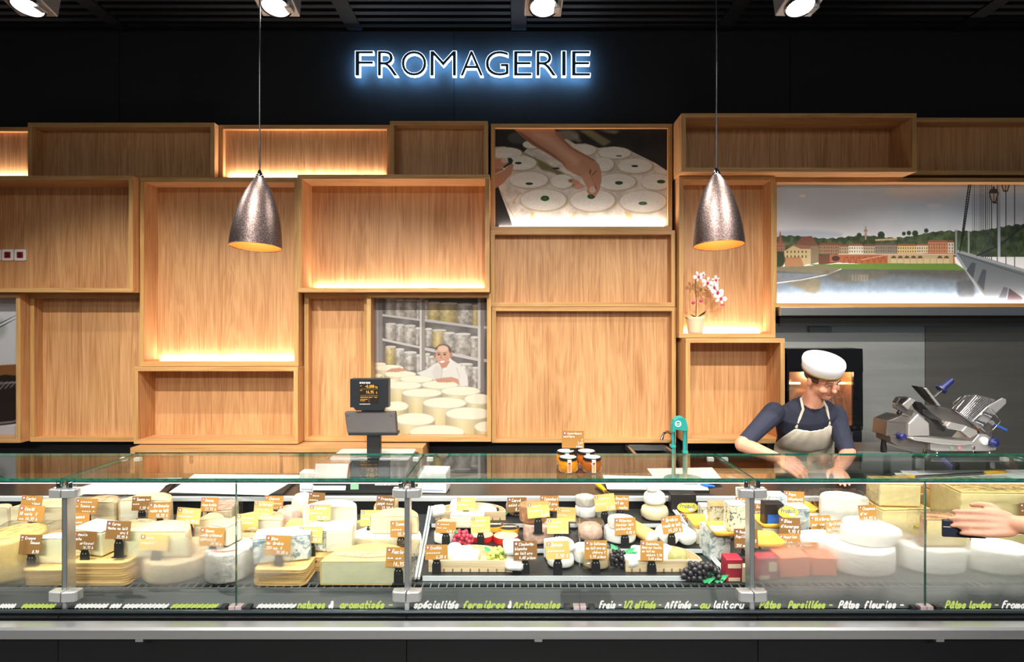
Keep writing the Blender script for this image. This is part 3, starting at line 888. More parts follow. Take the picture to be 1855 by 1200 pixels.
# three red-centred sockets in the wide box
for i, pxx in enumerate((-7.0, 16.0, 38.7)):
    d = DW - .012
    c = Vector((X(pxx, d), d, Z(462.5, d)))
    t = thing('wall_socket', c, ['white square socket with red insert at the very edge of the frame', 'middle white square socket with red insert', 'white square socket with red insert nearest the pendant lamp'][i], 'socket', 'sockets in the oak box')
    q = MB(); q.prism(rounded(.084, .084, .010, 4, c.x, c.z), 'y', d - .012, d - .0005); q.build('cover_plate', WHITE, t, bevel=.002)
    q = MB(); q.prism(rounded(.046, .046, .003, 2, c.x, c.z), 'y', d - .0135, d - .010); q.build('red_insert', plain('red_socket', srgb(170, 18, 14), 0.3), t)
    q = MB(); q.lathe([(.019, 0), (.019, .003), (.014, .003), (.012, .001)], (0, 0, 0), 16, mt=Matrix.Translation((c.x, d - .0135, c.z)) @ Matrix.Rotation(math.pi / 2, 4, 'X'))
    q.build('socket_ring', plain('dark_red', srgb(92, 8, 8), 0.4), t)

# ================================================================ illuminated letters
LET = [('F', 643, 677), ('R', 684, 722), ('O', 727, 773), ('M', 779, 827), ('A', 833, 876), ('G', 879, 922), ('E', 930, 964), ('R', 971, 1009), ('I', 1017, 1026), ('E', 1035, 1070)]
SIGNF = plain('dark_blue_letter_face', srgb(34, 74, 110), 0.4)
SIGNW = emission('white_letter_edge', (0.78, 0.91, 1.0, 1), 4.5)
SIGNB = emission('blue_white_letter_back', (0.16, 0.48, 1.0, 1), 60.0)


def letter_mesh(ch, offset, extrude):
    cu = bpy.data.curves.new('letter', 'FONT')
    cu.body, cu.size, cu.extrude, cu.offset, cu.resolution_u = ch, 1.0, extrude, offset, 5
    o = bpy.data.objects.new('letter_tmp', cu)
    COL.objects.link(o)
    dg = bpy.context.evaluated_depsgraph_get()
    me = bpy.data.meshes.new_from_object(o.evaluated_get(dg))
    bpy.data.objects.remove(o, do_unlink=True)
    return me


for i, (ch, p0, p1) in enumerate(LET):
    d = DW - 0.075
    x0, x1, z0, z1 = X(p0, d), X(p1, d), Z(138, d), Z(92, d)
    root = thing('illuminated_letter', ((x0 + x1) / 2, DW, z0), 'glowing sign letter %s, %s of the shop sign' % (ch, ['first', 'second', 'third', 'fourth', 'fifth', 'sixth', 'seventh', 'eighth', 'ninth', 'last'][i]), 'sign letter', 'letters of the lit sign')
    for nm, off, ex, yf, mats in (('letter_body', 0.0, .5, d, [SIGNW, SIGNB]), ('letter_face', -0.013, .5, d - .004, [SIGNF])):
        me = letter_mesh(ch, off, ex)
        co = np.zeros(len(me.vertices) * 3); me.vertices.foreach_get('co', co); co = co.reshape(-1, 3)
        lo, hi = co.min(0), co.max(0)
        if nm == 'letter_body':
            ref = (lo.copy(), hi.copy())
        lo, hi = ref
        sx, sz = (x1 - x0) / (hi[0] - lo[0]), (z1 - z0) / (hi[1] - lo[1])
        dep = .030 if nm == 'letter_body' else .004
        new = np.empty_like(co)
        new[:, 0] = x0 + (co[:, 0] - lo[0]) * sx - root.location.x
        new[:, 2] = z0 + (co[:, 1] - lo[1]) * sz - root.location.z
        new[:, 1] = yf + (co[:, 2] < 0) * dep - root.location.y
        me.vertices.foreach_set('co', new.ravel())
        me.materials.clear()
        for mt in mats: me.materials.append(mt)
        me.update()
        bm = bmesh.new(); bm.from_mesh(me); bmesh.ops.recalc_face_normals(bm, faces=bm.faces)
        bm.to_mesh(me); bm.free()
        for p in me.polygons:
            p.material_index = 0
            if nm == 'letter_body' and abs(p.normal.y) > .7 and p.center.y + root.location.y > d + .015: p.material_index = 1
        o = bpy.data.objects.new(nm, me); link(o, root)
    for zz in (z0 + .04, z1 - .04):
        q = MB(); q.tube([((x0 + x1) / 2 - (x1 - x0) * .38, d + .03, zz), ((x0 + x1) / 2 - (x1 - x0) * .38, DW, zz)], .004, 6)
        q.build('standoff', STEELD, root)

# ================================================================ ceiling spotlights
LENS = emission('spot_lens', (1.0, 0.96, 0.90, 1), 40.0)
LAMPH = plain('grey_lamp_housing', srgb(150, 148, 146), 0.4, 0.6)


def spotlight(px, py, d, label, aim, power, cone=120):
    c = Vector((X(px, d), d, Z(py, d)))
    t = thing('ceiling_spotlight', (c.x, c.y, c.z), label, 'spotlight', 'track spotlights over the counter')
    dirv = (Vector(aim) - c).normalized()
    mt = Matrix.Translation(c) @ dirv.to_track_quat('-Z', 'Y').to_matrix().to_4x4() @ Matrix.Scale(1.3, 4)
    q = MB(); q.box(-.075, .075, -.06, .06, .004, .11, 0, mt); q.build('housing', LAMPH, t, bevel=.006)
    q = MB(); q.lathe([(.060, -.004), (.060, .012), (.052, .012), (.052, -.004)], (0, 0, 0), 24, mt=mt, cap=False); q.build('rim', BLACK, t)
    q = MB(); q.lathe([(0.0, -.012), (.03, -.008), (.052, 0.0)], (0, 0, 0), 24, mt=mt); q.build('lens', LENS, t)
    q = MB(); q.tube([c + Vector((0.03, .02, .08)), c + Vector((.03, .02, ceil_z - c.z + .1))], .012, 8); q.build('stem', BLACK, t)
    q = MB(); q.box(c.x + .05, c.x + .085, c.y - .03, c.y + .03, c.z - .02, c.z + .13); q.build('gear_box', LAMPH, t, bevel=.004)
    l = bpy.data.lights.new('spot', 'SPOT')
    l.energy, l.spot_size, l.spot_blend, l.shadow_soft_size, l.color = power, math.radians(cone), .45, .022, (1.0, 0.95, 0.88)
    o = bpy.data.objects.new('spot', l)
    link(o, t)
    o.location = dirv * .035
    o.rotation_euler = dirv.to_track_quat('-Z', 'Y').to_euler()


for px, lab in ((50, 'bright ceiling spotlight at the upper left corner'), (500, 'bright ceiling spotlight beside the left lamp cord'), (985, 'bright ceiling spotlight above the end of the lit sign'), (1450, 'bright ceiling spotlight above the long top box')):
    dd = 2.975
    spotlight(px, 12, dd, lab, (X(px, dd) + .02, 2.45, 0.9), SPOTP)
for k, xx in enumerate((-2.7, -1.3, 0.15, 1.6, 3.0)):
    dd = 1.80
    spotlight(CX + xx * F / dd, CY - 1.66 * F / dd, dd, 'ceiling spotlight of the front row above the customers, %s from the left' % ('first', 'second', 'third', 'fourth', 'fifth')[k], (xx, 3.5, 0.8), SPOTP2, 84)

# ================================================================ pendant lamps
PEND = None


def pendant_mat():
    m, nt, bs, out = new_mat('hammered_bronze')
    bs.inputs['Metallic'].default_value = 1.0
    bs.inputs['Roughness'].default_value = 0.40
    tc = N(nt, 'ShaderNodeTexCoord')
    vo = N(nt, 'ShaderNodeTexNoise', Scale=230.0, Detail=2.0)
    nt.links.new(tc.outputs['Object'], vo.inputs['Vector'])
    bp = N(nt, 'ShaderNodeBump', Strength=0.22, Distance=0.004); nt.links.new(vo.outputs['Fac'], bp.inputs['Height'])
    nt.links.new(bp.outputs[0], bs.inputs['Normal'])
    r = ramp(nt, [(0.35, srgb(78, 64, 60)), (0.6, srgb(128, 112, 108)), (0.8, srgb(176, 166, 164))])
    nt.links.new(vo.outputs['Fac'], r.inputs[0]); nt.links.new(r.outputs[0], bs.inputs['Base Color'])
    return m


PENDM = pendant_mat()
for px, rimy, topy, d, roll, lab in ((470.5, 450, 323, 2.80, 1.3, 'left hammered bronze pendant lamp with orange inside'), (1297.5, 447, 318, 2.88, -0.5, 'right hammered bronze pendant lamp above the orchid')):
    xc, z0, z1 = X(px, d), Z(rimy, d), Z(topy, d)
    R = S(44.5, d)
    H = z1 - z0
    t = thing('pendant_lamp', (xc, d, z0), lab, 'pendant lamp', 'bronze pendant lamps')
    tm = Matrix.Translation((xc, d, z1)) @ Matrix.Rotation(math.radians(roll), 4, 'Y') @ Matrix.Rotation(math.radians(-4.5), 4, 'X') @ Matrix.Translation((-xc, -d, -z1))     # hangs a little askew
    prof = [(1.0, 0.0), (.985, .10), (.95, .22), (.89, .36), (.80, .50), (.68, .64), (.53, .78), (.36, .90), (.20, .985), (.17, 1.0)]
    q = MB(); q.lathe([(R * a, z0 + H * c) for a, c in prof], (xc, d, 0), 48, cap=False, mt=tm); o = q.build('shade', PENDM, t)
    q = MB(); q.lathe([(R * a - .003, z0 + H * c) for a, c in prof], (xc, d, 0), 48, cap=False, mt=tm)
    o = q.build('shade_lining', plain('orange_lining', srgb(238, 120, 40), 0.6), t)
    o['label'] = 'orange inner lining'
    q = MB(); q.lathe([(R, 0), (R + .001, .003), (R - .004, .003), (R - .004, -.001), (R, 0)], (xc, d, z0), 48, cap=False, mt=tm); q.build('rim', PENDM, t)
    q = MB(); q.lathe([(.019, 0), (.020, .012), (.012, .030), (.006, .042), (.004, .045)], (xc, d, z1 - .004), 16); q.build('cap', CHROME, t)
    q = MB(); q.tube([(xc, d, z1 + .03), (xc, d, ceil_z + .12)], .0035, 8); q.build('cord', BLACK, t)
    q = MB(); q.ball((xc, d, z0 + H * .42), .030, seg=12, rings=8); q.build('bulb', emission('lamp_bulb', (1.0, .78, .5, 1), 6), t)
    l = bpy.data.lights.new('bulb_light', 'POINT'); l.energy, l.color, l.shadow_soft_size = 2.2, (1.0, .70, .45), .03
    o = bpy.data.objects.new('bulb_light', l); link(o, t); o.location = (0, 0, H * .25)

# ================================================================ THE REFRIGERATED COUNTER
CX0, CX1 = -2.87, 3.34
counter = thing('refrigerated_counter', (0, 2.4, 0), 'long black refrigerated cheese counter with glass front and top', 'display counter')
POSTS = [-505, 116, 737, 1363, 1988, 2613]
JOINTS = [-194, 427, 1050, 1677, 2300]
FOG = {}


def fog_glass(name, blobs):
    """clear pane with condensation: blobs = (x, z, rx, rz, strength) in the pane's own metres"""
    m, nt, bs, out = new_mat(name)
    nt.nodes.remove(bs)
    tr = N(nt, 'ShaderNodeBsdfTransparent'); tr.inputs[0].default_value = (0.97, 0.99, 0.98, 1)
    gl = N(nt, 'ShaderNodeBsdfGlossy'); gl.inputs['Roughness'].default_value = 0
    fr = schlick(nt)
    clear = N(nt, 'ShaderNodeMixShader')
    nt.links.new(fr.outputs[0], clear.inputs[0]); nt.links.new(tr.outputs[0], clear.inputs[1]); nt.links.new(gl.outputs[0], clear.inputs[2])
    # fine droplets scatter the light: half rough transmission, half translucent milk
    rf = N(nt, 'ShaderNodeBsdfRefraction'); rf.inputs['Roughness'].default_value = 0.34; rf.inputs['IOR'].default_value = 1.06
    tl = N(nt, 'ShaderNodeBsdfTranslucent'); tl.inputs[0].default_value = (0.80, 0.82, 0.80, 1)
    df = N(nt, 'ShaderNodeBsdfDiffuse'); df.inputs[0].default_value = (0.62, 0.65, 0.64, 1)
    m1 = N(nt, 'ShaderNodeMixShader'); m1.inputs[0].default_value = .30
    nt.links.new(tl.outputs[0], m1.inputs[1]); nt.links.new(df.outputs[0], m1.inputs[2])
    m2 = N(nt, 'ShaderNodeMixShader'); m2.inputs[0].default_value = .48
    nt.links.new(rf.outputs[0], m2.inputs[1]); nt.links.new(m1.outputs[0], m2.inputs[2])
    tc = N(nt, 'ShaderNodeTexCoord')
    sp = N(nt, 'ShaderNodeSeparateXYZ'); nt.links.new(tc.outputs['Object'], sp.inputs[0])
    acc = None
    for (bx, bz, rx, rz, st) in blobs:
        def term(sock, c, r):
            a = N(nt, 'ShaderNodeMath', operation='SUBTRACT'); a.inputs[1].default_value = c; nt.links.new(sock, a.inputs[0])
            d = N(nt, 'ShaderNodeMath', operation='DIVIDE'); d.inputs[1].default_value = r; nt.links.new(a.outputs[0], d.inputs[0])
            q = N(nt, 'ShaderNodeMath', operation='MULTIPLY'); nt.links.new(d.outputs[0], q.inputs[0]); nt.links.new(d.outputs[0], q.inputs[1])
            return q
        s_ = N(nt, 'ShaderNodeMath', operation='ADD')
        nt.links.new(term(sp.outputs['X'], bx, rx).outputs[0], s_.inputs[0]); nt.links.new(term(sp.outputs['Z'], bz, rz).outputs[0], s_.inputs[1])
        mr = N(nt, 'ShaderNodeMapRange', interpolation_type='SMOOTHSTEP')
        mr.inputs['From Min'].default_value, mr.inputs['From Max'].default_value = 2.0, 0.0
        mr.inputs['To Min'].default_value, mr.inputs['To Max'].default_value = 0, st
        nt.links.new(s_.outputs[0], mr.inputs['Value'])
        if acc is None: acc = mr
        else:
            mx = N(nt, 'ShaderNodeMath', operation='MAXIMUM'); nt.links.new(acc.outputs[0], mx.inputs[0]); nt.links.new(mr.outputs[0], mx.inputs[1]); acc = mx
    nz = N(nt, 'ShaderNodeTexNoise', Scale=9.0, Detail=6.0, Roughness=.65); nt.links.new(tc.outputs['Object'], nz.inputs['Vector'])
    r2 = N(nt, 'ShaderNodeMapRange'); r2.inputs['From Min'].default_value, r2.inputs['From Max'].default_value = .25, .6
    r2.inputs['To Min'].default_value = .78
    nt.links.new(nz.outputs['Fac'], r2.inputs['Value'])
    k = N(nt, 'ShaderNodeMath', operation='MULTIPLY', use_clamp=True); nt.links.new(acc.outputs[0], k.inputs[0]); nt.links.new(r2.outputs[0], k.inputs[1])
    fin = N(nt, 'ShaderNodeMixShader')
    nt.links.new(k.outputs[0], fin.inputs[0]); nt.links.new(clear.outputs[0], fin.inputs[1]); nt.links.new(m2.outputs[0], fin.inputs[2])
    nt.links.new(fin.outputs[0], out.inputs[0])
    return m


gz0, gz1 = Z(1104, DG), 1.196
edges = sorted(POSTS + JOINTS)
pane_id = 0
for e0, e1 in zip(edges[:-1], edges[1:]):
    x0, x1 = X(e0, DG) + (.008 if e0 in POSTS else .0015), X(e1, DG) - (.008 if e1 in POSTS else .0015)
    L = lambda px: X(px, DG)
    LZ = lambda py: Z(py, DG) - counter.location.z
    g = GLASS
    if e0 == -505 or e0 == -194: g = fog_glass('misted_pane', [(L(60), LZ(1045), .12, .05, .5), (L(0), LZ(1050), .10, .05, .4)])
    elif e0 == 116: g = fog_glass('misted_pane', [(L(310), LZ(1022), .15, .085, 1.1), (L(365), LZ(1005), .07, .07, .5), (L(190), LZ(1065), .16, .02, .3)])
    elif e0 == 427: g = fog_glass('misted_pane', [(L(475), LZ(1022), .10, .05, .8), (L(445), LZ(1045), .05, .07, .5)])
    elif e0 == 1363: g = fog_glass('misted_pane', [(L(1470), LZ(1035), .22, .09, 1.3), (L(1580), LZ(1015), .18, .12, 1.4), (L(1655), LZ(1030), .17, .12, 1.4)])
    elif e0 == 1677: g = fog_glass('misted_pane', [(L(1700), LZ(1030), .15, .11, 1.4), (L(1790), LZ(1035), .15, .08, 1.3), (L(1860), LZ(1045), .16, .07, 1.1), (L(1990), LZ(1045), .2, .07, .7)])
    q = MB(); q.box(x0, x1, DG, DG + .008, gz0, gz1, 0)
    # the cut edges of the pane show green
    o = q.build('front_glass', [GLASS, GEDGE, g], counter)
    for p in o.data.polygons:
        if abs(p.normal.y) < .5: p.material_index = 1
        elif p.normal.y > .5: p.material_index = 2      # mist sits on the cold inner face
for e0, e1 in zip(POSTS[:-1], POSTS[1:]):
    x0, x1 = X(e0, DG) + .003, X(e1, DG) - .003
    q = MB(); q.box(x0, x1, DG - .012, 2.505, 1.20, 1.2085, 0)
    o = q.build('top_glass', [GLASSTOP, GEDGE], counter)
    for p in o.data.polygons:
        if abs(p.normal.z) < .5: p.material_index = 1
    q = MB(); q.box(x0 + .02, x1 - .02, DG + .014, DG + .021, 1.186, 1.198, 0)
    bar = q.build('light_bar', STEELD, counter)
    q = MB(); q.box(x0 + .02, x1 - .02, DG + .0145, DG + .0205, 1.183, 1.186, 0); q.build('light_bar_lens', emission('case_led', (1, .97, .92, 1), 5.0), bar)
    area_light('case_light', ((x0 + x1) / 2, DG + .03, 1.176), (math.radians(24), 0, 0), x1 - x0 - .06, .03, CASEP, (1.0, .96, .90), counter)
for e in POSTS:
    xc = X(e, DG)
    q = MB(); q.box(xc - .0095, xc + .0095, DG + .002, DG + .045, Z(1106, DG), 1.175); post = q.build('glass_post', ALU, counter, bevel=.002)
    for py, hh in ((895, .030), (1082, .036)):
        z = Z(py, DG - .01)
        for s_ in (-1, 1):
            q = MB(); q.prism([(xc + s_ * .002, DG - .018), (xc + s_ * .046, DG - .012), (xc + s_ * .052, DG - .004), (xc + s_ * .052, DG + .026), (xc + s_ * .002, DG + .03)], 'z', z - hh / 2, z + hh / 2)
            q.build('glass_clamp', plain('satin_clamp', srgb(206, 206, 204), .35, .6), post, bevel=.003)
    for s_ in (-1, 1):
        q = MB(); q.box(xc + s_ * .022 - .008, xc + s_ * .022 + .008, DG + .0, DG + .022, 1.160, 1.200); q.build('top_clip', CHROME, post, bevel=.002)
    q = MB(); q.box(xc - .0025, xc + .0025, DG + .05, 2.49, 1.150, 1.199); q.build('glass_bracket', [glass('bracket_glass', (.93, .97, .95, 1), 1.45)], counter)
    for s_ in (-1, 1):
        q = MB(); q.box(xc + s_ * .030 - .012, xc + s_ * .030 + .012, 2.455, 2.475, 1.186, 1.200); q.build('bracket_clip', WHITE, counter)
for e in JOINTS:
    xc = X(e, DG)
    for k, dx in enumerate((-.045, -.012, .012, .045)):
        q = MB(); q.box(xc + dx - .011, xc + dx + .011, DG - .008, DG + .02, Z(1106, DG), Z(1098, DG)); q.build('pane_foot', [BLACK, plain('pinkish_steel', srgb(200, 180, 180), .3, .5)][k in (1, 2)], counter, bevel=.001)
# outer skin
FR = plain('black_counter_front', srgb(15, 16, 18), 0.34, var=0.08, scale=3)
sx = [CX0, X(107, 2.08), X(737, 2.08), X(1372, 2.08), CX1]
for a, c in zip(sx[:-1], sx[1:]):
    q = MB(); q.box(a + .001, c - .001, 2.075, 2.10, .14, .715); q.build('front_panel', FR, counter, bevel=.0015)
q = MB(); q.box(CX0, CX1, 2.09, 2.12, Z(1112, 2.09), Z(1104, DG)); q.build('glass_sill', plain('sill_dark', srgb(58, 70, 74), .25, .4), counter, bevel=.002)
q = MB(); q.box(CX0, CX1, 2.10, 2.13, .10, .72); q.box(CX0, CX1, 2.13, 3.4, .08, .12)
q.build('inner_shell', BLACK, counter)
q = MB(); q.box(CX0, CX1, 2.16, 3.3, 0, .14); q.build('plinth', BLACK, counter)
q = MB(); q.prism([(2.015, .668), (2.012, .676), (2.012, .700), (2.018, .708), (2.062, .708), (2.062, .700), (2.045, .692), (2.045, .668)], 'x', CX0, CX1)
rail = q.build('bumper_rail', ALU, counter)
for px in (255, 975, 1700):
    xx = X(px, 2.03); q = MB(); q.box(xx - .014, xx + .014, 2.02, 2.075, .655, .668); q.build('rail_bracket', ALU, rail, bevel=.002)
# well, ledge, grille, deck plates
DK = plain('dark_slate_ledge', srgb(34, 38, 41), 0.45, var=0.15, scale=30)
q = MB(); q.prism([(2.112, Z(1104, DG)), (2.19, deck_z(2.19) - .002), (2.19, .70), (2.112, .70)], 'x', CX0, CX1); q.build('front_ledge', DK, counter)


def plate_mat():
    m, nt, bs, out = new_mat('ribbed_slate_plate')
    tc = N(nt, 'ShaderNodeTexCoord')
    wv = N(nt, 'ShaderNodeTexWave', Scale=26.0, bands_direction='Y'); nt.links.new(tc.outputs['Object'], wv.inputs['Vector'])
    bp = N(nt, 'ShaderNodeBump', Strength=.5, Distance=.003); nt.links.new(wv.outputs['Fac'], bp.inputs['Height']); nt.links.new(bp.outputs[0], bs.inputs['Normal'])
    r = ramp(nt, [(0, srgb(36, 40, 43)), (1, srgb(56, 61, 64))]); nt.links.new(wv.outputs['Fac'], r.inputs[0]); nt.links.new(r.outputs[0], bs.inputs['Base Color'])
    bs.inputs['Roughness'].default_value = .42
    return m


PLATE = plate_mat()
npl = 20
for k in range(npl):
    a, c = CX0 + (CX1 - CX0) * k / npl, CX0 + (CX1 - CX0) * (k + 1) / npl
    q = MB(); q.prism([(2.235, deck_z(2.235)), (2.93, deck_z(2.93)), (2.93, deck_z(2.93) - .015), (2.235, deck_z(2.235) - .015)], 'x', a + .002, c - .002); q.build('deck_plate', PLATE, counter)
q = MB()
zg = deck_z(2.21)
xx = CX0
while xx < CX1:
    q.box(xx, xx + .004, 2.192, 2.233, zg - .006, zg); xx += .031
q.box(CX0, CX1, 2.190, 2.194, zg - .006, zg + .001); q.box(CX0, CX1, 2.231, 2.235, zg - .006, zg + .001)
tag(q.build('air_grille', plain('pale_grille', srgb(120, 122, 122), .4, .5), counter), kind='stuff')
q = MB(); q.box(CX0, CX1, 2.19, 2.94, .66, .70); q.build('well_floor', BLACK, counter)
q = MB(); q.box(CX0, CX1, 2.93, 2.95, .70, .878); q.build('well_back', plain('black_well_back', srgb(20, 22, 24), .3), counter)
q = MB(); q.box(CX0, CX1, 2.922, 2.945, .876, .899); q.build('worktop_edge', plain('white_edge', srgb(214, 216, 218), .35, .2), counter, bevel=.002)
q = MB(); q.box(CX0, CX1, 2.945, 3.40, .862, .90); q.build('worktop', plain('dark_worktop', srgb(52, 47, 44), .18, var=.2, scale=40), counter, bevel=.003)
q = MB(); q.box(CX0, CX1, 3.36, 3.39, .12, .862); q.build('rear_panel', FR, counter)
for xe in (CX0, CX1):
    s_ = -1 if xe < 0 else 1
    q = MB(); q.prism([(2.075, .14), (3.40, .14), (3.40, .90), (2.94, .93), (2.12, .735), (2.075, .715)], 'x', xe, xe + s_ * .03); q.build('end_panel', FR, counter, bevel=.003)

# chalk-pen writing along the bottom of the glass
CHW = plain('white_chalk_pen', srgb(236, 236, 232), .8)
CHG = plain('green_chalk_pen', srgb(186, 208, 96), .8)
WR = [(0, 28, '=====', 0), (40, 100, '========', 1), (137, 195, '========', 0), (200, 219, '===', 0), (224, 304, '==========', 0), (310, 394, '=========', 1),
      (466, 535, '=========', 0), (540, 590, 'natures', 1), (595, 606, '&', 0), (616, 712, 'aromatisés -', 1), (750, 832, 'spécialités', 0), (839, 916, 'fermières', 1), (920, 927, '&', 0), (930, 1016, 'Artisanales', 1),
      (1086, 1126, 'Frais -', 0), (1130, 1198, '1/2 affinés -', 1), (1205, 1264, 'Affinés -', 0), (1268, 1287, 'au', 1), (1291, 1317, 'lait', 0), (1322, 1348, 'cru', 0), (1376, 1415, 'Pâtes', 1), (1428, 1508, 'Persillées -', 1),
      (1519, 1557, 'Pâtes', 0), (1565, 1637, 'fleuries -', 0), (1712, 1750, 'Pâtes', 1), (1754, 1808, 'lavées -', 1), (1815, 1880, 'Fromages', 0)]
for p0, p1, t, c in WR:
    q = MB()
    o = Vector((X(p0, DG), DG - .0015, Z(1101.5, DG)))
    write(q, t, o, Vector((1, 0, 0)), Vector((0, 0, 1)), 0, 0, S(12, DG), .0056, slant=.35 if '=' not in t else .9, fit=X(p1, DG) - X(p0, DG), jit=.15)
    q.build('handwriting', CHG if c else CHW, counter)

# ================================================================ low oak cabinet, black backsplash side, sink
cab = thing('low_oak_cabinet', (X(500, 4.0), DW, 0), 'low oak cabinet with sliding doors under the wall boxes', 'cabinet')
zt = .925
cx0, cx1, cd = X(236, 4.0), X(766, 4.0), 4.0
q = MB(); q.box(cx0, cx1, cd + .003, DW, zt - .032, zt, 0); q.box(cx0, cx1, cd, cd + .003, zt - .032, zt, 1); q.build('top_board', [WOODX, EDGE], cab)
for xx in (cx0, cx1 - .03):
    q = MB(); q.box(xx, xx + .03, cd, DW, 0, zt - .032); q.build('side_board', [WOOD], cab)
q = MB(); q.box(cx0 + .03, cx1 - .03, DW - .02, DW, 0, zt - .032); q.build('back_panel', WOOD, cab)
q = MB(); q.box(cx0 + .03, cx1 - .03, cd + .05, DW - .02, .50, .53); q.build('shelf', WOODX, cab)
for a, c, hole in ((X(331, 4.0), X(505, 4.0), 346), (X(512, 4.03), X(690, 4.03), None)):
    q = MB(); q.box(a, c, cd + (.006 if hole else .034), cd + (.028 if hole else .056), .04, zt - .04); dr = q.build('sliding_door', WOOD, cab)
    if hole:
        q = MB(); q.prism(rounded(.028, .075, .0139, 8, X(hole, 4.0), Z(831, 4.0)), 'y', cd + .0045, cd + .0062); q.build('finger_slot', BLACK, dr)
q = MB(); q.box(cx0 + .03, cx1 - .03, cd + .002, DW - .02, 0.0, .04); q.build('bottom_board', WOODX, cab)

sink = thing('sink_unit', (X(1190, 3.95), 4.1, 0), 'stainless sink unit below the large empty oak box', 'sink')
q = MB(); a, c = X(1150, 3.9), X(1228, 3.9)
q.box(a, c, 3.9, 3.93, .86, .90); q.box(a, c, 4.22, 4.25, .86, .90); q.box(a, a + .02, 3.93, 4.22, .86, .90); q.box(c - .02, c, 3.93, 4.22, .86, .90); q.box(a + .01, c - .01, 3.92, 4.23, .70, .72)
q.build('basin', STEEL, sink, bevel=.003)
q = MB(); q.box(a, c, 3.905, 4.25, 0, .70); q.build('cupboard', BLACK, sink)
q = MB(); xs, zs = X(1219, 4.15), .90
q.tube([(xs, 4.17, zs), (xs, 4.17, zs + .07), (xs - .015, 4.15, zs + .10), (xs - .05, 4.12, zs + .115), (xs - .085, 4.09, zs + .105), (xs - .10, 4.08, zs + .065)], [.012, .012, .011, .011, .011, .013], 10)
q.build('tap_spout', CHROME, sink)
q = MB(); q.lathe([(.022, 0), (.022, .012), (.012, .02)], (xs, 4.17, zs), 16); q.build('tap_base', CHROME, sink)

# ================================================================ stainless wall, hood, rotisserie oven
for nm, p0, p1, lab in (('wall_right', 1424, 1676, 'brushed stainless wall sheet behind the oven'), ('wall_corner', 1677, 2100, 'darker stainless wall sheet behind the slicer')):
    q = MB(); q.box(X(p0, 4.28) if p0 > 1500 else BX['P'][0] + .002, X(p1, 4.28), 4.285, DW + .004, 0, BX['P'][3] - .004)
    tag(q.build(nm, plain('wall_steel_' + nm, srgb(200, 202, 196) if nm == 'wall_right' else srgb(150, 146, 136), .34 if nm == 'wall_right' else .30, .75 if nm == 'wall_right' else .85, var=.10, scale=2.2, stretch=(.6, 1, 9), bump=.02, bscale=30), None), lab, kind='structure')
hood = thing('extractor_hood', (X(1700, 4.2), 4.28, 1.80), 'stainless extractor hood under the bridge picture', 'extractor hood')
hx0, hx1 = BX['P'][0] + .012, X(2060, 4.2)
hz = BX['P'][3] - .002
q = MB(); q.box(hx0, hx1, 4.10, 4.284, hz - .062, hz); q.build('hood_front', STEEL, hood, bevel=.004)
q = MB(); q.box(hx0 + .01, hx1, 4.13, 4.284, hz - .115, hz - .062); q.build('hood_filter', plain('hood_dark', srgb(52, 50, 46), .3, .8), hood)
q = MB(); q.box(hx0 + .005, hx1, 4.12, 4.14, hz - .135, hz - .115); q.build('hood_lip', BLACKM, hood)
q = MB(); q.box(X(1466, 4.27), X(1506, 4.27), 4.262, 4.284, Z(602, 4.27), Z(592, 4.27)); q.build('label_plate', STEELD, hood, bevel=.002)

oven = thing('rotisserie_oven', (X(1490, 4.1), 4.12, .55), 'black glass-fronted rotisserie oven with copper lit interior', 'oven')
ox0, ox1, oz1, oz0, od = X(1426, 4.08), X(1563, 4.08), Z(632, 4.08), .75, 4.08
wx0, wx1, wz1, wz0 = X(1430, od), X(1546, od), Z(674, od), Z(772, od)
q = MB()   # front frame around the window
q.box(ox0, ox1, od, od + .02, wz1, oz1); q.box(ox0, ox1, od, od + .02, Z(780, od), wz0); q.box(ox0, wx0, od, od + .02, wz0, wz1); q.box(wx1, ox1, od, od + .02, wz0, wz1)
q.build('door_frame', plain('black_oven_glass', srgb(12, 12, 14), .08, spec=.6), oven, bevel=.002)
q = MB(); q.box(wx0, wx1, od + .004, od + .008, wz0, wz1); q.build('door_glass', GLASS, oven)
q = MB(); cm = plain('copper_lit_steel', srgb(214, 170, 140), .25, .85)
q.box(ox0 + .01, ox1 - .01, od + .175, od + .18, oz0, oz1 - .01); q.box(ox0 + .01, wx0 + .002, od + .02, od + .18, oz0, oz1); q.box(wx1 - .002, ox1 - .01, od + .02, od + .18, oz0, oz1)
q.box(wx0, wx1, od + .02, od + .18, wz1, wz1 + .01); q.box(wx0, wx1, od + .02, od + .18, wz0 - .01, wz0)
q.build('cavity', cm, oven)
q = MB(); q.box(ox0, ox1, od + .02, od + .2, oz1 - .01, oz1); q.box(ox0, ox0 + .008, od + .02, od + .2, oz0, oz1); q.box(ox1 - .008, ox1, od + .02, od + .2, oz0, oz1); q.build('casing', BLACKM, oven)
q = MB(); q.box(ox0 + .003, ox1 - .003, od + .004, od + .2, Z(808, od), Z(781, od)); lo = q.build('lower_panel', BLACKM, oven, bevel=.002)
q = MB()
for i in range(9):
    for j in range(7):
        xx, zz = X(1517 + i * 3.4, od), Z(784.5 + j * 3.2 + (i % 2) * 1.6, od)
        q.prism([(xx - .003, zz), (xx, zz - .003), (xx + .003, zz), (xx, zz + .003)], 'y', od + .0025, od + .0042)
tag(q.build('vent_holes', plain('vent_grey', srgb(150, 150, 150), .5), lo), kind='stuff')
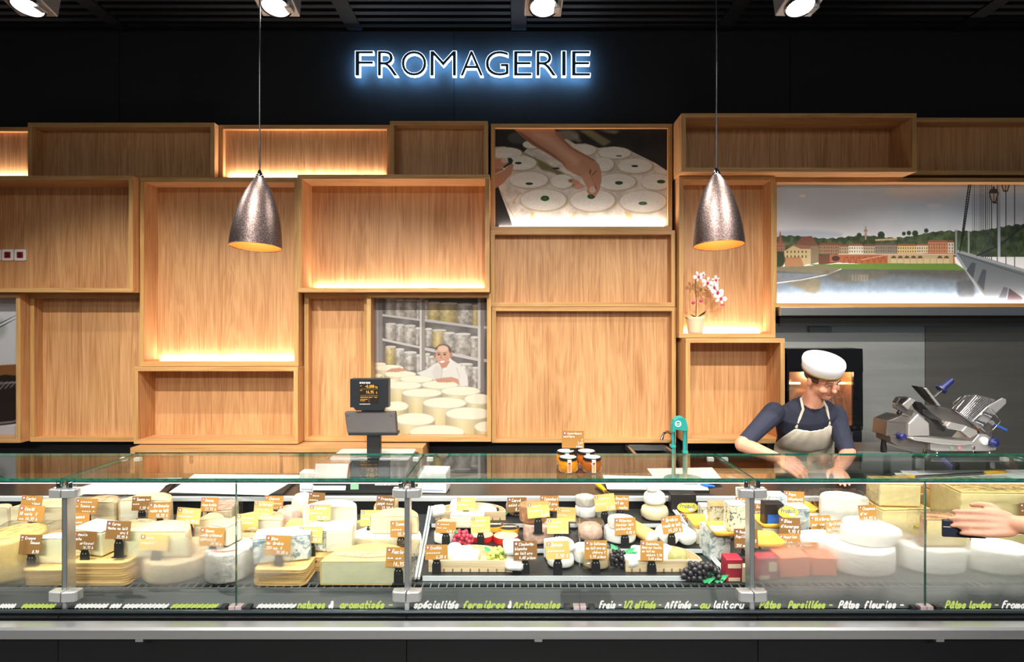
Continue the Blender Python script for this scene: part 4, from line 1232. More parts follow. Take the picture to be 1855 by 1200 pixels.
q = MB(); q.tube([(X(1512, od), od + .10, Z(697, od)), (X(1550, od), od + .10, Z(697, od))], .008, 8); q.tube([(X(1432, od), od + .10, Z(697, od)), (X(1462, od), od + .10, Z(697, od))], .008, 8); q.build('heating_rod', emission('hot_rod', (1, .55, .25, 1), 6), oven)
q = MB()
for xx in (1514, 1521, 1533, 1541):
    q.tube([(X(xx - 4, od), od + .06, Z(702, od)), (X(xx, od), od + .05, Z(735, od)), (X(xx + 3, od), od + .06, Z(766, od))], .0035, 6)
for zz in (722, 745, 752): q.tube([(X(1502, od), od + .05, Z(zz, od)), (X(1540, od), od + .05, Z(zz, od))], .003, 6)
q.build('spit_basket', CHROME, oven)
ch = thing('roast_chicken', (X(1488, od), od + .09, Z(735, od)), 'golden roast chicken turning inside the oven', 'roast chicken')
q = MB(); q.ball((X(1486, od), od + .09, Z(724, od)), .055, .045, .045, 16, 10, amp=.25); q.build('body', plain('roast_skin', srgb(226, 166, 84), .35, var=.3, scale=30, bump=.3), ch)
q = MB(); q.ball((X(1474, od), od + .075, Z(730, od)), .032, .024, .022, 12, 8, amp=.2); q.build('drumstick', plain('roast_skin', None), ch)
l = bpy.data.lights.new('oven_lamp', 'POINT'); l.energy, l.color, l.shadow_soft_size = 3.5, (1, .62, .36), .02
o = bpy.data.objects.new('oven_lamp', l); link(o, oven); o.location = Vector((X(1500, od), od + .06, wz1 - .03)) - oven.location

# ================================================================ CHEESES
def paste(name, col, rough=.45, holes=False):
    return plain(name, srgb(*col), rough, var=.07, scale=22, bump=.10, bscale=120, sss=.0, spec=.35)


P_PALE = paste('pale_paste', (236, 228, 202))
P_CREAM = paste('cream_paste', (238, 222, 182))
P_YEL = paste('yellow_paste', (232, 212, 154))
P_WHITE = paste('white_paste', (242, 239, 230))
P_GREEN = paste('ivory_green_paste', (222, 218, 178))
R_BEIGE = plain('beige_rind', srgb(214, 188, 148), .7, var=.22, scale=18, bump=.5, bscale=60)
R_GREY = plain('grey_mottled_rind', srgb(206, 200, 190), .8, var=.40, scale=34, bump=.6, bscale=70)
R_ORANGE = plain('orange_rind', srgb(216, 158, 104), .6, var=.25, scale=22, bump=.5, bscale=70)
R_BROWN = plain('brown_crust', srgb(182, 132, 92), .8, var=.5, scale=40, bump=.8, bscale=70)
R_WHITE = plain('white_bloomy_rind', srgb(242, 240, 234), .85, var=.06, scale=30, bump=.6, bscale=80)
R_YEL = plain('yellow_rind', srgb(230, 196, 124), .5, var=.12, scale=14, bump=.2, bscale=60)
R_PINK = plain('pink_mottled_rind', srgb(216, 178, 160), .75, var=.4, scale=36, bump=.6, bscale=70)
BOARDM = plain('golden_card_board', srgb(226, 186, 116), .6, var=.08, scale=10)
BOARDE = plain('golden_card_edge', srgb(206, 168, 108), .7)
TRAYM = plain('yellow_foam_tray', srgb(244, 190, 76), .55)
LWOOD = wood('pale_basket_wood', 'x', (236, 214, 178), (226, 200, 160), (204, 172, 130), .6)
FILM = glass('cling_film', (0.985, 0.985, 0.98, 1), 1.5, .06, 1.6)


def blue_mat(name, base, vein, sc=26.0, lo=.50, hi=.62):
    m, nt, bs, out = new_mat(name)
    tc = N(nt, 'ShaderNodeTexCoord')
    n1 = N(nt, 'ShaderNodeTexNoise', Scale=sc, Detail=5.0, Roughness=.6, Distortion=1.2); nt.links.new(tc.outputs['Object'], n1.inputs['Vector'])
    r = ramp(nt, [(lo, srgb(*base)), (hi, srgb(*vein))]); nt.links.new(n1.outputs['Fac'], r.inputs[0])
    nt.links.new(r.outputs[0], bs.inputs['Base Color'])
    bs.inputs['Roughness'].default_value = .5
    bp = N(nt, 'ShaderNodeBump', Strength=.25, Distance=.004); nt.links.new(n1.outputs['Fac'], bp.inputs['Height']); nt.links.new(bp.outputs[0], bs.inputs['Normal'])
    return m


P_BLUE = blue_mat('blue_veined_paste', (226, 228, 220), (120, 142, 150), 30.0, .45, .60)
P_SPOT = blue_mat('dark_spotted_paste', (232, 226, 196), (66, 84, 72), 55.0, .53, .60)

IT = {}


def put(cx, py, D, on, dd):
    """depth and base height of an item: on the deck by its base row, or on another item / on the tray"""
    global LEAN
    LEAN = 0.0
    if on == 'tray': return D, tray_z(D)
    if on and on.startswith('z'): return D, float(on[1:])
    if on:
        b_ = IT[on]
        LEAN = b_['lean']
        D = D if D else b_['D'] + dd
        return D, b_['top'] + .0595 * (D - b_['D']) * (LEAN > 0)
    D = D or deck_d(py)
    LEAN = math.atan(.0595)          # things on the sloping deck lean back with it
    return D, deck_z(D)


LEAN = 0.0


def reg(key, D, z, top, dep, x, t=None):
    IT[key] = dict(D=D, z=z, top=top, dep=dep, x=x, lean=LEAN)
    if t is not None and LEAN: t.rotation_euler.x = LEAN


def sector_pts(cx, cy, R, a0, a1, n=22):
    pts = [] if abs((a1 - a0) - 360) < 1 else [(cx, cy)] if abs(a1 - a0 - 180) > 2 else []
    k = n if pts or abs(a1 - a0 - 180) <= 2 else n
    for i in range(k + (0 if abs(a1 - a0 - 360) < 1 else 1)):
        a = math.radians(a0 + (a1 - a0) * i / k)
        pts.append((cx + R * math.cos(a), cy + R * math.sin(a)))
    return pts


def cheese(key, label, kind, cx, w, h, py=None, D=None, on=None, dd=0.0, dep=None, rot=0.0, pm=None, rm=None, group=None, tilt=0, film=False, name='cheese', a=None, cat='cheese', rt=None, sq=1.0):
    """kind: half (cut face to the viewer), wheel, wedge (a=(a0,a1)), block, dome, log. w,h in pixels of the photograph at the item's depth"""
    pm = pm or P_PALE; rm = rm or R_BEIGE
    D, z = put(cx, py, D, on, dd)
    z += .004
    W, H = S(w, D), S(h, D)
    xc = X(cx, D)
    t = thing(name, (xc, D, z), label, cat, group or 'cheeses in the counter')
    rt = rt if rt is not None else max(.0035, H * .04)
    if kind in ('half', 'wedge', 'wheel'):
        R = W / 2
        if kind == 'half':
            a0, a1 = 0 + rot, 180 + rot; yc = D + R * abs(math.sin(math.radians(rot))); depth = R * sq
        elif kind == 'wheel':
            a0, a1 = 0, 360; yc = D + R * sq; depth = 2 * R * sq
        else:
            a0, a1 = a; R = W; yc = D; depth = R * .8
        pts = sector_pts(xc, yc, R - rt, a0, a1)
        pts = [(p[0], yc + (p[1] - yc) * sq) for p in pts]
        q = MB(); q.prism(pts, 'z', z + rt * .6, z + H - rt * .6, smooth=(kind == 'wheel'))
        o = q.build('paste', pm, t, bevel=min(.004, H * .06))
        # rind: rounded shell over top, side and bottom
        prof = [(0, H), (R - rt * 2.2, H), (R - rt * .5, H - rt * .5), (R, H - rt * 2.2), (R * 1.008, H * .5), (R, rt * 2.2), (R - rt * .6, rt * .4), (R - rt * 2, 0), (0, 0)]
        inn = [(0, H - rt * .7), (R - rt * 1.2, H - rt * .7), (R - rt * 1.0, H * .5), (R - rt * 1.2, rt * .7), (0, rt * .7)]
        n = 30 if kind == 'wheel' else 20
        q = MB(); vs = []
        loop = prof + inn[::-1]
        m_ = len(loop)
        cols = n if kind == 'wheel' else n + 1
        for i in range(cols):
            an = math.radians(a0 + (a1 - a0) * i / n)
            for r_, zz in loop: vs.append((xc + r_ * math.cos(an), yc + r_ * sq * math.sin(an), z + zz))
        fs = []
        for i in range(n):
            j = (i + 1) % cols
            for k in range(m_): fs.append((i * m_ + k, i * m_ + (k + 1) % m_, j * m_ + (k + 1) % m_, j * m_ + k))
        q.add(vs, fs, 0, True)
        if kind != 'wheel': q.add(vs, [tuple(range(m_)), tuple(range((cols - 1) * m_, cols * m_))[::-1]], 0)
        o2 = q.build('rind', rm, t, weld=True)
        grow(o2, rt * .5, 28, random.random() * 9)
        x_off = 0
        reg(key, D, z, z + H, depth, xc, t)
    elif kind == 'block':
        dep = dep or W * .7
        mt = Matrix.Translation((xc, D + dep / 2, z)) @ Matrix.Rotation(math.radians(rot), 4, 'Z') @ Matrix.Rotation(math.radians(tilt), 4, 'X')
        q = MB(); q.box(-W / 2, W / 2, -dep / 2 + rt * .3, dep / 2 - rt, rt * .3, H - rt, 0, mt); q.build('paste', pm, t, bevel=min(.006, H * .1))
        q = MB(); q.box(-W / 2 + .001, W / 2 - .001, -dep / 2 + .002, dep / 2, H - rt, H, 0, mt); q.box(-W / 2 + .001, W / 2 - .001, dep / 2 - rt, dep / 2, 0, H - rt * 1.01, 0, mt)
        o2 = q.build('rind', rm, t, bevel=.003)
        reg(key, D, z, z + H, dep, xc, t)
    elif kind == 'dome':
        q = MB(); R = W / 2; d_ = (dep or W) / 2
        q.lathe([(0.0, 0), (R * .9, 0), (R, H * .12), (R, H * .45), (R * .9, H * .75), (R * .62, H * .94), (R * .3, H), (0.0, H)], (xc, D + d_, z), 26, 0, sy=d_ / R)
        o2 = q.build('body', rm, t); grow(o2, W * .02, 30, random.random() * 9)
        reg(key, D, z, z + H, 2 * d_, xc, t)
    elif kind == 'log':
        R = H / 2; L_ = dep or .12
        mt = Matrix.Translation((xc, D, z + R)) @ Matrix.Rotation(math.radians(rot), 4, 'Z') @ Matrix.Rotation(-math.pi / 2, 4, 'X')
        q = MB(); q.lathe([(R * .86, .003), (R, .010), (R, L_ - .012), (R * .85, L_), (0.0, L_)], (0, 0, 0), 26, 0, mt=mt, sx=W / H)
        o2 = q.build('rind', rm, t); grow(o2, R * .025, 40, random.random() * 9)
        q = MB(); q.lathe([(0.0, .0), (R * .80, .0005), (R * .93, .006)], (0, 0, 0), 26, 0, mt=mt, sx=W / H); q.build('cut_face', pm, t)
        reg(key, D, z, z + H, L_, xc, t)
    if film:
        it = IT[key]
        q = MB()
        q.box(xc - W / 2 - .004, xc + W / 2 + .004, D - .005, D + it['dep'] + .006, z + .009, z + H + .004)
        f = q.build('film_wrap', FILM, t)
        sm = f.modifiers.new('s', 'SUBSURF'); sm.subdivision_type = 'SIMPLE'; sm.levels = sm.render_levels = 4
        tx = bpy.data.textures.new('crinkle', 'CLOUDS'); tx.noise_scale = .03
        dm = f.modifiers.new('d', 'DISPLACE'); dm.texture = tx; dm.strength = .012; dm.mid_level = .35
        # gathered tail of film at one end
        if film == 'tail':
            q = MB()
            for k in range(7):
                a_ = k * .9
                q.add([(xc - W / 2 + .005, D + .02, z + H * .45), (xc - W / 2 - .05 - .01 * (k % 3), D + .02 + .04 * math.sin(a_), z + H * .3 + .045 * math.cos(a_)), (xc - W / 2 - .045, D + .02 + .04 * math.sin(a_ + .7), z + H * .3 + .045 * math.cos(a_ + .7))], [(0, 1, 2)])
            q.build('film_tail', FILM, t)
    return t


def boards(key, label, cx, py, w, h, n, dep, D=None, on=None, rot=0):
    D, z = put(cx, py, D, on, 0)
    z += .001
    W, H = S(w, D), S(h, D)
    xc = X(cx, D)
    t = thing('stack_of_serving_boards', (xc, D, z), label, 'serving boards', 'stacks of golden serving boards')
    th = H / n
    pts0 = rounded(W, dep, min(W, dep) * .16, 5)
    for k in range(n):
        jx, jy, jr = random.uniform(-.003, .003), random.uniform(-.003, .003), random.uniform(-.01, .01) + math.radians(rot)
        mt = Matrix.Translation((xc + jx, D + dep / 2 + jy, z + k * th)) @ Matrix.Rotation(jr, 4, 'Z')
        q = MB(); q.prism(pts0, 'z', 0, th * .72, 0, mt, mcap=1)
        q.build('board', [BOARDE, BOARDM], t)
    reg(key, D, z, z + H - th * .28, dep, xc, t)
    return t


# ---------------------------------------------------------------- stepped black tray of the middle section
tray = thing('stepped_display_tray', (.2, 2.24, deck_z(2.24)), 'black stepped display tray with white side rails in the middle section', 'display tray')
STEP = [(2.245, 2.46, .020), (2.46, 2.70, .030), (2.70, 2.925, .042)]


def tray_x(D, side): return (-.372 - .069 * (D - 2.24)) if side < 0 else (.815 - .069 * (D - 2.24))


def tray_z(D):
    for a, c, h in STEP:
        if D < c: return deck_z(a) + h + .012 * 0
    return deck_z(STEP[-1][0]) + STEP[-1][2]


for i, (a, c, h) in enumerate(STEP):
    zt_ = deck_z(a) + h
    q = MB()
    pts = [(tray_x(a, -1), a), (tray_x(a, 1), a), (tray_x(c, 1), c), (tray_x(c, -1), c)]
    q.prism(pts, 'z', deck_z(c) + .001, zt_); q.build('tray_step', plain('black_tray', srgb(40, 41, 42), .35, var=.15, scale=30), tray)
    q = MB(); q.prism([(tray_x(a, -1) + .01, a - .003), (tray_x(a, 1) - .01, a - .003), (tray_x(a, 1) - .01, a - .0002), (tray_x(a, -1) + .01, a - .0002)], 'z', zt_ - .016 if i else zt_ - .018, zt_ + .001)
    q.build('step_trim', plain('bright_trim', srgb(226, 230, 232), .3, .2), tray)
for sd in (-1, 1):
    q = MB()
    for k in range(2):
        off = sd * (.004 + .013 * k)
        q.tube([(tray_x(2.235, sd) + off, 2.235, deck_z(2.235) + .016), (tray_x(2.46, sd) + off, 2.46, deck_z(2.46) + .022), (tray_x(2.70, sd) + off, 2.70, deck_z(2.7) + .030), (tray_x(2.9, sd) + off, 2.9, deck_z(2.9) + .048)], .0055, 8)
    q.build('side_rail', plain('bright_trim', None), tray)

C = cheese
# ---------------------------------------------------------------- left of the first post
C('l1', 'cream cheese wedge at the back of the far left edge', 'half', -6, 46, 42, D=2.72, pm=P_CREAM)
C('l2', 'film-wrapped yellow wheel in the lower left corner', 'wheel', -12, 98, 78, py=1066, pm=P_YEL, rm=R_YEL, film=True)
C('l3', 'wide pale half wheel behind the two overlapping price cards by the left post', 'half', 70, 104, 52, D=2.66, pm=P_CREAM, rm=R_BEIGE)
boards('l4', 'stack of golden boards left of the first glass post', 80, 1062, 82, 30, 7, .17)
C('l5', 'pale cheese half resting on boards left of the first post', 'half', 92, 62, 46, on='l4', dd=.045, pm=P_GREEN, rm=R_GREY)
C('l6', 'orange-rinded cheese lying flat left of the first post', 'wheel', 84, 60, 22, D=2.48, pm=P_PALE, rm=R_ORANGE)
# ---------------------------------------------------------------- first section, left pane
C('a1', 'film-wrapped cream half wheel at the back beside the first post', 'half', 172, 78, 56, D=2.70, pm=P_CREAM, rm=R_BEIGE, film=True)
boards('a2', 'tall stack of golden boards right of the first post', 178, 1066, 104, 44, 10, .19)
C('a3', 'pale block with mottled white top standing on boards by the first post', 'block', 162, 70, 46, on='a2', dd=.05, dep=.11, rot=-14, pm=P_GREEN, rm=R_GREY)
C('a4', 'broad pale half wheel at the back beside the dark brown price card', 'half', 262, 92, 62, D=2.68, pm=P_PALE, rm=R_BEIGE)
C('a5', 'film-wrapped half cheese in the middle of the left section', 'half', 238, 86, 44, D=2.50, pm=P_PALE, rm=R_BEIGE, film=True)
C('a6', 'rough beige wheel lying at the front under the big pale half wheel', 'wheel', 292, 130, 36, py=1067, pm=P_PALE, rm=R_BEIGE)
C('a7', 'big pale half wheel stacked at the front behind the misted glass', 'half', 282, 116, 50, on='a6', dd=.05, pm=P_GREEN, rm=R_BEIGE)
C('a8', 'yellow wedge with orange rind behind the misted patch', 'half', 316, 74, 32, D=2.56, pm=P_CREAM, rm=R_ORANGE)
C('a9', 'pointed pale wedge behind the plain ochre card of the left section', 'wedge', 352, 50, 44, D=2.56, a=(25, 80), pm=P_CREAM, rm=R_BEIGE)
C('a10', 'pink-rinded block at the back under the narrow ochre card', 'block', 388, 48, 40, D=2.70, dep=.14, rot=12, pm=P_CREAM, rm=R_PINK, film=True)
C('a11', 'round pinkish cheese in front of the pink-rinded block', 'dome', 384, 46, 30, D=2.54, rm=R_PINK)
C('a12', 'grey mottled wheel with a red-rimmed top at the front', 'wheel', 396, 84, 56, py=1067, pm=P_PALE, rm=R_GREY)
C('a13', 'small pale wedge on top of the grey mottled wheel', 'block', 400, 42, 36, on='a12', dd=.065, dep=.08, rot=-18, pm=P_PALE, rm=R_BEIGE)
q = MB(); it = IT['a12']; q.lathe([(.062, 0), (.078, .0), (.078, .0012), (.062, .0012), (.062, 0)], (it['x'], it['D'] + .09, it['top'] + .001), 30, cap=False)
lb = q.build('paper_ring', plain('red_paper', srgb(206, 96, 74), .6)); tag(lb, 'red paper ring around the top of the grey mottled wheel', 'paper ring')
set_origin(lb, (it['x'], it['D'] + .09, it['top'] + .001))
# ---------------------------------------------------------------- first section, right pane
C('b1', 'long pale half wheel behind the middle joint of the left glass', 'half', 462, 100, 54, D=2.52, pm=P_PALE, rm=R_BEIGE)
C('b2', 'cheese with pale pink rind leaning behind the long half wheel', 'dome', 512, 50, 44, D=2.66, rm=R_PINK)
C('b3', 'low pale cheese under film beside the blue wedge', 'half', 442, 56, 44, D=2.40, pm=P_PALE, rm=R_BEIGE, film=True)
boards('b4', 'front stack of golden boards under the blue-veined wedge', 505, 1066, 96, 30, 8, .15)
C('b5', 'thick blue-veined cheese wedge on golden boards', 'block', 505, 98, 48, on='b4', dd=.05, dep=.10, rot=14, pm=P_BLUE, rm=R_WHITE)
boards('b6', 'stack of golden boards in the middle distance behind the blue wedge', 530, 985, 36, 36, 9, .10, D=2.56)
C('b7', 'rounded cream cheese half tipped up at the back', 'dome', 543, 44, 52, D=2.74, on='z0.82', dep=.09, rm=P_CREAM)
boards('b8', 'stack of golden boards under the second blue cheese', 580, 1036, 64, 28, 7, .13)
C('b9', 'small blue-veined block left on its golden boards', 'block', 574, 40, 40, on='b8', dd=.035, dep=.09, rot=-8, pm=P_BLUE, rm=R_WHITE)
C('b10', 'ivory block beside the small blue-veined block', 'block', 611, 46, 40, on='b8', dd=.03, dep=.11, rot=8, pm=P_PALE, rm=R_WHITE)
C('b11', 'white cut wheel on the second tier beside the blue cheese', 'half', 597, 96, 50, D=2.56, on='z0.836', pm=P_PALE, rm=R_WHITE)
C('b11b', 'plain pale wheel carrying the white cut wheel', 'wheel', 604, 90, 15, D=2.55, pm=P_PALE, rm=R_BEIGE)
C('b12', 'orange-edged cheese at the back under the brown price card', 'block', 696, 38, 42, D=2.74, dep=.10, pm=P_CREAM, rm=R_ORANGE)
C('b13', 'lowest big half wheel with printed pink top beside the middle post', 'half', 662, 164, 44, py=1064, pm=P_GREEN, rm=R_YEL, film=True)
C('b14', 'white-topped half wheel stacked second from the bottom by the middle post', 'half', 695, 136, 34, D=2.45, pm=P_CREAM, rm=R_WHITE)
C('b15', 'cream wedge topmost of the pile by the middle post', 'half', 714, 88, 32, on='b14', dd=.03, pm=P_CREAM, rm=R_BEIGE)
C('b16', 'small quarter cheese at the back left of the middle post pile', 'half', 657, 40, 30, D=2.62, pm=P_CREAM, rm=R_YEL)
it = IT['b13']
q = MB()
q.prism([(p[0], p[1]) for p in sector_pts(it['x'], it['D'] + .02, .135, 10, 170, 16)], 'z', it['top'] + .0045, it['top'] + .0055)
lb = q.build('printed_label', plain('pink_print', srgb(228, 178, 150), .6, var=.35, scale=60)); tag(lb, 'faded pink printed label on the lowest big half wheel', 'label')
set_origin(lb, (it['x'], it['D'] + .05, it['top'] + .0045))

# ---------------------------------------------------------------- wooden half-moon baskets
def basket(key, label, cx, D, w, h, dep, flip=False):
    z = tray_z(D) + .001
    W, H = S(w, D), S(h, D)
    xc = X(cx, D)
    t = thing('wooden_cheese_tray', (xc, D, z), label, 'wooden tray', 'pale wooden cheese trays')
    n = 26
    pts = []
    for i in range(n + 1):
        a_ = math.pi * i / n
        pts.append((xc + math.cos(a_) * W / 2, D + .012 + (dep - .012) * math.sin(a_)))
    pts = [(xc + W / 2, D + .004), ] + pts + [(xc - W / 2, D + .004)]
    q = MB(); q.prism([(p[0], p[1]) for p in pts], 'z', z, z + .005); q.build('base', LWOOD, t)
    q = MB()
    m_ = len(pts)
    inner = [(xc + (p[0] - xc) * .965, D + .010 + (p[1] - D - .004) * .94) for p in pts]
    vs = [(p[0], p[1], z + zz) for zz in (0.004, H) for p in pts] + [(p[0], p[1], z + zz) for zz in (0.004, H) for p in inner]
    fs = []
    for i in range(m_):
        j = (i + 1) % m_
        fs += [(i, j, m_ + j, m_ + i), (2 * m_ + j, 2 * m_ + i, 3 * m_ + i, 3 * m_ + j), (m_ + i, m_ + j, 3 * m_ + j, 3 * m_ + i), (i, j, 2 * m_ + j, 2 * m_ + i)]
    q.add(vs, fs, 0, False); q.build('rim', LWOOD, t)
    for k in range(9):
        xx = xc - W * .42 + W * .84 * k / 8
        q = MB(); q.box(xx - .003, xx + .003, D + .0025, D + .006, z + .001, z + H * .3); q.build('notch', plain('notch_dark', srgb(150, 112, 74), .8), t)
    reg(key, D, z, z + .006, dep, xc, t)


basket('t1', 'half-moon wooden tray of white cheeses at the front left of the stepped tray', 852, 2.275, 152, 21, .15)
basket('t2', 'half-moon wooden tray of white cheeses at the front right of the stepped tray', 1203, 2.275, 138, 22, .15)
basket('t3', 'half-moon wooden tray of white cheeses at the back of the stepped tray', 852, 2.74, 128, 16, .13)
k = 0
ORD = ['first', 'second', 'third', 'fourth', 'fifth', 'sixth']
for key, spots in (('t1', [(806, .05, 44, 26), (836, .03, 42, 24), (866, .05, 44, 26), (822, .085, 40, 28), (856, .09, 40, 28)]),
                   ('t2', [(1158, .04, 40, 24), (1184, .03, 38, 22), (1170, .085, 44, 26), (1206, .08, 42, 26)]),
                   ('t3', [(806, .03, 30, 22), (826, .06, 32, 24), (848, .03, 30, 20), (880, .03, 36, 18), (898, .045, 26, 16)])):
    nm = {'t1': 'front left', 't2': 'front right', 't3': 'back'}[key]
    ranks = sorted(range(len(spots)), key=lambda j: spots[j][0])
    for i, (px, dy, w, h) in enumerate(spots):
        rk = ORD[ranks.index(i)]
        D = IT[key]['D'] + dy
        if i % 2 == 0:
            C('w%d' % k, 'small white goat log, %s from the left in the %s wooden tray' % (rk, nm), 'log', px, w * .75, h, D=D, on='z%.4f' % IT[key]['top'], dep=.06, rot=70 if i % 4 else 110, pm=P_WHITE, rm=R_WHITE, group='white cheeses in the %s wooden tray' % nm)
        else:
            C('w%d' % k, 'small round white goat cheese, %s from the left in the %s wooden tray' % (rk, nm), 'dome', px, w * .8, h, D=D, on='z%.4f' % IT[key]['top'], dep=S(w * .7, D), rm=R_WHITE, group='white cheeses in the %s wooden tray' % nm)
        k += 1
C('hg', 'herb-green goat cheese in the front right wooden tray', 'dome', 1232, 34, 26, D=2.305, on='z%.4f' % IT['t2']['top'], rm=plain('herb_green_rind', srgb(176, 170, 112), .8, var=.35, scale=40, bump=.5))

# ---------------------------------------------------------------- stepped tray: the other cheeses
T = 'tray'
C('m1', 'lower of two small white rounds by the left tray rail', 'wheel', 803, 38, 18, D=2.50, on=T, pm=P_WHITE, rm=R_WHITE)
C('m2', 'upper of two small white rounds by the left tray rail', 'wheel', 804, 34, 16, on='m1', dd=.005, pm=P_WHITE, rm=R_BEIGE)
C('m3', 'pale block behind the red grapes', 'block', 846, 62, 24, D=2.66, on='z0.825', dep=.06, pm=P_PALE, rm=R_WHITE)


def labelled_round(key, label, cx, w, h, D, on, side, top, line, sq=.9):
    D, z = put(cx, None, D, on, 0); z += .001
    W, H = S(w, D), S(h, D); xc = X(cx, D); R = W / 2
    t = thing('boxed_round_cheese', (xc, D, z), label, 'cheese', 'boxed round cheeses')
    q = MB(); q.lathe([(R, 0), (R * 1.01, H * .1), (R, H)], (xc, D + R * sq, z), 28, sy=sq); q.build('box_side', side, t)
    q = MB(); q.lathe([(0.0, H), (R * .9, H), (R * .98, H - .001), (R * .98, H - .004)], (xc, D + R * sq, z + .0012), 28, sy=sq); q.build('paper_top', top, t)
    q = MB()
    for kx in range(-2, 3):
        for dx, dy in ((1, .6), (1, -.6)):
            o = Vector((xc, D + R * sq, z + H + .0024))
            p0 = (kx * R * .3 - dx * R * .42, -dy * R * .42); p1 = (kx * R * .3 + dx * R * .42, dy * R * .42)
            f = lambda p: (max(-R * .8, min(R * .8, p[0])), max(-R * .62, min(R * .62, p[1])))
            q.ribbon([f(p0), f(p1)], .0022, o, Vector((1, 0, 0)), Vector((0, sq, 0)))
    q.build('print_lines', line, t)
    reg(key, D, z, z + H, W * sq, xc, t)


RED = plain('red_box', srgb(206, 40, 34), .45); PEACH = plain('peach_top', srgb(244, 196, 160), .5); CRE = plain('cream_line', srgb(250, 236, 214), .5)
labelled_round('m4', 'red-sided boxed round cheese beside the red grapes', 872, 42, 10, 2.52, T, RED, PEACH, CRE)
labelled_round('m5', 'red-sided boxed round cheese nearer the middle card', 916, 46, 11, 2.50, T, RED, PEACH, CRE)
OB = plain('orange_box', srgb(240, 170, 50), .5); BK = plain('black_top', srgb(36, 34, 32), .5)
labelled_round('m6', 'orange boxed round cheese with black printed top at the back left', 893, 38, 9, 2.60, 'z0.832', OB, BK, CRE)
labelled_round('m7', 'orange boxed round cheese with black printed top at the back right', 922, 38, 9, 2.585, 'z0.826', OB, BK, CRE)
C('m8', 'pink mottled cheese under the brown card at the back of the tray', 'dome', 937, 42, 28, D=2.80, on=T, rm=R_PINK)
C('m9', 'pale crusted tomme, the lower of the stacked pair', 'wheel', 976, 56, 32, D=2.50, on=T, pm=P_PALE, rm=R_PINK)
C('m10', 'orange-brown crusted tomme, the upper of the stacked pair', 'wheel', 966, 50, 30, on='m9', dd=.02, pm=P_PALE, rm=R_BROWN)
C('m11', 'lower white goat cylinder at the front middle', 'log', 950, 62, 24, D=2.31, on=T, dep=.07, rot=84, pm=P_WHITE, rm=R_WHITE)
C('m12', 'upper white goat cylinder at the front middle', 'log', 944, 54, 22, D=2.33, on='z%.4f' % (IT['m11']['top'] - .002), dep=.07, rot=96, pm=P_WHITE, rm=R_WHITE)
C('m13', 'crinkly white round, lower of the pile beside the glass joint', 'dome', 1017, 50, 24, D=2.30, on=T, rm=R_WHITE)
C('m14', 'crinkly white round, upper of the pile beside the glass joint', 'dome', 1020, 46, 20, on='m13', dd=.01, rm=R_WHITE)
C('m15', 'white cut cheese standing behind the crinkly rounds', 'block', 1003, 30, 34, D=2.385, on=T, dep=.05, rot=20, pm=P_WHITE, rm=R_WHITE)
C('m16', 'small beige round with pale orange top at the front', 'wheel', 1083, 50, 26, D=2.29, on=T, pm=P_CREAM, rm=R_BEIGE, film=True)
C('m17', 'pale round behind the small beige round', 'wheel', 1062, 44, 26, D=2.345, on=T, pm=P_CREAM, rm=R_WHITE)
C('m18', 'lower white round of the pair behind the dark grapes', 'wheel', 1128, 58, 22, D=2.50, on=T, pm=P_WHITE, rm=R_WHITE)
C('m19', 'upper white round of the pair behind the dark grapes', 'wheel', 1130, 50, 16, on='m18', dd=.01, pm=P_WHITE, rm=R_WHITE)
C('m20', 'pinkish wrapped cheese at the glass joint', 'dome', 1072, 46, 26, D=2.54, on=T, rm=R_PINK, film=True)
C('m21', 'white round with shadowed side at the back by the joint', 'wheel', 1064, 40, 18, D=2.76, on=T, pm=P_WHITE, rm=R_WHITE)
C('m22', 'second white round at the back behind the joint', 'wheel', 1062, 36, 16, on='m21', dd=.01, pm=P_WHITE, rm=R_GREY)
C('m23', 'grey-green ash round beside the leaning cards', 'wheel', 1104, 44, 22, D=2.74, on=T, pm=P_WHITE, rm=plain('ash_rind', srgb(170, 176, 164), .8, var=.25, scale=40, bump=.5))
C('m24', 'orange waxed log with a white cut end', 'log', 1183, 30, 24, D=2.50, on=T, dep=.17, rot=22, pm=P_WHITE, rm=plain('orange_wax', srgb(244, 196, 120), .5))
C('m25', 'white round log end under the tilted card', 'log', 1216, 34, 28, D=2.475, on=T, dep=.10, rot=8, pm=P_WHITE, rm=R_WHITE)
C('m26', 'plump white log end at the right of the tray', 'log', 1249, 36, 30, D=2.48, on=T, dep=.12, rot=14, pm=P_WHITE, rm=R_WHITE)
C('m27', 'yellowish round at the bottom of the pointed pile', 'dome', 1192, 50, 26, D=2.72, on=T, rm=P_CREAM)
C('m28', 'white round on the pointed pile', 'dome', 1190, 40, 22, on='m27', dd=.01, rm=R_WHITE)
C('m29', 'topmost tiny white cheese of the pointed pile', 'dome', 1184, 22, 18, on='m28', dd=.01, rm=R_WHITE)


# ---------------------------------------------------------------- grapes
def leaf(mb, c, L_, W_, ang, up=.3, m=0):
    c = Vector(c)
    u = Vector((math.cos(ang), math.sin(ang) * .7, up)).normalized(); v = Vector((-math.sin(ang), math.cos(ang), 0))
    P = [(0, 0), (.25, .35), (.45, .32), (.55, .5), (.75, .28), (1, 0), (.75, -.28), (.55, -.5), (.45, -.32), (.25, -.35)]
    n_ = Vector((0, 0, 1))
    vs = [c + u * (a_ * L_) + v * (b_ * W_) + n_ * (-.25 * W_ * abs(b_) * 2) for a_, b_ in P]
    mid = c + u * (L_ * .5) + n_ * .004
    mb.add(vs + [mid], [(i, (i + 1) % 10, 10) for i in range(10)], m, True)
    mb.add([p - n_ * .0008 for p in vs] + [mid - n_ * .0008], [((i + 1) % 10, i, 10) for i in range(10)], m, True)


GREEN = plain('green_leaf', srgb(44, 150, 88), .45, var=.25, scale=40)


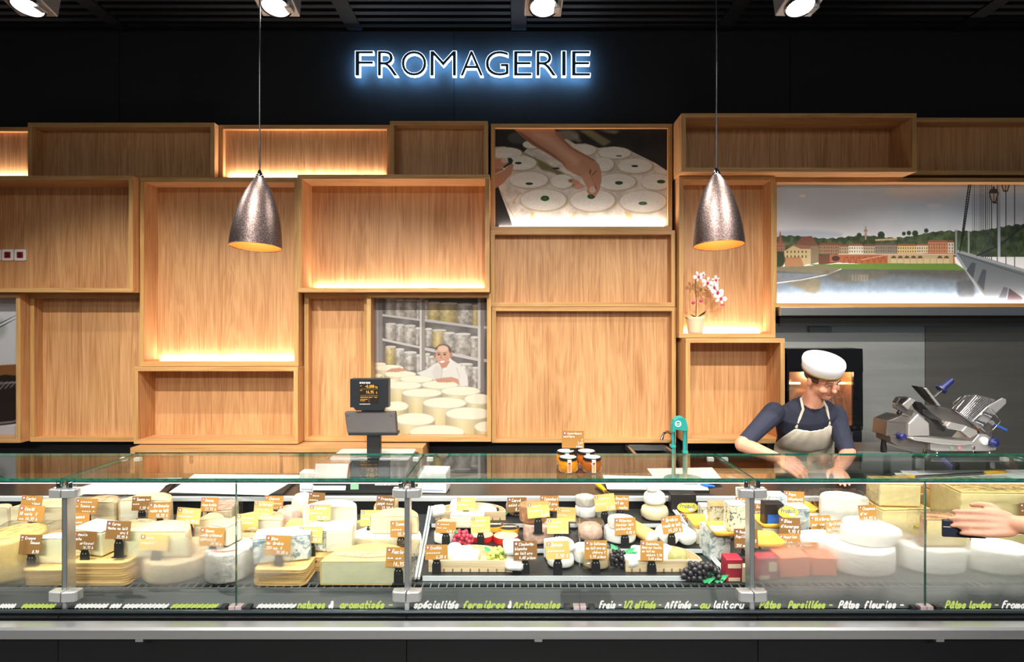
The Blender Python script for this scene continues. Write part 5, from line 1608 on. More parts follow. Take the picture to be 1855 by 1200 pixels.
def grapes(label, cx, py_c, D, w, h, n, r_px, mat, leaves, z0=None):
    xc, zc_ = X(cx, D), Z(py_c, D)
    W, H, r = S(w, D) / 2, S(h, D) / 2, S(r_px, D)
    zb = (z0 if z0 is not None else tray_z(D) + .004)
    t = thing('bunch_of_grapes', (xc, D, zb), label, 'grapes', 'decorative grapes')
    q = MB(); q.ball((0, 0, 0), r, seg=10, rings=7)
    base = q.build('grape', mat, t)
    rnd = random.Random(int(cx))
    pts = []
    tries = 0
    while len(pts) < n and tries < 4000:
        tries += 1
        a_, b_ = rnd.uniform(-1, 1), rnd.uniform(-1, 1)
        if a_ * a_ + b_ * b_ > 1: continue
        p = Vector((xc + a_ * W, D + rnd.uniform(-.016, .02) + .01, max(zb + r, zc_ + b_ * H)))
        if all((p - o).length > r * 1.35 for o in pts): pts.append(p)
    off = Vector((xc, D, zb))
    base.data.transform(Matrix.Translation(off))     # sphere centred on its own origin again
    for i, p in enumerate(pts):
        o = base if i == 0 else base.copy()
        if i: COL.objects.link(o); o.parent = t
        o.location = p - off
    q = MB(); q.tube([(xc, D + .01, zc_ + H), (xc + .004, D + .012, max(zb + .01, zc_)), (xc - .006, D + .01, max(zb + .004, zc_ - H * .6))], .0018, 6); q.build('stalk', plain('grape_stalk', srgb(120, 96, 60), .7), t)
    for (lx, ly, ang, sz) in leaves:
        q = MB(); leaf(q, (X(lx, D), D - .004, max(zb + .006, Z(ly, D))), S(sz, D), S(sz, D) * .8, ang); q.build('leaf', GREEN, t)


GB = plain('black_grape', srgb(42, 38, 44), .25, spec=.6); GR = plain('red_grape', srgb(190, 60, 82), .3); GG = plain('green_grape', srgb(206, 214, 112), .3)
grapes('bunch of red grapes by the left tray rail', 839, 981, 2.475, 34, 36, 34, 4.2, GR, [(832, 965, 2.2, 14)])
grapes('bunch of pale green grapes on the front left wooden tray', 902, 1012, 2.315, 38, 30, 32, 4.6, GG, [(908, 1000, .3, 22), (890, 998, 2.4, 16)], z0=IT['t1']['top'] + .002)
grapes('bunch of black grapes at the back under the brown card', 898, 932, 2.82, 30, 20, 22, 3.4, GB, [(908, 936, .1, 16), (905, 928, .8, 12)])
grapes('bunch of black grapes in the middle of the tray', 1121, 1019, 2.315, 26, 44, 30, 4.8, GB, [(1130, 999, .2, 22), (1120, 995, 2.2, 18), (1136, 1004, -.1, 20)])
grapes('big bunch of black grapes at the front right corner of the tray', 1272, 1046, 2.232, 70, 44, 46, 6.0, GB, [(1288, 1052, .1, 28), (1282, 1040, .9, 24), (1298, 1046, -.2, 22), (1270, 1066, -.4, 26)], z0=deck_z(2.235) + .006)
q = None

# ---------------------------------------------------------------- foam trays and packs around the right post
def foam_tray(key, label, cx, D, w, dep, on=None, z=None, rot=0, hh=.022):
    D, zz = (D, z) if z is not None else put(cx, None, D, on, 0)
    zz += .001
    W = S(w, D); xc = X(cx, D)
    t = thing('yellow_foam_tray', (xc, D, zz), label, 'foam tray', 'yellow foam trays')
    mt = Matrix.Translation((xc, D + dep / 2, zz)) @ Matrix.Rotation(math.radians(rot), 4, 'Z')
    o_, i_ = rounded(W, dep, .02, 4), rounded(W - .03, dep - .03, .016, 4)
    n = len(o_)
    i2 = rounded(W - .008, dep - .008, .018, 4); i3 = rounded(W - .034, dep - .034, .014, 4)
    vs = [mt @ Vector((p[0], p[1], hh)) for p in o_] + [mt @ Vector((p[0], p[1], 0)) for p in i_] + [mt @ Vector((p[0], p[1], hh)) for p in i2] + [mt @ Vector((p[0], p[1], .004)) for p in i3]
    fs = []
    for i in range(n):
        j = (i + 1) % n
        fs += [(i, j, n + j, n + i), (2 * n + j, 2 * n + i, 3 * n + i, 3 * n + j), (i, 2 * n + i, 2 * n + j, j)]
    q = MB(); q.add(vs, fs, 0, True); q.add(vs, [tuple(range(n, 2 * n))[::-1], tuple(range(3 * n, 4 * n))], 0)
    q.build('tray_shell', TRAYM, t)
    reg(key, D, zz, zz + .005, dep, xc, t)


z2 = deck_z(2.5)
C('r0', 'blue-spotted wedge pressed flat under the foam trays beside the rail', 'block', 1302, 40, 58, D=2.40, dep=.10, rot=10, pm=P_BLUE, rm=R_WHITE)
C('r1', 'pale base block under the upper foam tray at the right of the tray', 'block', 1292, 60, 34, D=2.52, dep=.14, pm=P_PALE, rm=R_WHITE)
foam_tray('f1', 'upper yellow foam tray left of the right post', 1296, 2.52, 80, .13, on='r1')
foam_tray('f2', 'lower yellow foam tray in front of the right post', 1330, 2.34, 76, .12, z=IT['r0']['top'] - .012)
C('r2', 'wrapped spotted blue portion on the upper foam tray', 'block', 1308, 40, 36, on='f1', dd=.02, dep=.07, rot=-6, pm=P_SPOT, rm=R_ORANGE)
C('r3', 'dark-spotted blue wedge standing in the lower foam tray', 'block', 1336, 32, 50, on='f2', dd=.03, dep=.06, rot=6, pm=P_SPOT, rm=R_WHITE)
C('r4', 'white cheese log behind the foam trays', 'log', 1318, 46, 26, D=2.62, on='z%.3f' % (deck_z(2.62) + .06), dep=.10, rot=80, pm=P_WHITE, rm=R_WHITE)
C('r4b', 'pale block carrying the white log behind the trays', 'block', 1318, 54, 24, D=2.62, dep=.12, pm=P_PALE, rm=R_WHITE)
C('r5', 'spotted blue slab standing at the back of the right rail', 'block', 1284, 28, 40, D=2.74, dep=.06, pm=P_SPOT, rm=R_WHITE)


def carton(key, label, cx, D, w, h, dep, mats, on=None, z=None, rot=0, pic=None, name='cheese_carton', cat='carton'):
    D, zz = (D, z) if z is not None else put(cx, None, D, on, 0)
    zz += .001
    W, H = S(w, D), S(h, D); xc = X(cx, D)
    t = thing(name, (xc, D, zz), label, cat)
    mt = Matrix.Translation((xc, D + dep / 2, zz)) @ Matrix.Rotation(math.radians(rot), 4, 'Z')
    q = MB(); q.box(-W / 2, W / 2, -dep / 2, dep / 2, 0, H, 0, mt); q.build('carton_body', mats[0], t, bevel=.003)
    for (a0, a1, c0, c1, m_) in (pic or []):
        q = MB(); q.box(-W / 2 + W * a0, -W / 2 + W * a1, -dep / 2 - .0012, -dep / 2 - .0002, H * c0, H * c1, 0, mt); q.build('print_patch', m_, t)
    reg(key, D, zz, zz + H, dep, xc, t)


BLU = plain('blue_print', srgb(44, 96, 190), .4); DKB = plain('dark_pack', srgb(40, 36, 38), .35); REDP = plain('crimson_pack', srgb(172, 40, 62), .4); BEI = plain('beige_print', srgb(222, 206, 170), .5)
carton('p1', 'crimson cheese pack left of the right post at the front', 1330, 2.235, 30, 42, .06, [REDP], z=deck_z(2.235), pic=[(.1, .9, .62, .8, BEI), (.15, .85, .05, .2, BEI)])
carton('p2', 'crimson cheese pack just right of the right post', 1392, 2.24, 38, 42, .06, [REDP], z=deck_z(2.24), pic=[(.55, .95, .4, .8, BEI), (.1, .6, .05, .2, BEI)])
carton('p3', 'small clear-fronted pack beside the right post', 1352, 2.23, 14, 30, .03, [BEI], z=deck_z(2.23))
foam_tray('f3', 'yellow foam tray right of the right post', 1396, 2.33, 60, .13, z=IT['p2']['top'] + .002)
C('r7', 'pale block under the dark carton right of the post', 'block', 1404, 46, 44, D=2.50, dep=.12, pm=P_PALE, rm=R_WHITE)
foam_tray('f4', 'yellow foam tray holding the dark carton', 1404, 2.47, 52, .12, on='r7')
carton('p4', 'dark cheese carton with a blue picture right of the right post', 1402, 2.50, 34, 40, .05, [DKB], z=IT['f4']['top'], pic=[(.15, .95, .08, .5, BLU)])
C('r8', 'white cheese half behind the right post', 'half', 1380, 70, 40, D=2.74, pm=P_WHITE, rm=R_WHITE)
C('r9', 'grey-veined block behind the oval sign beside the post', 'block', 1410, 32, 56, D=2.76, dep=.08, pm=P_BLUE, rm=R_WHITE)
C('r9b', 'grey-veined block right of the oval sign', 'block', 1450, 34, 46, D=2.68, dep=.08, pm=P_BLUE, rm=R_WHITE)
foam_tray('f5', 'yellow foam tray at the back right of the oval sign', 1464, 2.74, 42, .12, z=deck_z(2.74) + .07)
C('r9c', 'pale cheese under the back foam tray', 'block', 1466, 40, 26, D=2.74, dep=.12, pm=P_PALE, rm=R_WHITE)
carton('p5', 'black plastic cheese pack at the back with an oval sign', 1238, 2.86, 46, 34, .05, [DKB], z=tray_z(2.86))
# ---------------------------------------------------------------- right section behind the misted glass
CORAL = plain('coral_pack', srgb(236, 120, 84), .45)
carton('q1', 'coral-orange pack behind mist right of the crimson packs', 1442, 2.26, 56, 38, .09, [CORAL], z=deck_z(2.26), rot=6)
carton('q2', 'coral-orange pack farther right behind the mist', 1498, 2.27, 44, 34, .09, [CORAL], z=deck_z(2.27), rot=-5)
C('s1', 'big white half wheel at the back of the right section', 'half', 1530, 84, 60, D=2.72, pm=P_WHITE, rm=R_WHITE, film=True)
C('s2', 'white brie half in front of the big white half wheel', 'half', 1566, 70, 32, D=2.55, on='z%.3f' % (deck_z(2.55) + .03), pm=P_CREAM, rm=R_WHITE)
C('s2b', 'flat white brie under the brie half', 'wheel', 1568, 90, 14, D=2.52, pm=P_CREAM, rm=R_WHITE, sq=.7)
C('s3', 'flat white brie wheel low behind the mist', 'wheel', 1505, 100, 40, D=2.38, pm=P_CREAM, rm=R_WHITE, sq=.6)
C('s4', 'wide white brie wheel at the front behind the densest mist', 'wheel', 1588, 124, 44, D=2.25, pm=P_CREAM, rm=R_WHITE, sq=.7)
C('s5', 'white brie wheel stacked second behind the densest mist', 'wheel', 1600, 106, 26, on='s4', dd=.04, pm=P_CREAM, rm=R_WHITE, sq=.7)
C('s6', 'white wheel right of the last glass joint at the front', 'wheel', 1722, 120, 46, D=2.26, pm=P_CREAM, rm=R_WHITE, sq=.7)
C('s7', 'rough-rinded wrapped half stacked on the white wheel', 'half', 1716, 84, 54, on='s6', dd=.03, pm=P_YEL, rm=R_BROWN, film=True)
C('s8', 'lower large cream block at the back of the right section', 'block', 1640, 92, 52, D=2.64, dep=.14, rot=4, pm=P_YEL, rm=R_YEL)
C('s9', 'upper large cream block, wrapped with a gathered film tail', 'block', 1632, 72, 42, on='s8', dd=.01, dep=.12, rot=-4, pm=P_YEL, rm=R_YEL, film='tail')
C('s9b', 'pale block behind the wrapped cream blocks', 'block', 1690, 50, 58, D=2.82, on='z%.3f' % (deck_z(2.86) + .0), dep=.06, pm=P_PALE, rm=R_YEL)
C('s10', 'upright hard cheese wedge with brown ridged rind', 'block', 1718, 54, 66, D=2.66, on='z%.3f' % (deck_z(2.66) + .045), dep=.10, rot=-10, pm=P_YEL, rm=R_BROWN)
C('s10b', 'hard cheese base block under the upright wedge', 'block', 1722, 60, 14, D=2.66, dep=.12, pm=P_YEL, rm=R_BROWN)
C('s11', 'lower very large hard cheese block at the right edge', 'block', 1822, 160, 42, D=2.46, dep=.22, pm=P_YEL, rm=R_BROWN)
C('s12', 'upper very large film-wrapped hard cheese block at the right edge', 'block', 1816, 148, 70, on='s11', dd=.01, dep=.20, rot=-2, pm=P_YEL, rm=R_YEL, film=True)
C('s13', 'white wheel at the front by the right edge', 'wheel', 1838, 110, 44, D=2.26, pm=P_CREAM, rm=R_WHITE, sq=.7)

# ================================================================ PRICE CARDS
OCH = [plain('ochre_card', srgb(184, 130, 56), .6), plain('brown_card', srgb(134, 92, 42), .6), plain('overlit_ochre_card', srgb(228, 184, 106), .6)]  # last tone: the ochre card with strong light put into its colour
PENW = plain('white_marker', srgb(248, 248, 246), .7)
EMB = plain('emblem_blue', srgb(70, 84, 170), .5); EMR = plain('emblem_red', srgb(206, 70, 80), .5)


def price_card(label, x0, y0, x1, y1, D, lines, tone=0, tilt=0.0, stand=30, holder=True, zbase=None, lean=8):
    cxp, cyp = (x0 + x1) / 2, (y0 + y1) / 2
    W, H = S(x1 - x0, D), S(y1 - y0, D)
    c = Vector((X(cxp, D), D, Z(cyp, D)))
    zb = c.z - H / 2 - S(stand, D)
    t = thing('price_card', (c.x, c.y, zb), label, 'price card', 'handwritten price cards')
    R_ = Matrix.Translation(c) @ Matrix.Rotation(math.radians(tilt), 4, 'Y') @ Matrix.Rotation(math.radians(-lean), 4, 'X')
    q = MB(); q.box(-W / 2, W / 2, 0, .0012, -H / 2, H / 2, 0, R_); q.build('card', OCH[tone], t)
    o = R_ @ Vector((0, -.0006, 0)); u = (R_.to_3x3() @ Vector((1, 0, 0))); v = (R_.to_3x3() @ Vector((0, 0, 1)))
    q = MB()
    n = len(lines)
    lh = H * .92 / max(3, n)
    for i, ln in enumerate(lines):
        if not ln: continue
        right = ln.startswith('>')
        s_ = ln.lstrip('>')
        capH = lh * .60
        x_l = -W / 2 + W * (.24 if i == 0 else .07)
        avail = W * (.72 if i == 0 else .86)
        tw = text_width(s_) * capH / 7
        fit = min(avail, tw)
        if right: x_l = W / 2 - W * .06 - fit
        write(q, s_, o, u, v, x_l, H * .44 - lh * (i + .78), capH, max(.0014, capH * .17), fit=fit, jit=.35)
    q.build('handwriting', PENW, t)
    # little round tricolour badge in the corner
    bx, bz, r = -W / 2 + W * .12, H / 2 - W * .11, W * .075
    q = MB()
    for m_, a0, a1 in ((0, 100, 260), (1, -80, 80), (2, 0, 360)):
        rr = r if m_ < 2 else r * .55
        pts = [(bx + rr * math.cos(math.radians(a0 + (a1 - a0) * k / 10)), bz + rr * math.sin(math.radians(a0 + (a1 - a0) * k / 10))) for k in range(11)]
        q.add([o + u * p[0] + v * p[1] - (R_.to_3x3() @ Vector((0, .0003 * (1 + m_), 0))) for p in pts], [tuple(range(len(pts)))], m_)
    q.build('round_badge', [EMB, EMR, PENW], t)
    if holder:
        hw = max(.010, min(.018, W * .20))
        zc0 = c.z - H / 2
        q = MB(); q.prism([(-hw * .85, -.004), (hw * .85, -.004), (hw * .85, .004), (-hw * .85, .004)], 'y', -.004, .004, 0, Matrix.Translation((c.x, c.y + .002, zc0 + .001))); cl = q.build('clip', BLACK, t)
        pts = [(-hw, 0), (hw, 0), (hw * .95, (zc0 - zb) * .7), (hw * .55, (zc0 - zb)), (-hw * .55, (zc0 - zb)), (-hw * .95, (zc0 - zb) * .7)]
        q = MB(); q.prism(pts, 'y', -.002, .003, 0, Matrix.Translation((c.x, c.y + .004, zb))); st = q.build('stand', BLACK, t)
        zz = zb + (zc0 - zb) * .78
        for s_ in (-1, 1):
            q = MB(); q.lathe([(0.0, 0), (.0022, 0), (.0022, .0006)], (0, 0, 0), 8, mt=Matrix.Translation((c.x + s_ * hw * .32, c.y + .0018, zz)) @ Matrix.Rotation(math.pi / 2, 4, 'X')); q.build('hole', plain('pale_hole', srgb(190, 190, 188), .5), st)
        q = MB(); q.prism([(-hw * 1.3, -.008), (hw * 1.3, -.008), (hw * 1.3, .012), (-hw * 1.3, .012)], 'z', zb, zb + .003, 0, Matrix.Translation((c.x, c.y + .003, 0))); q.build('foot', BLACK, t)
    return t


PC = price_card
f = lambda k: IT[k]['D'] - .012        # in front of an item
PC('ochre price card, the rear one of the overlapping pair left of the first post', 38, 899, 76, 924, 2.60, ['Cantal', '>vieux', '>17,90 €'], 0, 3, 34)
PC('ochre price card, the front one of the overlapping pair left of the first post', 33, 917, 80, 945, 2.44, ['Comté', '18 mois  €', '~~ 14,95 k'], 0, 3, 28)
PC('brown price card reading 8,90 left of the first post', 35, 970, 75, 1004, 2.225, ['Croque', '>Tomme', '', '>8,90'], 1, 1, 34)
PC('ochre price card at the back just right of the first post', 136, 904, 176, 930, 2.62, ['~~~~~', '~ Tomme au', '>~~~~ ~'], 0, 2, 18)
PC('ochre price card reading Tomme beside the first post', 124, 931, 162, 960, 2.47, ['Tomme', '~~~~~', '>11,95 k'], 0, -3, 20)
PC('brown price card reading Moulis on the stacked boards by the first post', 130, 964, 174, 996, 2.222, ['Moulis', 'vache', '>artisanal', '>16,95 k'], 1, 1, 36)
PC('brown price card reading Corse right of the first post', 192, 945, 236, 977, 2.225, ['Corse', 'Vache au lait', '>cru €', '>25,95 k'], 1, 2, 34)
PC('dark brown price card at the back, partly hidden, reading Tomme', 239, 900, 273, 925, 2.64, ['Tomme ~~', '~~~', '>7,50 €'], 1, -1, 16)
PC('ochre price card reading Bethmale overlapping the dark brown one', 269, 911, 308, 939, 2.46, ['Bethmale', 'vache au lait', '>18,95 k'], 0, -1, 30)
PC('light ochre card reading Etivaz in the left section', 320, 921, 363, 949, 2.52, ['Etivaz', '~~~~~~', '>26,95 k'], 2, 4, 34)
PC('pale cream price card in front of the misted patch', 252, 969, 302, 999, 2.232, ['~~~', '~~~~~'], 2, 4, 36)
PC('narrow ochre price card at the back of the left section reading Ossau', 364, 902, 395, 927, 2.66, ['Ossau', 'vieux brebis', '>27,95 k'], 0, 1, 14)
PC('ochre price card reading Ossau on the small pale wedge', 361, 957, 406, 990, 2.243, ['Ossau', 'Iraty artisanal', 'lait cru €', '>27,95 k'], 0, 2, 34)
PC('ochre card behind the joint, the rear one of its pair', 479, 899, 513, 924, 2.70, ['Chèvre', '>~~~~', '>~~ €'], 0, 1, 16)
PC('pale ochre card behind the joint, the front one of its pair', 460, 909, 495, 935, 2.56, ['Le Berger', '~~~~~~', '~~ ~~~~'], 2, 2, 12)
PC('pale card on the long half wheel beside the glass joint', 428, 932, 468, 961, 2.47, ['~~~~~', '~~~~~~', '>~~~'], 2, 0, 34)
PC('ochre price card reading Bleu de Brebis on the blue wedge', 480, 971, 526, 1006, 2.225, ['Bleu', 'de  Brebis', '35% mg  €', '>29,50 k'], 0, 2, 42)
PC('dark ochre card behind the tipped cream cheese', 559, 893, 588, 918, 2.74, ['~~~', '~~~~', '~~~~'], 1, 4, 16)
PC('light ochre card reading Fourme above the white cut wheel', 560, 915, 599, 943, 2.50, ['Fourme', 'd~~~~', '>18,50 k'], 2, 0, 30)
PC('pale ochre card in front of the small blue-veined block', 541, 955, 584, 984, 2.318, ['~~~~~', '~~~ ~~~', '>24,50 €'], 2, 1, 34)
PC('brown price card at the back near the middle post reading Fromage', 682, 899, 715, 925, 2.68, ['Fromage', 'pays ~~~', '>13,50 €'], 1, 2, 16)
PC('pale yellow card in the pile left of the middle post', 653, 925, 689, 953, 2.52, ['~~~~', '~~~~~', '>~~~'], 2, 0, 16)
PC('ochre card half behind the middle post on the upper wedge', 707, 944, 746, 973, 2.44, ['Tomme', '~~~~', '>15,90 k'], 0, -2, 22)
PC('ochre card half behind the middle post on the lowest wheel', 699, 993, 744, 1028, 2.195, ['Raclette', '~~ ~~', '>14,95 k'], 0, 2, 32)
PC('pale card above the back wooden tray', 827, 902, 861, 925, 2.72, ['~~~~~', '~~~~~', '>~~~'], 2, 0, 22)
PC('bright pale card above the red boxed cheeses', 853, 937, 888, 965, 2.49, ['~~~~', '~~~~~', '>~~~'], 2, -1, 30)
PC('orange card on the two small white rounds', 789, 946, 826, 966, 2.48, ['~~~~~', '~~~ ~~', '>4,20 €'], 0, 2, 26)
PC('ochre card at the front left of the stepped tray', 770, 988, 811, 1014, 2.26, ['Crottin', '~~~~~~', '>6,20 €'], 0, -1, 30)
PC('dark brown price card reading Carré at the back of the tray', 919, 902, 954, 928, 2.78, ['Carré', 'saint ~~', '>8,20 €'], 1, -1, 26)
PC('pale card leaning on the brown crusted tomme', 955, 910, 995, 938, 2.47, ['~~~~', '~~~~ ~', '>4,60'], 2, -5, 30)
PC('orange-brown card at the back behind the crusted tomme', 978, 899, 1012, 926, 2.80, ['Camembert', '>lait cru', '>~~ ~'], 0, 1, 20)
PC('brown price card reading Clochette in the front middle of the tray', 930, 981, 973, 1015, 2.26, ['Clochette', 'blanche', 'au lait cru', '>4,40 pièce'], 1, -1, 36)
PC('pale card, the rear of the pair beside the glass joint', 1009, 920, 1043, 945, 2.66, ['~~~~', '~~~~', '>~~~'], 2, 2, 20)
PC('pale card, the front of the pair beside the glass joint', 991, 940, 1030, 967, 2.46, ['~~~~', '~~~~', '>~~~'], 2, 0, 24)
PC('light ochre card in front of the crinkly white rounds', 989, 981, 1032, 1013, 2.25, ['Banon', '~~~~~~', '>5,90 €'], 2, -2, 34)
PC('ochre price card reading Gatineau on the small beige round', 1059, 980, 1100, 1013, 2.26, ['le Gatineau', 'au lait cru de', '>chèvre €', '>5,95 pièce'], 0, 0, 34)
PC('pale tilted card, the front of the leaning pair at the back', 1077, 896, 1114, 926, 2.68, ['~~~~', '~~~~', '>7,20'], 2, -6, 24)
PC('ochre card, the rear of the leaning pair at the back', 1108, 898, 1139, 924, 2.74, ['Rouelles', 'lait de', '>vache'], 0, 1, 16)
PC('ochre price card reading Pélardon before the pair of white rounds', 1113, 939, 1152, 969, 2.48, ['Pélardon', 'fermier lait', 'pasteurisé', '>4,95 €'], 0, -2, 24)
PC('tilted ochre price card reading Brebis on the white log ends', 1199, 936, 1235, 966, 2.44, ['Brebis', 'roulé de lait', '>14,50 k'], 0, -8, 30)
PC('ochre price card reading Chabichou on the front right wooden tray', 1160, 981, 1202, 1016, 2.262, ['Chabichou', 'Rond sur feuille', 'au lait de', '>chèvre 7,90', '>5,60 pièce'], 0, 2, 34)
PC('small ochre card on the black plastic pack under the oval sign', 1231, 929, 1264, 944, 2.85, ['Plateau', 'rond lait'], 0, 0, 8)
PC('ochre card, the rear one at the right rail', 1286, 909, 1312, 938, 2.70, ['~~~', '~~~', '~~~'], 0, -3, 14)
PC('ochre card reading Bleu, the front one at the right rail', 1294, 912, 1330, 940, 2.60, ['Bleu des', 'Causses', '>19,95'], 0, -2, 12)
PC('ochre card just behind the right post', 1333, 901, 1366, 930, 2.66, ['Fourme', 'Ambert', '>16,50'], 0, 0, 16)
PC('ochre card left of the right post above the wrapped blue', 1317, 936, 1356, 966, 2.44, ['Roquefort', 'Papillon', 'lait ~~~'], 0, 3, 10)
PC('brown card crossing the right post reading Roquefort', 1330, 959, 1373, 993, 2.30, ['Roquef', 'Papillon', '>22,95', '35% mg'], 1, 0, 14)
PC('ochre card right behind the post at the back, next to the oval sign', 1362, 913, 1397, 941, 2.64, ['Beauvoir', 'fermier', '>19,95 k'], 0, 2, 20)
PC('ochre price card reading Pape at the back right of the post', 1420, 891, 1457, 917, 2.82, ['Pape', 'au lait pasteurisé', '>14,95 €'], 0, 3, 20)
PC('brown price card reading Bleu under the oval sign right of the post', 1412, 939, 1450, 968, 2.44, ['Bleu', "d'Auvergne", '>9,90 €', ], 1, 2, 10)
PC('light brown card below the Bleu card right of the post', 1411, 968, 1450, 995, 2.40, ['Mauriac', 'lait ~~', '>14,90 €'], 0, -1, 18)
PC('low ochre card dipping into the mist', 1447, 984, 1484, 1004, 2.34, ['Chaume', '~~~'], 0, -3, 24)
PC('ochre price card, left of the pair above the mist', 1468, 935, 1505, 964, 2.54, ['St Albray', 'pur vache', '>16,95'], 0, -2, 22)
PC('tilted ochre card, right of the pair above the mist', 1496, 944, 1526, 972, 2.46, ['Brillat', 'les Riches', '>15,90'], 0, -6, 14)
PC('ochre price card reading Chaumes d or on the brie half', 1556, 916, 1588, 944, 2.54, ['Chaumes', "d'or", '>14,95 k'], 0, -3, 26)
PC('tilted ochre card reading Brie in front of the cream blocks', 1592, 954, 1628, 985, 2.42, ['Brie', "les fromages", 'au lait pasteurisé', '>~~'], 0, -10, 12)
PC('low tilted ochre card right of the Brie card', 1625, 977, 1660, 995, 2.36, ['Brie de', 'Meaux ~~'], 0, -9, 18)
PC('tilted ochre card stuck in the upper cream block', 1650, 873, 1676, 899, 2.72, ['Cantal', 'jeune', '>~~'], 0, -8, 24)
PC('tilted ochre price card reading Comté on the upright hard wedge', 1711, 895, 1748, 927, 2.63, ['Comté', 'extra vieux', 'au lait cru', 'France 17,90'], 0, -6, 14)
PC('ochre card reading Brie in the clear holder right of the last joint', 1658, 969, 1703, 997, 2.40, ['Brie de', 'Meaux AOP'], 0, -6, 14)
PC('ochre card cut by the right edge of the frame', 1848, 912, 1882, 936, 2.44, ['Comté', '~~~'], 1, -2, 12)
PC('ochre card reading Assortiment behind the jam jars on the glass top', 1018, 781, 1058, 812, 2.30, ['Assortiment', 'confiture', '>€', '>3,69', '>pièce'], 0, 1, 28, lean=4)
for lab, x0, y0, x1, y1, D, tl in (('oval yellow sign in a clear holder above the Bleu card', 1409, 917, 1447, 940, 2.45, 0), ('oval yellow sign in a clear holder right of the last joint', 1649, 948, 1690, 969, 2.41, -6), ('oval yellow sign on the black plastic pack', 1226, 909, 1265, 930, 2.855, 0)):
    c = Vector((X((x0 + x1) / 2, D), D, Z((y0 + y1) / 2, D))); W, H = S(x1 - x0, D), S(y1 - y0, D)
    t = thing('oval_product_sign', (c.x, c.y, c.z - H / 2), lab, 'sign', 'oval yellow signs')
    R_ = Matrix.Translation(c) @ Matrix.Rotation(math.radians(tl), 4, 'Y') @ Matrix.Rotation(math.radians(-6), 4, 'X')
    el = [(W * .48 * math.cos(2 * math.pi * k / 28), H * .46 * math.sin(2 * math.pi * k / 28)) for k in range(28)]
    q = MB(); q.prism(el, 'y', 0, .001, 0, R_); q.build('oval_card', plain('oval_yellow', srgb(242, 222, 70), .5), t)
    q = MB(); q.box(-W * .52, W * .52, .0012, .0024, -H * 1.0, H * .55, 0, R_); q.build('clear_holder', GLASS, t)
    o = R_ @ Vector((0, -.0006, 0)); u = R_.to_3x3() @ Vector((1, 0, 0)); v = R_.to_3x3() @ Vector((0, 0, 1))
    q = MB(); write(q, 'Produit', o, u, v, -W * .34, -H * .05, H * .36, .0024, fit=W * .68, slant=.05, jit=0); q.build('lettering', plain('blue_lettering', srgb(58, 84, 160), .5), t)
    q = MB(); q.prism([(W * .16 * math.cos(a_) + W * .16, H * .11 * math.sin(a_) - H * .2) for a_ in [2 * math.pi * k / 14 for k in range(14)]], 'y', -.0012, -.0004, 0, R_); q.build('cow_patch', plain('sign_white', srgb(222, 226, 232), .5), t)

# ================================================================ THINGS ON THE WORKTOP
WT = .9005


def flat_poly(name, label, cat, pts_px, z, th, mat, wave=0.0, group=None):
    """a sheet lying on a level surface; outline given by pixels projected onto height z"""
    pts = []
    for px, py in pts_px:
        d = (ZC - z) * F / (py - CY)
        pts.append((X(px, d), d))
    q = MB(); q.prism(pts, 'z', z, z + th)
    o = q.build(name, mat, None, bevel=min(.001, th * .3))
    tag(o, label, cat, group)
    c = Vector((sum(p[0] for p in pts) / len(pts), sum(p[1] for p in pts) / len(pts), z))
    return set_origin(o, c)


BB = plain('black_board', srgb(30, 29, 28), .4)
for lab, b_, sheets in (('black board under white paper at the left end', [(128, 899), (300, 899), (322, 872), (205, 872)], [[(120, 896), (284, 897), (312, 870), (190, 871)], [(112, 893), (280, 890), (330, 867), (200, 869)]]),
                        ('black board under the paper pile left of the scale', [(310, 899), (512, 899), (545, 866), (352, 866)], [[(306, 893), (486, 898), (540, 868), (352, 862)], [(318, 886), (500, 888), (552, 862), (352, 860)]]),
                        ('black board under paper beside the teal stand', [(1104, 893), (1286, 893), (1276, 866), (1098, 864)], [[(1100, 887), (1284, 889), (1272, 866), (1092, 862)]]),
                        ('black board under paper at the right end', [(1700, 894), (1900, 894), (1880, 862), (1640, 862)], [[(1640, 884), (1880, 884), (1860, 858), (1620, 858)], [(1660, 876), (1890, 878), (1860, 852), (1630, 854)]])):
    flat_poly('black_board', lab, 'board', b_, WT, .012, BB)
    for i, sh in enumerate(sheets):
        flat_poly('white_paper_sheet', '%s white paper sheet on the %s' % (['lower', 'upper'][i] if len(sheets) > 1 else 'wide', lab), 'paper', sh, WT + .0125 + .0035 * i, .003, PAPER, group='wrapping paper on the worktop')
p = flat_poly('white_paper_sheet', 'folded white paper sheet lying slantwise at the teal stand', 'paper', [(1198, 884), (1310, 872), (1290, 848), (1172, 850)], WT + .017, .003, PAPER, group='wrapping paper on the worktop')
for lab, px, D, w, h, dep in (('white glove dispenser box right of the middle post', 784, 2.98, 52, 38, .12), ('white printed carton left of the scale', 560, 3.0, 34, 36, .06)):
    carton('gb%d' % px, lab, px, D, w, h, dep, [WHITE], z=WT, rot=-4, name='white_carton', cat='carton', pic=[(.12, .55, .45, .58, plain('pale_blue_print', srgb(150, 170, 214), .5)), (.66, .92, .55, .72, plain('pale_blue_print', None)), (.1, .9, .12, .16, plain('pale_blue_print', None))])
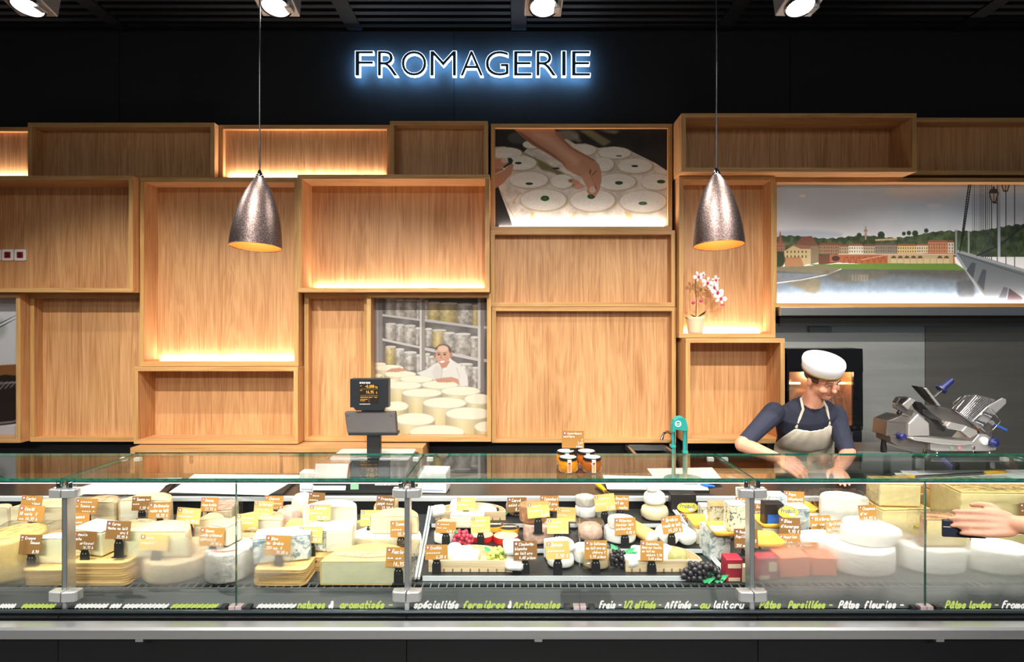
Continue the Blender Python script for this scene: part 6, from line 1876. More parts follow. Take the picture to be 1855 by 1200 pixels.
# two-handled cheese knife and the yellow-handled knife
YH = plain('yellow_handle', srgb(246, 190, 30), .4)
kz = WT + .026
kn = thing('two_handled_cheese_knife', (X(1715, 3.12), 3.12, kz), 'two-handled cheese knife with yellow grips on the paper at the right', 'knife')
kx = lambda px, py: Vector((X(px, (ZC - kz) * F / (py - CY)), (ZC - kz) * F / (py - CY), kz))
a, b_ = kx(1612, 866), kx(1822, 855)
u = (b_ - a).normalized()
q = MB(); q.tube([a, a + u * .02, a + u * .12, a + u * .155], [.006, .011, .012, .009], 10); q.build('grip', YH, kn)
q = MB(); q.tube([b_, b_ - u * .02, b_ - u * .12, b_ - u * .155], [.006, .011, .012, .009], 10); q.build('grip', YH, kn)
q = MB(); n_ = Vector((0, 0, 1)); s_ = u.cross(n_)
p0, p1 = a + u * .15, b_ - u * .15
q.add([p0 + s_ * .016, p1 + s_ * .016, p1 - s_ * .016, p0 - s_ * .016, p0 + s_ * .016 + n_ * .003, p1 + s_ * .016 + n_ * .003, p1 - s_ * .012 + n_ * .003, p0 - s_ * .012 + n_ * .003], [(0, 1, 2, 3), (4, 7, 6, 5), (0, 4, 5, 1), (2, 6, 7, 3), (1, 5, 6, 2), (0, 3, 7, 4)])
q.build('blade', STEELD, kn)
kn = thing('yellow_handled_knife', (X(1090, 3.0), 3.0, WT), 'knife with a rounded yellow handle beside the joint paper', 'knife')
kz = WT + .016
q = MB(); q.tube([kx(1080, 876), kx(1086, 881), kx(1096, 889)], [.010, .013, .009], 10); q.build('handle', YH, kn)
q = MB(); q.tube([kx(1096, 889), kx(1112, 899)], [.004, .003], 6); q.build('blade', STEELD, kn)

# ---------------------------------------------------------------- scale with customer display
sc = thing('price_scale', (X(676, 3.12), 3.12, WT), 'black price scale with an orange lit customer display on a pole', 'scale')
D = 3.10
BP = plain('black_scale_plastic', srgb(30, 34, 38), .35); BR = plain('brown_black_panel', srgb(52, 44, 40), .4, var=.1, scale=60)
sx0, sx1 = X(582, D), X(744, D)
q = MB(); q.prism([(2.97, WT), (3.30, WT), (3.30, 1.035), (3.06, 1.035), (2.99, .985), (2.97, .95)], 'x', sx0, sx1); q.build('scale_body', BP, sc, bevel=.006)
q = MB(); q.prism([(2.965, WT + .02), (3.02, 1.04), (3.10, 1.046), (3.10, 1.05), (3.015, 1.045), (2.960, WT + .02)], 'x', sx0 - .002, X(640, D)); q.build('side_cover', STEEL, sc, bevel=.002)
q = MB(); q.prism([(p_[0], p_[1]) for p_ in rounded(X(742, D) - X(598, D), .24, .02, 4, (X(742, D) + X(598, D)) / 2, 3.20)], 'z', 1.046, 1.060); q.build('weighing_plate', plain('plate_steel', srgb(224, 224, 222), .35, .4), sc, bevel=.003)
q = MB(); q.box(X(690, D), X(735, D), 2.967, 2.972, .945, .975); q.build('printed_label', plain('dark_print_label', srgb(206, 208, 206), .5, var=.6, scale=90), sc)
q = MB(); q.box(X(648, D), X(662, D), 2.964, 2.969, .925, .955); q.build('green_sticker', plain('green_sticker', srgb(150, 200, 160), .5), sc)
px0, px1 = X(666, D), X(690, D)
q = MB(); q.box(px0, px1, D - .02, D + .02, 1.0, Z(744, D)); q.build('pole', BP, sc, bevel=.003)
# sloping back panel of the operator keyboard
kb = [(624, 747), (716, 747), (721, 783), (632, 783)]
q = MB()
vs = [(X(a_, D - .03), D - .03 - (.03 if c_ > 760 else 0), Z(c_, D - .03)) for a_, c_ in kb] + [(X(a_, D - .03), D - .01 - (.03 if c_ > 760 else 0) + .02, Z(c_, D - .03)) for a_, c_ in kb]
q.add(vs, [(0, 1, 2, 3), (7, 6, 5, 4), (0, 4, 5, 1), (1, 5, 6, 2), (2, 6, 7, 3), (3, 7, 4, 0)]); q.build('keyboard_housing', BR, sc, bevel=.003)
q = MB(); q.box(X(632, D - .05), X(721, D - .05), D - .065, D + .0, Z(788.5, D - .05), Z(782.5, D - .05)); q.build('keyboard_lip', BP, sc, bevel=.003)
for px in (630, 710):
    q = MB(); q.lathe([(0.0, .0), (.0035, .0), (.0035, .001)], (0, 0, 0), 10, mt=Matrix.Translation((X(px, D - .03), D - .036, Z(753.5, D - .03))) @ Matrix.Rotation(math.pi / 2, 4, 'X')); q.build('screw', BLACK, sc)
hx0, hx1, hz0, hz1 = X(635.5, D - .03), X(704.5, D - .03), Z(738, D - .03), Z(686, D - .03)
q = MB(); q.prism([(hx0 + .004, hz1), (hx1 - .004, hz1), (hx1, hz1 - .004), (hx1, hz0), (hx1 - .018, hz0), (hx1 - .03, hz0 - .016), (hx0 + .03, hz0 - .016), (hx0 + .018, hz0), (hx0, hz0), (hx0, hz1 - .004)], 'y', D - .045, D + .01); hd = q.build('display_head', BP, sc, bevel=.002)
q = MB(); q.box(X(658, D), X(698, D), D - .03, D, Z(748, D), Z(738, D)); q.build('display_neck', BP, sc)
dd = D - .0475
scx0, scx1, scz0, scz1 = X(651.5, dd), X(685.5, dd), Z(730.5, dd), Z(697, dd)
q = MB(); q.box(scx0, scx1, dd, D - .044, scz0, scz1); q.build('screen', emission('amber_screen', (.055, .040, .030, 1), 1.0), hd)
AMB = emission('amber_digits', (1.0, .52, .06, 1), 1.5)
q = MB(); o = Vector((scx0, dd - .0006, scz0)); w_, h_ = scx1 - scx0, scz1 - scz0
ux, vz = Vector((1, 0, 0)), Vector((0, 0, 1))
write(q, '-0,008', o, ux, vz, w_ * .30, h_ * .83, h_ * .14, .0022, fit=w_ * .50, slant=0, jit=0)
write(q, 'kg', o, ux, vz, w_ * .84, h_ * .83, h_ * .10, .0014, fit=w_ * .13, slant=0, jit=0)
write(q, '14,95', o, ux, vz, w_ * .36, h_ * .52, h_ * .14, .0022, fit=w_ * .42, slant=0, jit=0)
write(q, '€', o, ux, vz, w_ * .88, h_ * .50, h_ * .12, .0014, slant=0, jit=0)
for (x_, y_, l_) in ((.03, .93, .08), (.03, .68, .1), (.04, .30, .40), (.52, .30, .14), (.80, .30, .12), (.04, .20, .38), (.04, .12, .25)):
    q.ribbon([(w_ * x_, h_ * y_), (w_ * (x_ + l_), h_ * y_)], .0022, o, ux, vz)
for y_ in (.76, .42, .34): q.ribbon([(w_ * .03, h_ * y_), (w_ * .97, h_ * y_)], .0006, o, ux, vz)
q.ribbon([(w_ * .5, h_ * .02), (w_ * .5, h_ * .34)], .0006, o, ux, vz)
q.build('screen_digits', AMB, hd)
q = MB(); write(q, 'METTLER TOLEDO', Vector((scx0, dd + .0015, scz1)), ux, vz, 0, .005, .0075, .0016, fit=.056, slant=0, jit=0, sm=False); q.ribbon([(0, -h_ - .006), (.055, -h_ - .006)], .003, Vector((scx0, dd + .0015, scz1)), ux, vz); q.build('lettering', plain('grey_lettering', srgb(226, 228, 230), .5), hd)

# ---------------------------------------------------------------- teal bench device, round base
TEAL = plain('teal_enamel', srgb(28, 150, 142), .35)
D = 3.16
td = thing('teal_bench_device', (X(1240, D), D, WT + .021), 'teal metal device with an arched head on a round base', 'bench device')
xc = X(1232, D)
q = MB(); q.lathe([(0.0, 0), (.10, 0), (.105, .006), (.10, .014), (.03, .020), (0.0, .02)], (xc + .015, D, WT + .021), 32, sy=.8); q.build('base_disc', TEAL, td)
for px, m_, r_, top in ((1219, TEAL, .007, 778), (1240, TEAL, .010, 778), (1223, CHROME, .006, 780), (1245, CHROME, .005, 778)):
    q = MB(); q.tube([(X(px, D), D + (.01 if m_ is CHROME else 0), WT + .035), (X(px, D), D + (.01 if m_ is CHROME else 0), Z(top, D))], r_, 10); q.build('column', m_, td)
ar = [(1215.5, 782), (1216, 768), (1219, 760), (1226, 755), (1234, 754), (1240, 759), (1243, 768), (1244.5, 778), (1240, 781), (1226, 778), (1222, 778), (1220, 783)]
q = MB(); q.prism([(X(a_, D), Z(c_, D)) for a_, c_ in ar], 'y', D - .025, D + .025); hd2 = q.build('arched_head', TEAL, td, bevel=.004)
q = MB(); q.lathe([(.011, 0), (.017, 0), (.017, .001), (.011, .001), (.011, 0)], (0, 0, 0), 24, cap=False, mt=Matrix.Translation((X(1226, D), D - .0262, Z(767, D))) @ Matrix.Rotation(math.pi / 2, 4, 'X')); q.build('round_emblem', WHITE, hd2)
q = MB(); q.ribbon([(-.008, 0), (.008, 0)], .004, Vector((X(1226, D), D - .0264, Z(767, D))), Vector((1, 0, 0)), Vector((0, 0, 1))); q.build('emblem_bar', WHITE, hd2)
for px, py in ((1219, 809), (1241, 819)):
    q = MB(); q.box(X(px, D) - .014, X(px, D) + .014, D - .014, D + .014, Z(py + 2, D), Z(py - 2, D)); q.build('collar', TEAL, td, bevel=.002)
bl = thing('blue_handled_tool', (X(1285, 3.05), 3.05, WT + .02), 'small tool with a bright blue handle beside the teal base', 'tool')
kz = WT + .024
q = MB(); q.tube([kx(1270, 877), kx(1280, 880), kx(1295, 882)], [.006, .009, .006], 8); q.build('handle', plain('bright_blue', srgb(40, 110, 210), .4), bl)
q = MB(); q.tube([kx(1270, 877), kx(1252, 874)], [.003, .002], 6); q.build('shaft', STEELD, bl)

# ---------------------------------------------------------------- jam jars on the glass top
JL = plain('jar_label', srgb(240, 232, 216), .5); LIDT = plain('white_lid_top', srgb(240, 238, 234), .4)
for i, (px, D, jam, lab) in enumerate(((1029, 2.19, (236, 150, 20), 'front left jam jar, bright orange, with a striped paper seal'), (1072.5, 2.19, (180, 92, 22), 'front right jam jar, dark amber, with a paper seal'), (1025, 2.30, (232, 144, 22), 'rear left jam jar, orange'), (1062, 2.30, (190, 98, 26), 'rear right jam jar, amber'))):
    z = 1.2105; xc = X(px, D); R = S(17.5, D)
    t = thing('jam_jar', (xc, D, z), lab, 'jar', 'jam jars on the glass top')
    H = .043
    q = MB(); q.lathe([(0.0, 0), (R * .86, 0), (R * .98, .006), (R, .018), (R * .97, .032), (R * .86, H), (0.0, H)], (xc, D, z), 28); q.build('jar_body', plain('jam_%d' % i, srgb(*jam), .08, spec=.7, coat=.8, var=.2, scale=50), t)
    q = MB(); q.lathe([(R * .88, 0), (R * .95, .002), (R * .95, .009), (R * .86, .011)], (xc, D, z + H), 28); lid = q.build('lid', BLACK, t)
    q = MB(); q.lathe([(0.0, .0115), (R * .84, .0115), (R * .86, .0105)], (xc, D, z + H), 28); q.build('lid_top', LIDT, lid)
    q = MB(); w_ = .0075
    q.box(xc + .002 - w_, xc + .002 + w_, D - R * 1.02 - .0012, D - R * 1.0, z + .002, z + H + .008); q.box(xc + .002 - w_, xc + .002 + w_, D - R * 1.02, D + R * .3, z + H + .0116, z + H + .0124); sl = q.build('paper_seal', JL, t)
    q = MB(); q.box(xc + .002 - w_ * .7, xc + .002 + w_ * .7, D - R * 1.02 - .0016, D - R * 1.02 - .001, z + .004, z + H * .72); q.build('seal_print', plain('seal_orange_%d' % (i % 2), srgb(236, 150, 70) if i % 2 == 0 else srgb(220, 190, 110), .5), sl)
    q = MB(); q.box(xc + .002 - w_ * .55, xc + .002 + w_ * .55, D - R * 1.02 - .0020, D - R * 1.02 - .0015, z + H * .76, z + H * .92); q.build('seal_stamp', plain('stamp_red', srgb(170, 60, 60), .5), sl)

# ---------------------------------------------------------------- orange bag and clear pack in the cabinet
bg = thing('orange_bag', (X(288, 4.15), 4.15, .531), 'orange plastic bag in the open niche of the low cabinet', 'bag')
q = MB(); q.ball((X(288, 4.15), 4.15, .632), .052, .04, .068, 18, 12, amp=.35); q.build('bag_body', plain('orange_bag', srgb(232, 140, 30), .3, var=.2, scale=30), bg)
q = MB(); q.box(X(282, 4.1), X(294, 4.1), 4.098, 4.102, .59, .63); q.build('bag_label', WHITE, bg)

# ---------------------------------------------------------------- potted orchid
oz = BX['M'][3] + .0025 + T_
D = 4.20
xc = X(1259.5, D)
orc = thing('potted_orchid', (xc, D, oz), 'pink-white orchid in a ribbed cream pot', 'orchid')
prof = [(0.0, 0)]
for i in range(13):
    tt = i / 12
    prof += [(.052 + .018 * tt - (.0022 if i % 2 else 0), .118 * tt)]
prof += [(.064, .118), (.062, .105)]
q = MB(); q.lathe(prof, (xc, D, oz), 32); q.build('pot', plain('cream_ribbed_pot', srgb(222, 206, 170), .6, var=.12, scale=6, stretch=(1, 1, 12)), orc)
q = MB(); q.lathe([(0.0, .108), (.063, .106)], (xc, D, oz), 24); q.build('soil', plain('dark_moss', srgb(40, 38, 26), .9, bump=.6), orc)
st = [(1259, 578), (1260, 545), (1258, 520), (1259, 508), (1263, 503), (1270, 502)]
q = MB(); q.tube([(X(a_, D), D - .02, Z(c_, D)) for a_, c_ in st], .0028, 6); q.build('stem', plain('orchid_stem', srgb(92, 70, 40), .6), orc)
st = [(1270, 502), (1282, 510), (1292, 522), (1300, 538), (1306, 550), (1310, 560)]
q = MB(); q.tube([(X(a_, D), D - .03, Z(c_, D)) for a_, c_ in st], .002, 6); q.build('spray', plain('orchid_spray', srgb(150, 130, 70), .6), orc)
PET = plain('orchid_petal', srgb(250, 226, 228), .5); MAG = plain('orchid_magenta', srgb(196, 40, 90), .5); DG_ = plain('orchid_leaf', srgb(34, 52, 26), .35)


def flower(px, py, r_px, ang):
    c = Vector((X(px, D), D - .045, Z(py, D))); r = S(r_px, D)
    q = MB()
    for k, (a_, L_, W_) in enumerate(((90, 1.0, .55), (10, 1.0, .85), (170, 1.0, .85), (235, .95, .5), (305, .95, .5))):
        an = math.radians(a_ + ang)
        u = Vector((math.cos(an), 0, math.sin(an))); v = Vector((-math.sin(an), 0, math.cos(an)))
        P_ = [(.08, 0), (.4, .36), (.75, .42), (1, .12), (1, -.12), (.75, -.42), (.4, -.36)]
        vs = [c + u * (a2 * L_ * r) + v * (b2 * W_ * r) + Vector((0, .010 * (a2 - .5) ** 2 * 2 + (.003 if abs(b2) > .2 else 0), 0)) for a2, b2 in P_]
        mid = c + u * (.6 * L_ * r) + Vector((0, -.003, 0))
        q.add(vs + [mid], [(i, (i + 1) % 7, 7) for i in range(7)], 0, True)
    o = q.build('flower', PET, orc)
    q = MB(); q.ball(c + Vector((0, -.006, -.1 * r)), r * .20, r * .2, r * .26, 8, 6); q.build('flower_centre', MAG, o)


for a_ in ((1262, 502, 10, 20), (1278, 513, 11, -15), (1290, 521, 10, 30), (1296, 530, 12, 0), (1302, 541, 12, -20), (1270, 499, 6, 60), (1293, 508, 8, 80)): flower(*a_)
for px, py in ((1254, 549), (1268, 546), (1306, 552)):
    q = MB(); q.ball((X(px, D), D - .03, Z(py, D)), .013, .011, .012, 8, 6, amp=.3); q.build('bud', plain('pink_bud', srgb(214, 70, 120), .5), orc)
for (x_, y_, L_, W_, a_, up) in ((1262, 574, .085, .035, .4, .55), (1256, 577, .075, .03, 3.0, .12), (1262, 576, .06, .03, 2.7, .5), (1262, 578, .05, .03, .1, .1)):
    q = MB(); leaf(q, (X(x_, D), D - .02, Z(y_, D)), L_, W_, a_, up); q.build('leaf', DG_, orc)

# ---------------------------------------------------------------- meat slicer on its stand
D = 3.30
sp = lambda x_, y_: (X(1590 + x_ * .15, D), Z(660 + y_ * .15, D))
stand = thing('slicer_stand', (sp(1100, 1100)[0], D, 0), 'stainless table carrying the slicer', 'table')
zt2 = sp(0, 1118)[1]
q = MB(); q.box(sp(600, 0)[0], sp(1615, 0)[0], D - .03, D + .42, zt2 - .022, zt2); q.build('table_top', STEEL, stand, bevel=.002)
q = MB(); q.box(sp(-80, 0)[0], sp(600, 0)[0], D + .14, D + .42, zt2 - .022, zt2); q.build('side_shelf', STEELD, stand, bevel=.002)
for x_ in (640, 1570):
    for yy in (D + .12, D + .39):
        q = MB(); q.box(sp(x_, 0)[0] - .015, sp(x_, 0)[0] + .015, yy - .015, yy + .015, 0, zt2 - .022); q.build('leg', STEEL, stand)
sl = thing('meat_slicer', (sp(900, 1100)[0], D, zt2 + .0005), 'stainless meat slicer with blue knobs on a table', 'slicer')
SS = plain('slicer_steel', srgb(216, 212, 208), .30, .7, var=.05, scale=10); SD = plain('slicer_dark_steel', srgb(136, 130, 124), .32, .75); BLK = plain('slicer_black', srgb(26, 24, 24), .35); NAVY = plain('navy_knob', srgb(32, 40, 100), .35)


def sprism(nm, pts, y0, y1, m, bev=.003, par=None):
    q = MB(); q.prism([sp(*p_) for p_ in pts], 'y', D + y0 * .6, D + y1 * .6); return q.build(nm, m, par or sl, bevel=bev)


sprism('base_casting', [(640, 960), (900, 970), (1130, 955), (1220, 850), (1320, 850), (1430, 950), (1430, 1040), (1330, 1052), (720, 1052), (640, 1040)], .0, .26, SS)
sprism('receiving_tray', [(380, 895), (420, 915), (690, 955), (950, 975), (1130, 955), (1120, 930), (940, 925), (640, 890), (400, 880)], -.03, .20, SS)
sprism('rear_base', [(195, 880), (420, 880), (660, 950), (660, 1040), (300, 1010), (200, 950)], .05, .28, SD)
sprism('motor_side', [(150, 880), (165, 700), (330, 630), (400, 720), (385, 880)], .06, .28, SD)
sprism('motor_housing', [(385, 880), (390, 720), (505, 600), (640, 720), (650, 870)], .02, .26, SS, .006)
sprism('top_plate', [(165, 700), (330, 630), (420, 640), (390, 715), (330, 715)], .05, .27, SD)
sprism('blade_guard', [(590, 510), (780, 515), (960, 560), (1100, 650), (1200, 760), (1220, 800), (1150, 870), (1000, 800), (830, 720), (680, 620)], .06, .09, SD, .004)
sprism('blade_disc', [(470, 450), (560, 470), (700, 620), (850, 790), (830, 830), (690, 700), (520, 560)], .03, .10, BLK, .004)
sprism('blade_cover', [(560, 550), (620, 560), (790, 680), (800, 700), (650, 660), (560, 590)], .015, .03, plain('slicer_grey', srgb(96, 94, 92), .3, .8), .003)
sprism('thickness_block', [(830, 750), (870, 700), (1060, 740), (1010, 810), (840, 780)], .0, .06, SS)
sprism('thickness_block_front', [(1005, 810), (1060, 745), (1190, 800), (1200, 840), (1110, 895)], -.01, .06, SS)
sprism('carriage_plate', [(940, 550), (1110, 385), (1240, 375), (1470, 430), (1340, 520), (1160, 700)], .05, .06, SD)
for k in range(9):
    a_, c_ = sp(1040 + k * 15, 600 + k * 12), sp(1235 + k * 27, 385 + k * 7)
    q = MB(); q.tube([(a_[0], D + .026, a_[1]), (c_[0], D + .026, c_[1])], .0032, 6); q.build('carriage_rib', CHROME, sl)
sprism('carriage_wall', [(1340, 520), (1530, 410), (1575, 430), (1575, 480), (1440, 610), (1300, 760), (1240, 790), (1160, 700)], .02, .035, SS, .003)
sprism('arm_plate', [(1300, 760), (1440, 610), (1445, 930), (1380, 900), (1290, 830)], .06, .14, SD, .003)
for nm, pts, r_, yy in (('carriage_frame', [(945, 550), (1070, 400), (1125, 380)], .004, .0), ('carriage_frame', [(965, 500), (960, 480), (1060, 395), (1080, 395)], .003, .05), ('carriage_frame', [(1360, 540), (1480, 690), (1330, 840), (1245, 775)], .0035, -.01), ('carriage_frame', [(945, 560), (1155, 712), (1345, 530)], .004, .01), ('pusher_rod', [(700, 410), (815, 310)], .006, .03), ('locking_bar', [(1180, 680), (1270, 720)], .010, .0), ('locking_bar', [(1290, 590), (1380, 625)], .010, .01)):
    q = MB(); q.tube([(sp(*p_)[0], D + yy * .6, sp(*p_)[1]) for p_ in pts], r_, 8); q.build(nm, CHROME, sl)
sprism('pusher_back', [(500, 270), (590, 285), (740, 505), (660, 450)], .04, .12, BLK, .003)
sprism('pusher_plate', [(585, 300), (610, 288), (785, 512), (740, 500)], .02, .10, SS, .002)
for nm, p0, p1, rs, m_, yy in (('pusher_handle', (815, 310), (945, 195), [.017, .018, .015], NAVY, .03), ('lever', (1462, 735), (1640, 818), [.010, .010, .009], plain('blue_lever', srgb(52, 92, 170), .35), .05), ('lever_socket', (1380, 690), (1470, 735), [.017, .017, .016], SS, .05)):
    a_, c_ = sp(*p0), sp(*p1)
    q = MB(); q.tube([(a_[0], D + yy, a_[1]), ((a_[0] + c_[0]) / 2, D + yy, (a_[1] + c_[1]) / 2), (c_[0], D + yy, c_[1])], rs, 12); q.build(nm, m_, sl)
a_, c_ = sp(775, 275), sp(865, 330)
q = MB(); q.tube([(sp(812, 312)[0] - .003, D + .03, sp(812, 312)[1] - .003), (sp(822, 302)[0], D + .03, sp(822, 302)[1])], .030, 16); q.build('handle_flange', NAVY, sl)
for nm, c_, r_, m_, y0, y1 in (('dial_ring', (1282, 930), .023, plain('white_dial', srgb(226, 222, 216), .4), -.018, 0), ('dial_knob', (1370, 940), .026, NAVY, -.05, -.018), ('rear_knob', (1478, 945), .022, NAVY, .10, .14), ('button', (900, 1010), .014, plain('green_button', srgb(150, 170, 150), .4), -.006, .001), ('button', (985, 1010), .014, plain('red_button', srgb(220, 150, 150), .4), -.006, .001), ('bolt', (1155, 1010), .011, SD, -.004, .001), ('bolt', (1275, 722), .012, CHROME, -.006, .004), ('bolt', (1380, 625), .012, CHROME, .0, .012), ('clamp_knob', (305, 880), .020, NAVY, -.01, .05), ('clamp_knob', (300, 598), .012, BLK, .03, .06)):
    x_, z_ = sp(*c_)
    q = MB(); q.lathe([(0.0, 0), (r_ * .9, 0), (r_, .003), (r_, (y1 - y0) * .6)], (0, 0, 0), 20, mt=Matrix.Translation((x_, D + y0 * .6, z_)) @ Matrix.Rotation(-math.pi / 2, 4, 'X')); q.build(nm, m_, sl)
q = MB(); a_, c_ = sp(1320, 930), sp(1370, 940); q.tube([(a_[0], D - .02, a_[1]), (c_[0], D - .03, c_[1])], .012, 10); q.build('dial_axle', NAVY, sl)
sprism('sharpener_box', [(295, 490), (395, 410), (462, 440), (365, 552)], .0, .07, SS, .003)
sprism('sharpener_cap', [(225, 475), (270, 402), (385, 398), (300, 482)], .0, .07, BLK, .005)
sprism('sharpener_arm', [(230, 490), (300, 495), (370, 555), (470, 560), (440, 640), (350, 600), (230, 530)], .03, .07, SD, .003)
for x_ in (760, 1400):
    x1_, z1_ = sp(x_, 1060)
    q = MB(); q.lathe([(.014, 0), (.010, .006), (.006, z1_ - zt2)], (x1_, D + .03, zt2 + .0005), 12); q.build('foot', CHROME, sl)
    q = MB(); q.lathe([(.014, 0), (.010, .006), (.006, z1_ - zt2)], (x1_, D + .13, zt2 + .0005), 12); q.build('foot', CHROME, sl)
x1_, z1_ = sp(232, 960); q = MB(); q.lathe([(.016, 0), (.018, .02), (.008, z1_ - zt2 + .02)], (x1_, D + .12, zt2 + .0005), 12); q.build('foot', BLK, sl)

# ================================================================ THE CHEESEMONGER
SKIN = plain('skin', srgb(222, 160, 130), .5, var=.06, scale=30)
SHIRT = plain('navy_shirt', srgb(40, 44, 62), .85, var=.15, scale=14, bump=.4, bscale=22)
TROU = plain('dark_trousers', srgb(34, 34, 38), .85)
SHOE = plain('black_shoe', srgb(24, 24, 26), .5)
APRON = plain('beige_apron', srgb(206, 200, 182), .9, var=.10, scale=9, bump=.7, bscale=14)


def capsule(q, pts, rs, seg=12):
    q.tube(pts, rs, seg)
    q.ball(pts[0], rs[0] * .99, seg=seg, rings=8); q.ball(pts[-1], rs[-1] * .99, seg=seg, rings=8)


def fingers(q, wrist, fwd, side, curl, s=1.0):
    """palm, four fingers of unequal length and a thumb at the side of the palm; side points to the thumb"""
    fwd = Vector(fwd).normalized(); side = Vector(side); side = (side - fwd * side.dot(fwd)).normalized()
    nrm = fwd.cross(side); 
    if nrm.z > 0: nrm = -nrm          # palm looks down
    w = Vector(wrist)
    for k in range(4):
        o = side * (.034 - .0228 * k) * s
        a0 = w + fwd * .015 * s + o * .75; a1 = w + fwd * .088 * s + o
        capsule(q, [a0, (a0 + a1) / 2, a1], [.015 * s, .015 * s, .0125 * s], 8)
        L_ = (.034, .042, .040, .030)[k] * s
        d1 = (fwd * math.cos(curl * .5) + nrm * math.sin(curl * .5)); d2 = (fwd * math.cos(curl * 1.3) + nrm * math.sin(curl * 1.3)); d3 = (fwd * math.cos(curl * 2.0) + nrm * math.sin(curl * 2.0))
        b1 = a1 + d1 * L_; b2 = b1 + d2 * L_ * .65; b3 = b2 + d3 * L_ * .5
        capsule(q, [a1, b1, b2, b3], [.0105 * s, .0090 * s, .0084 * s, .0074 * s], 8)
    t0 = w + fwd * .028 * s + side * .026 * s
    t1 = t0 + (fwd * .6 + side * .75 + nrm * .25).normalized() * .038 * s
    t2 = t1 + (fwd * .9 + side * .15 + nrm * .45).normalized() * .030 * s
    t3 = t2 + (fwd * .9 - side * .1 + nrm * .5).normalized() * .020 * s
    capsule(q, [t0, t1, t2, t3], [.016 * s, .0125 * s, .011 * s, .0085 * s], 8)


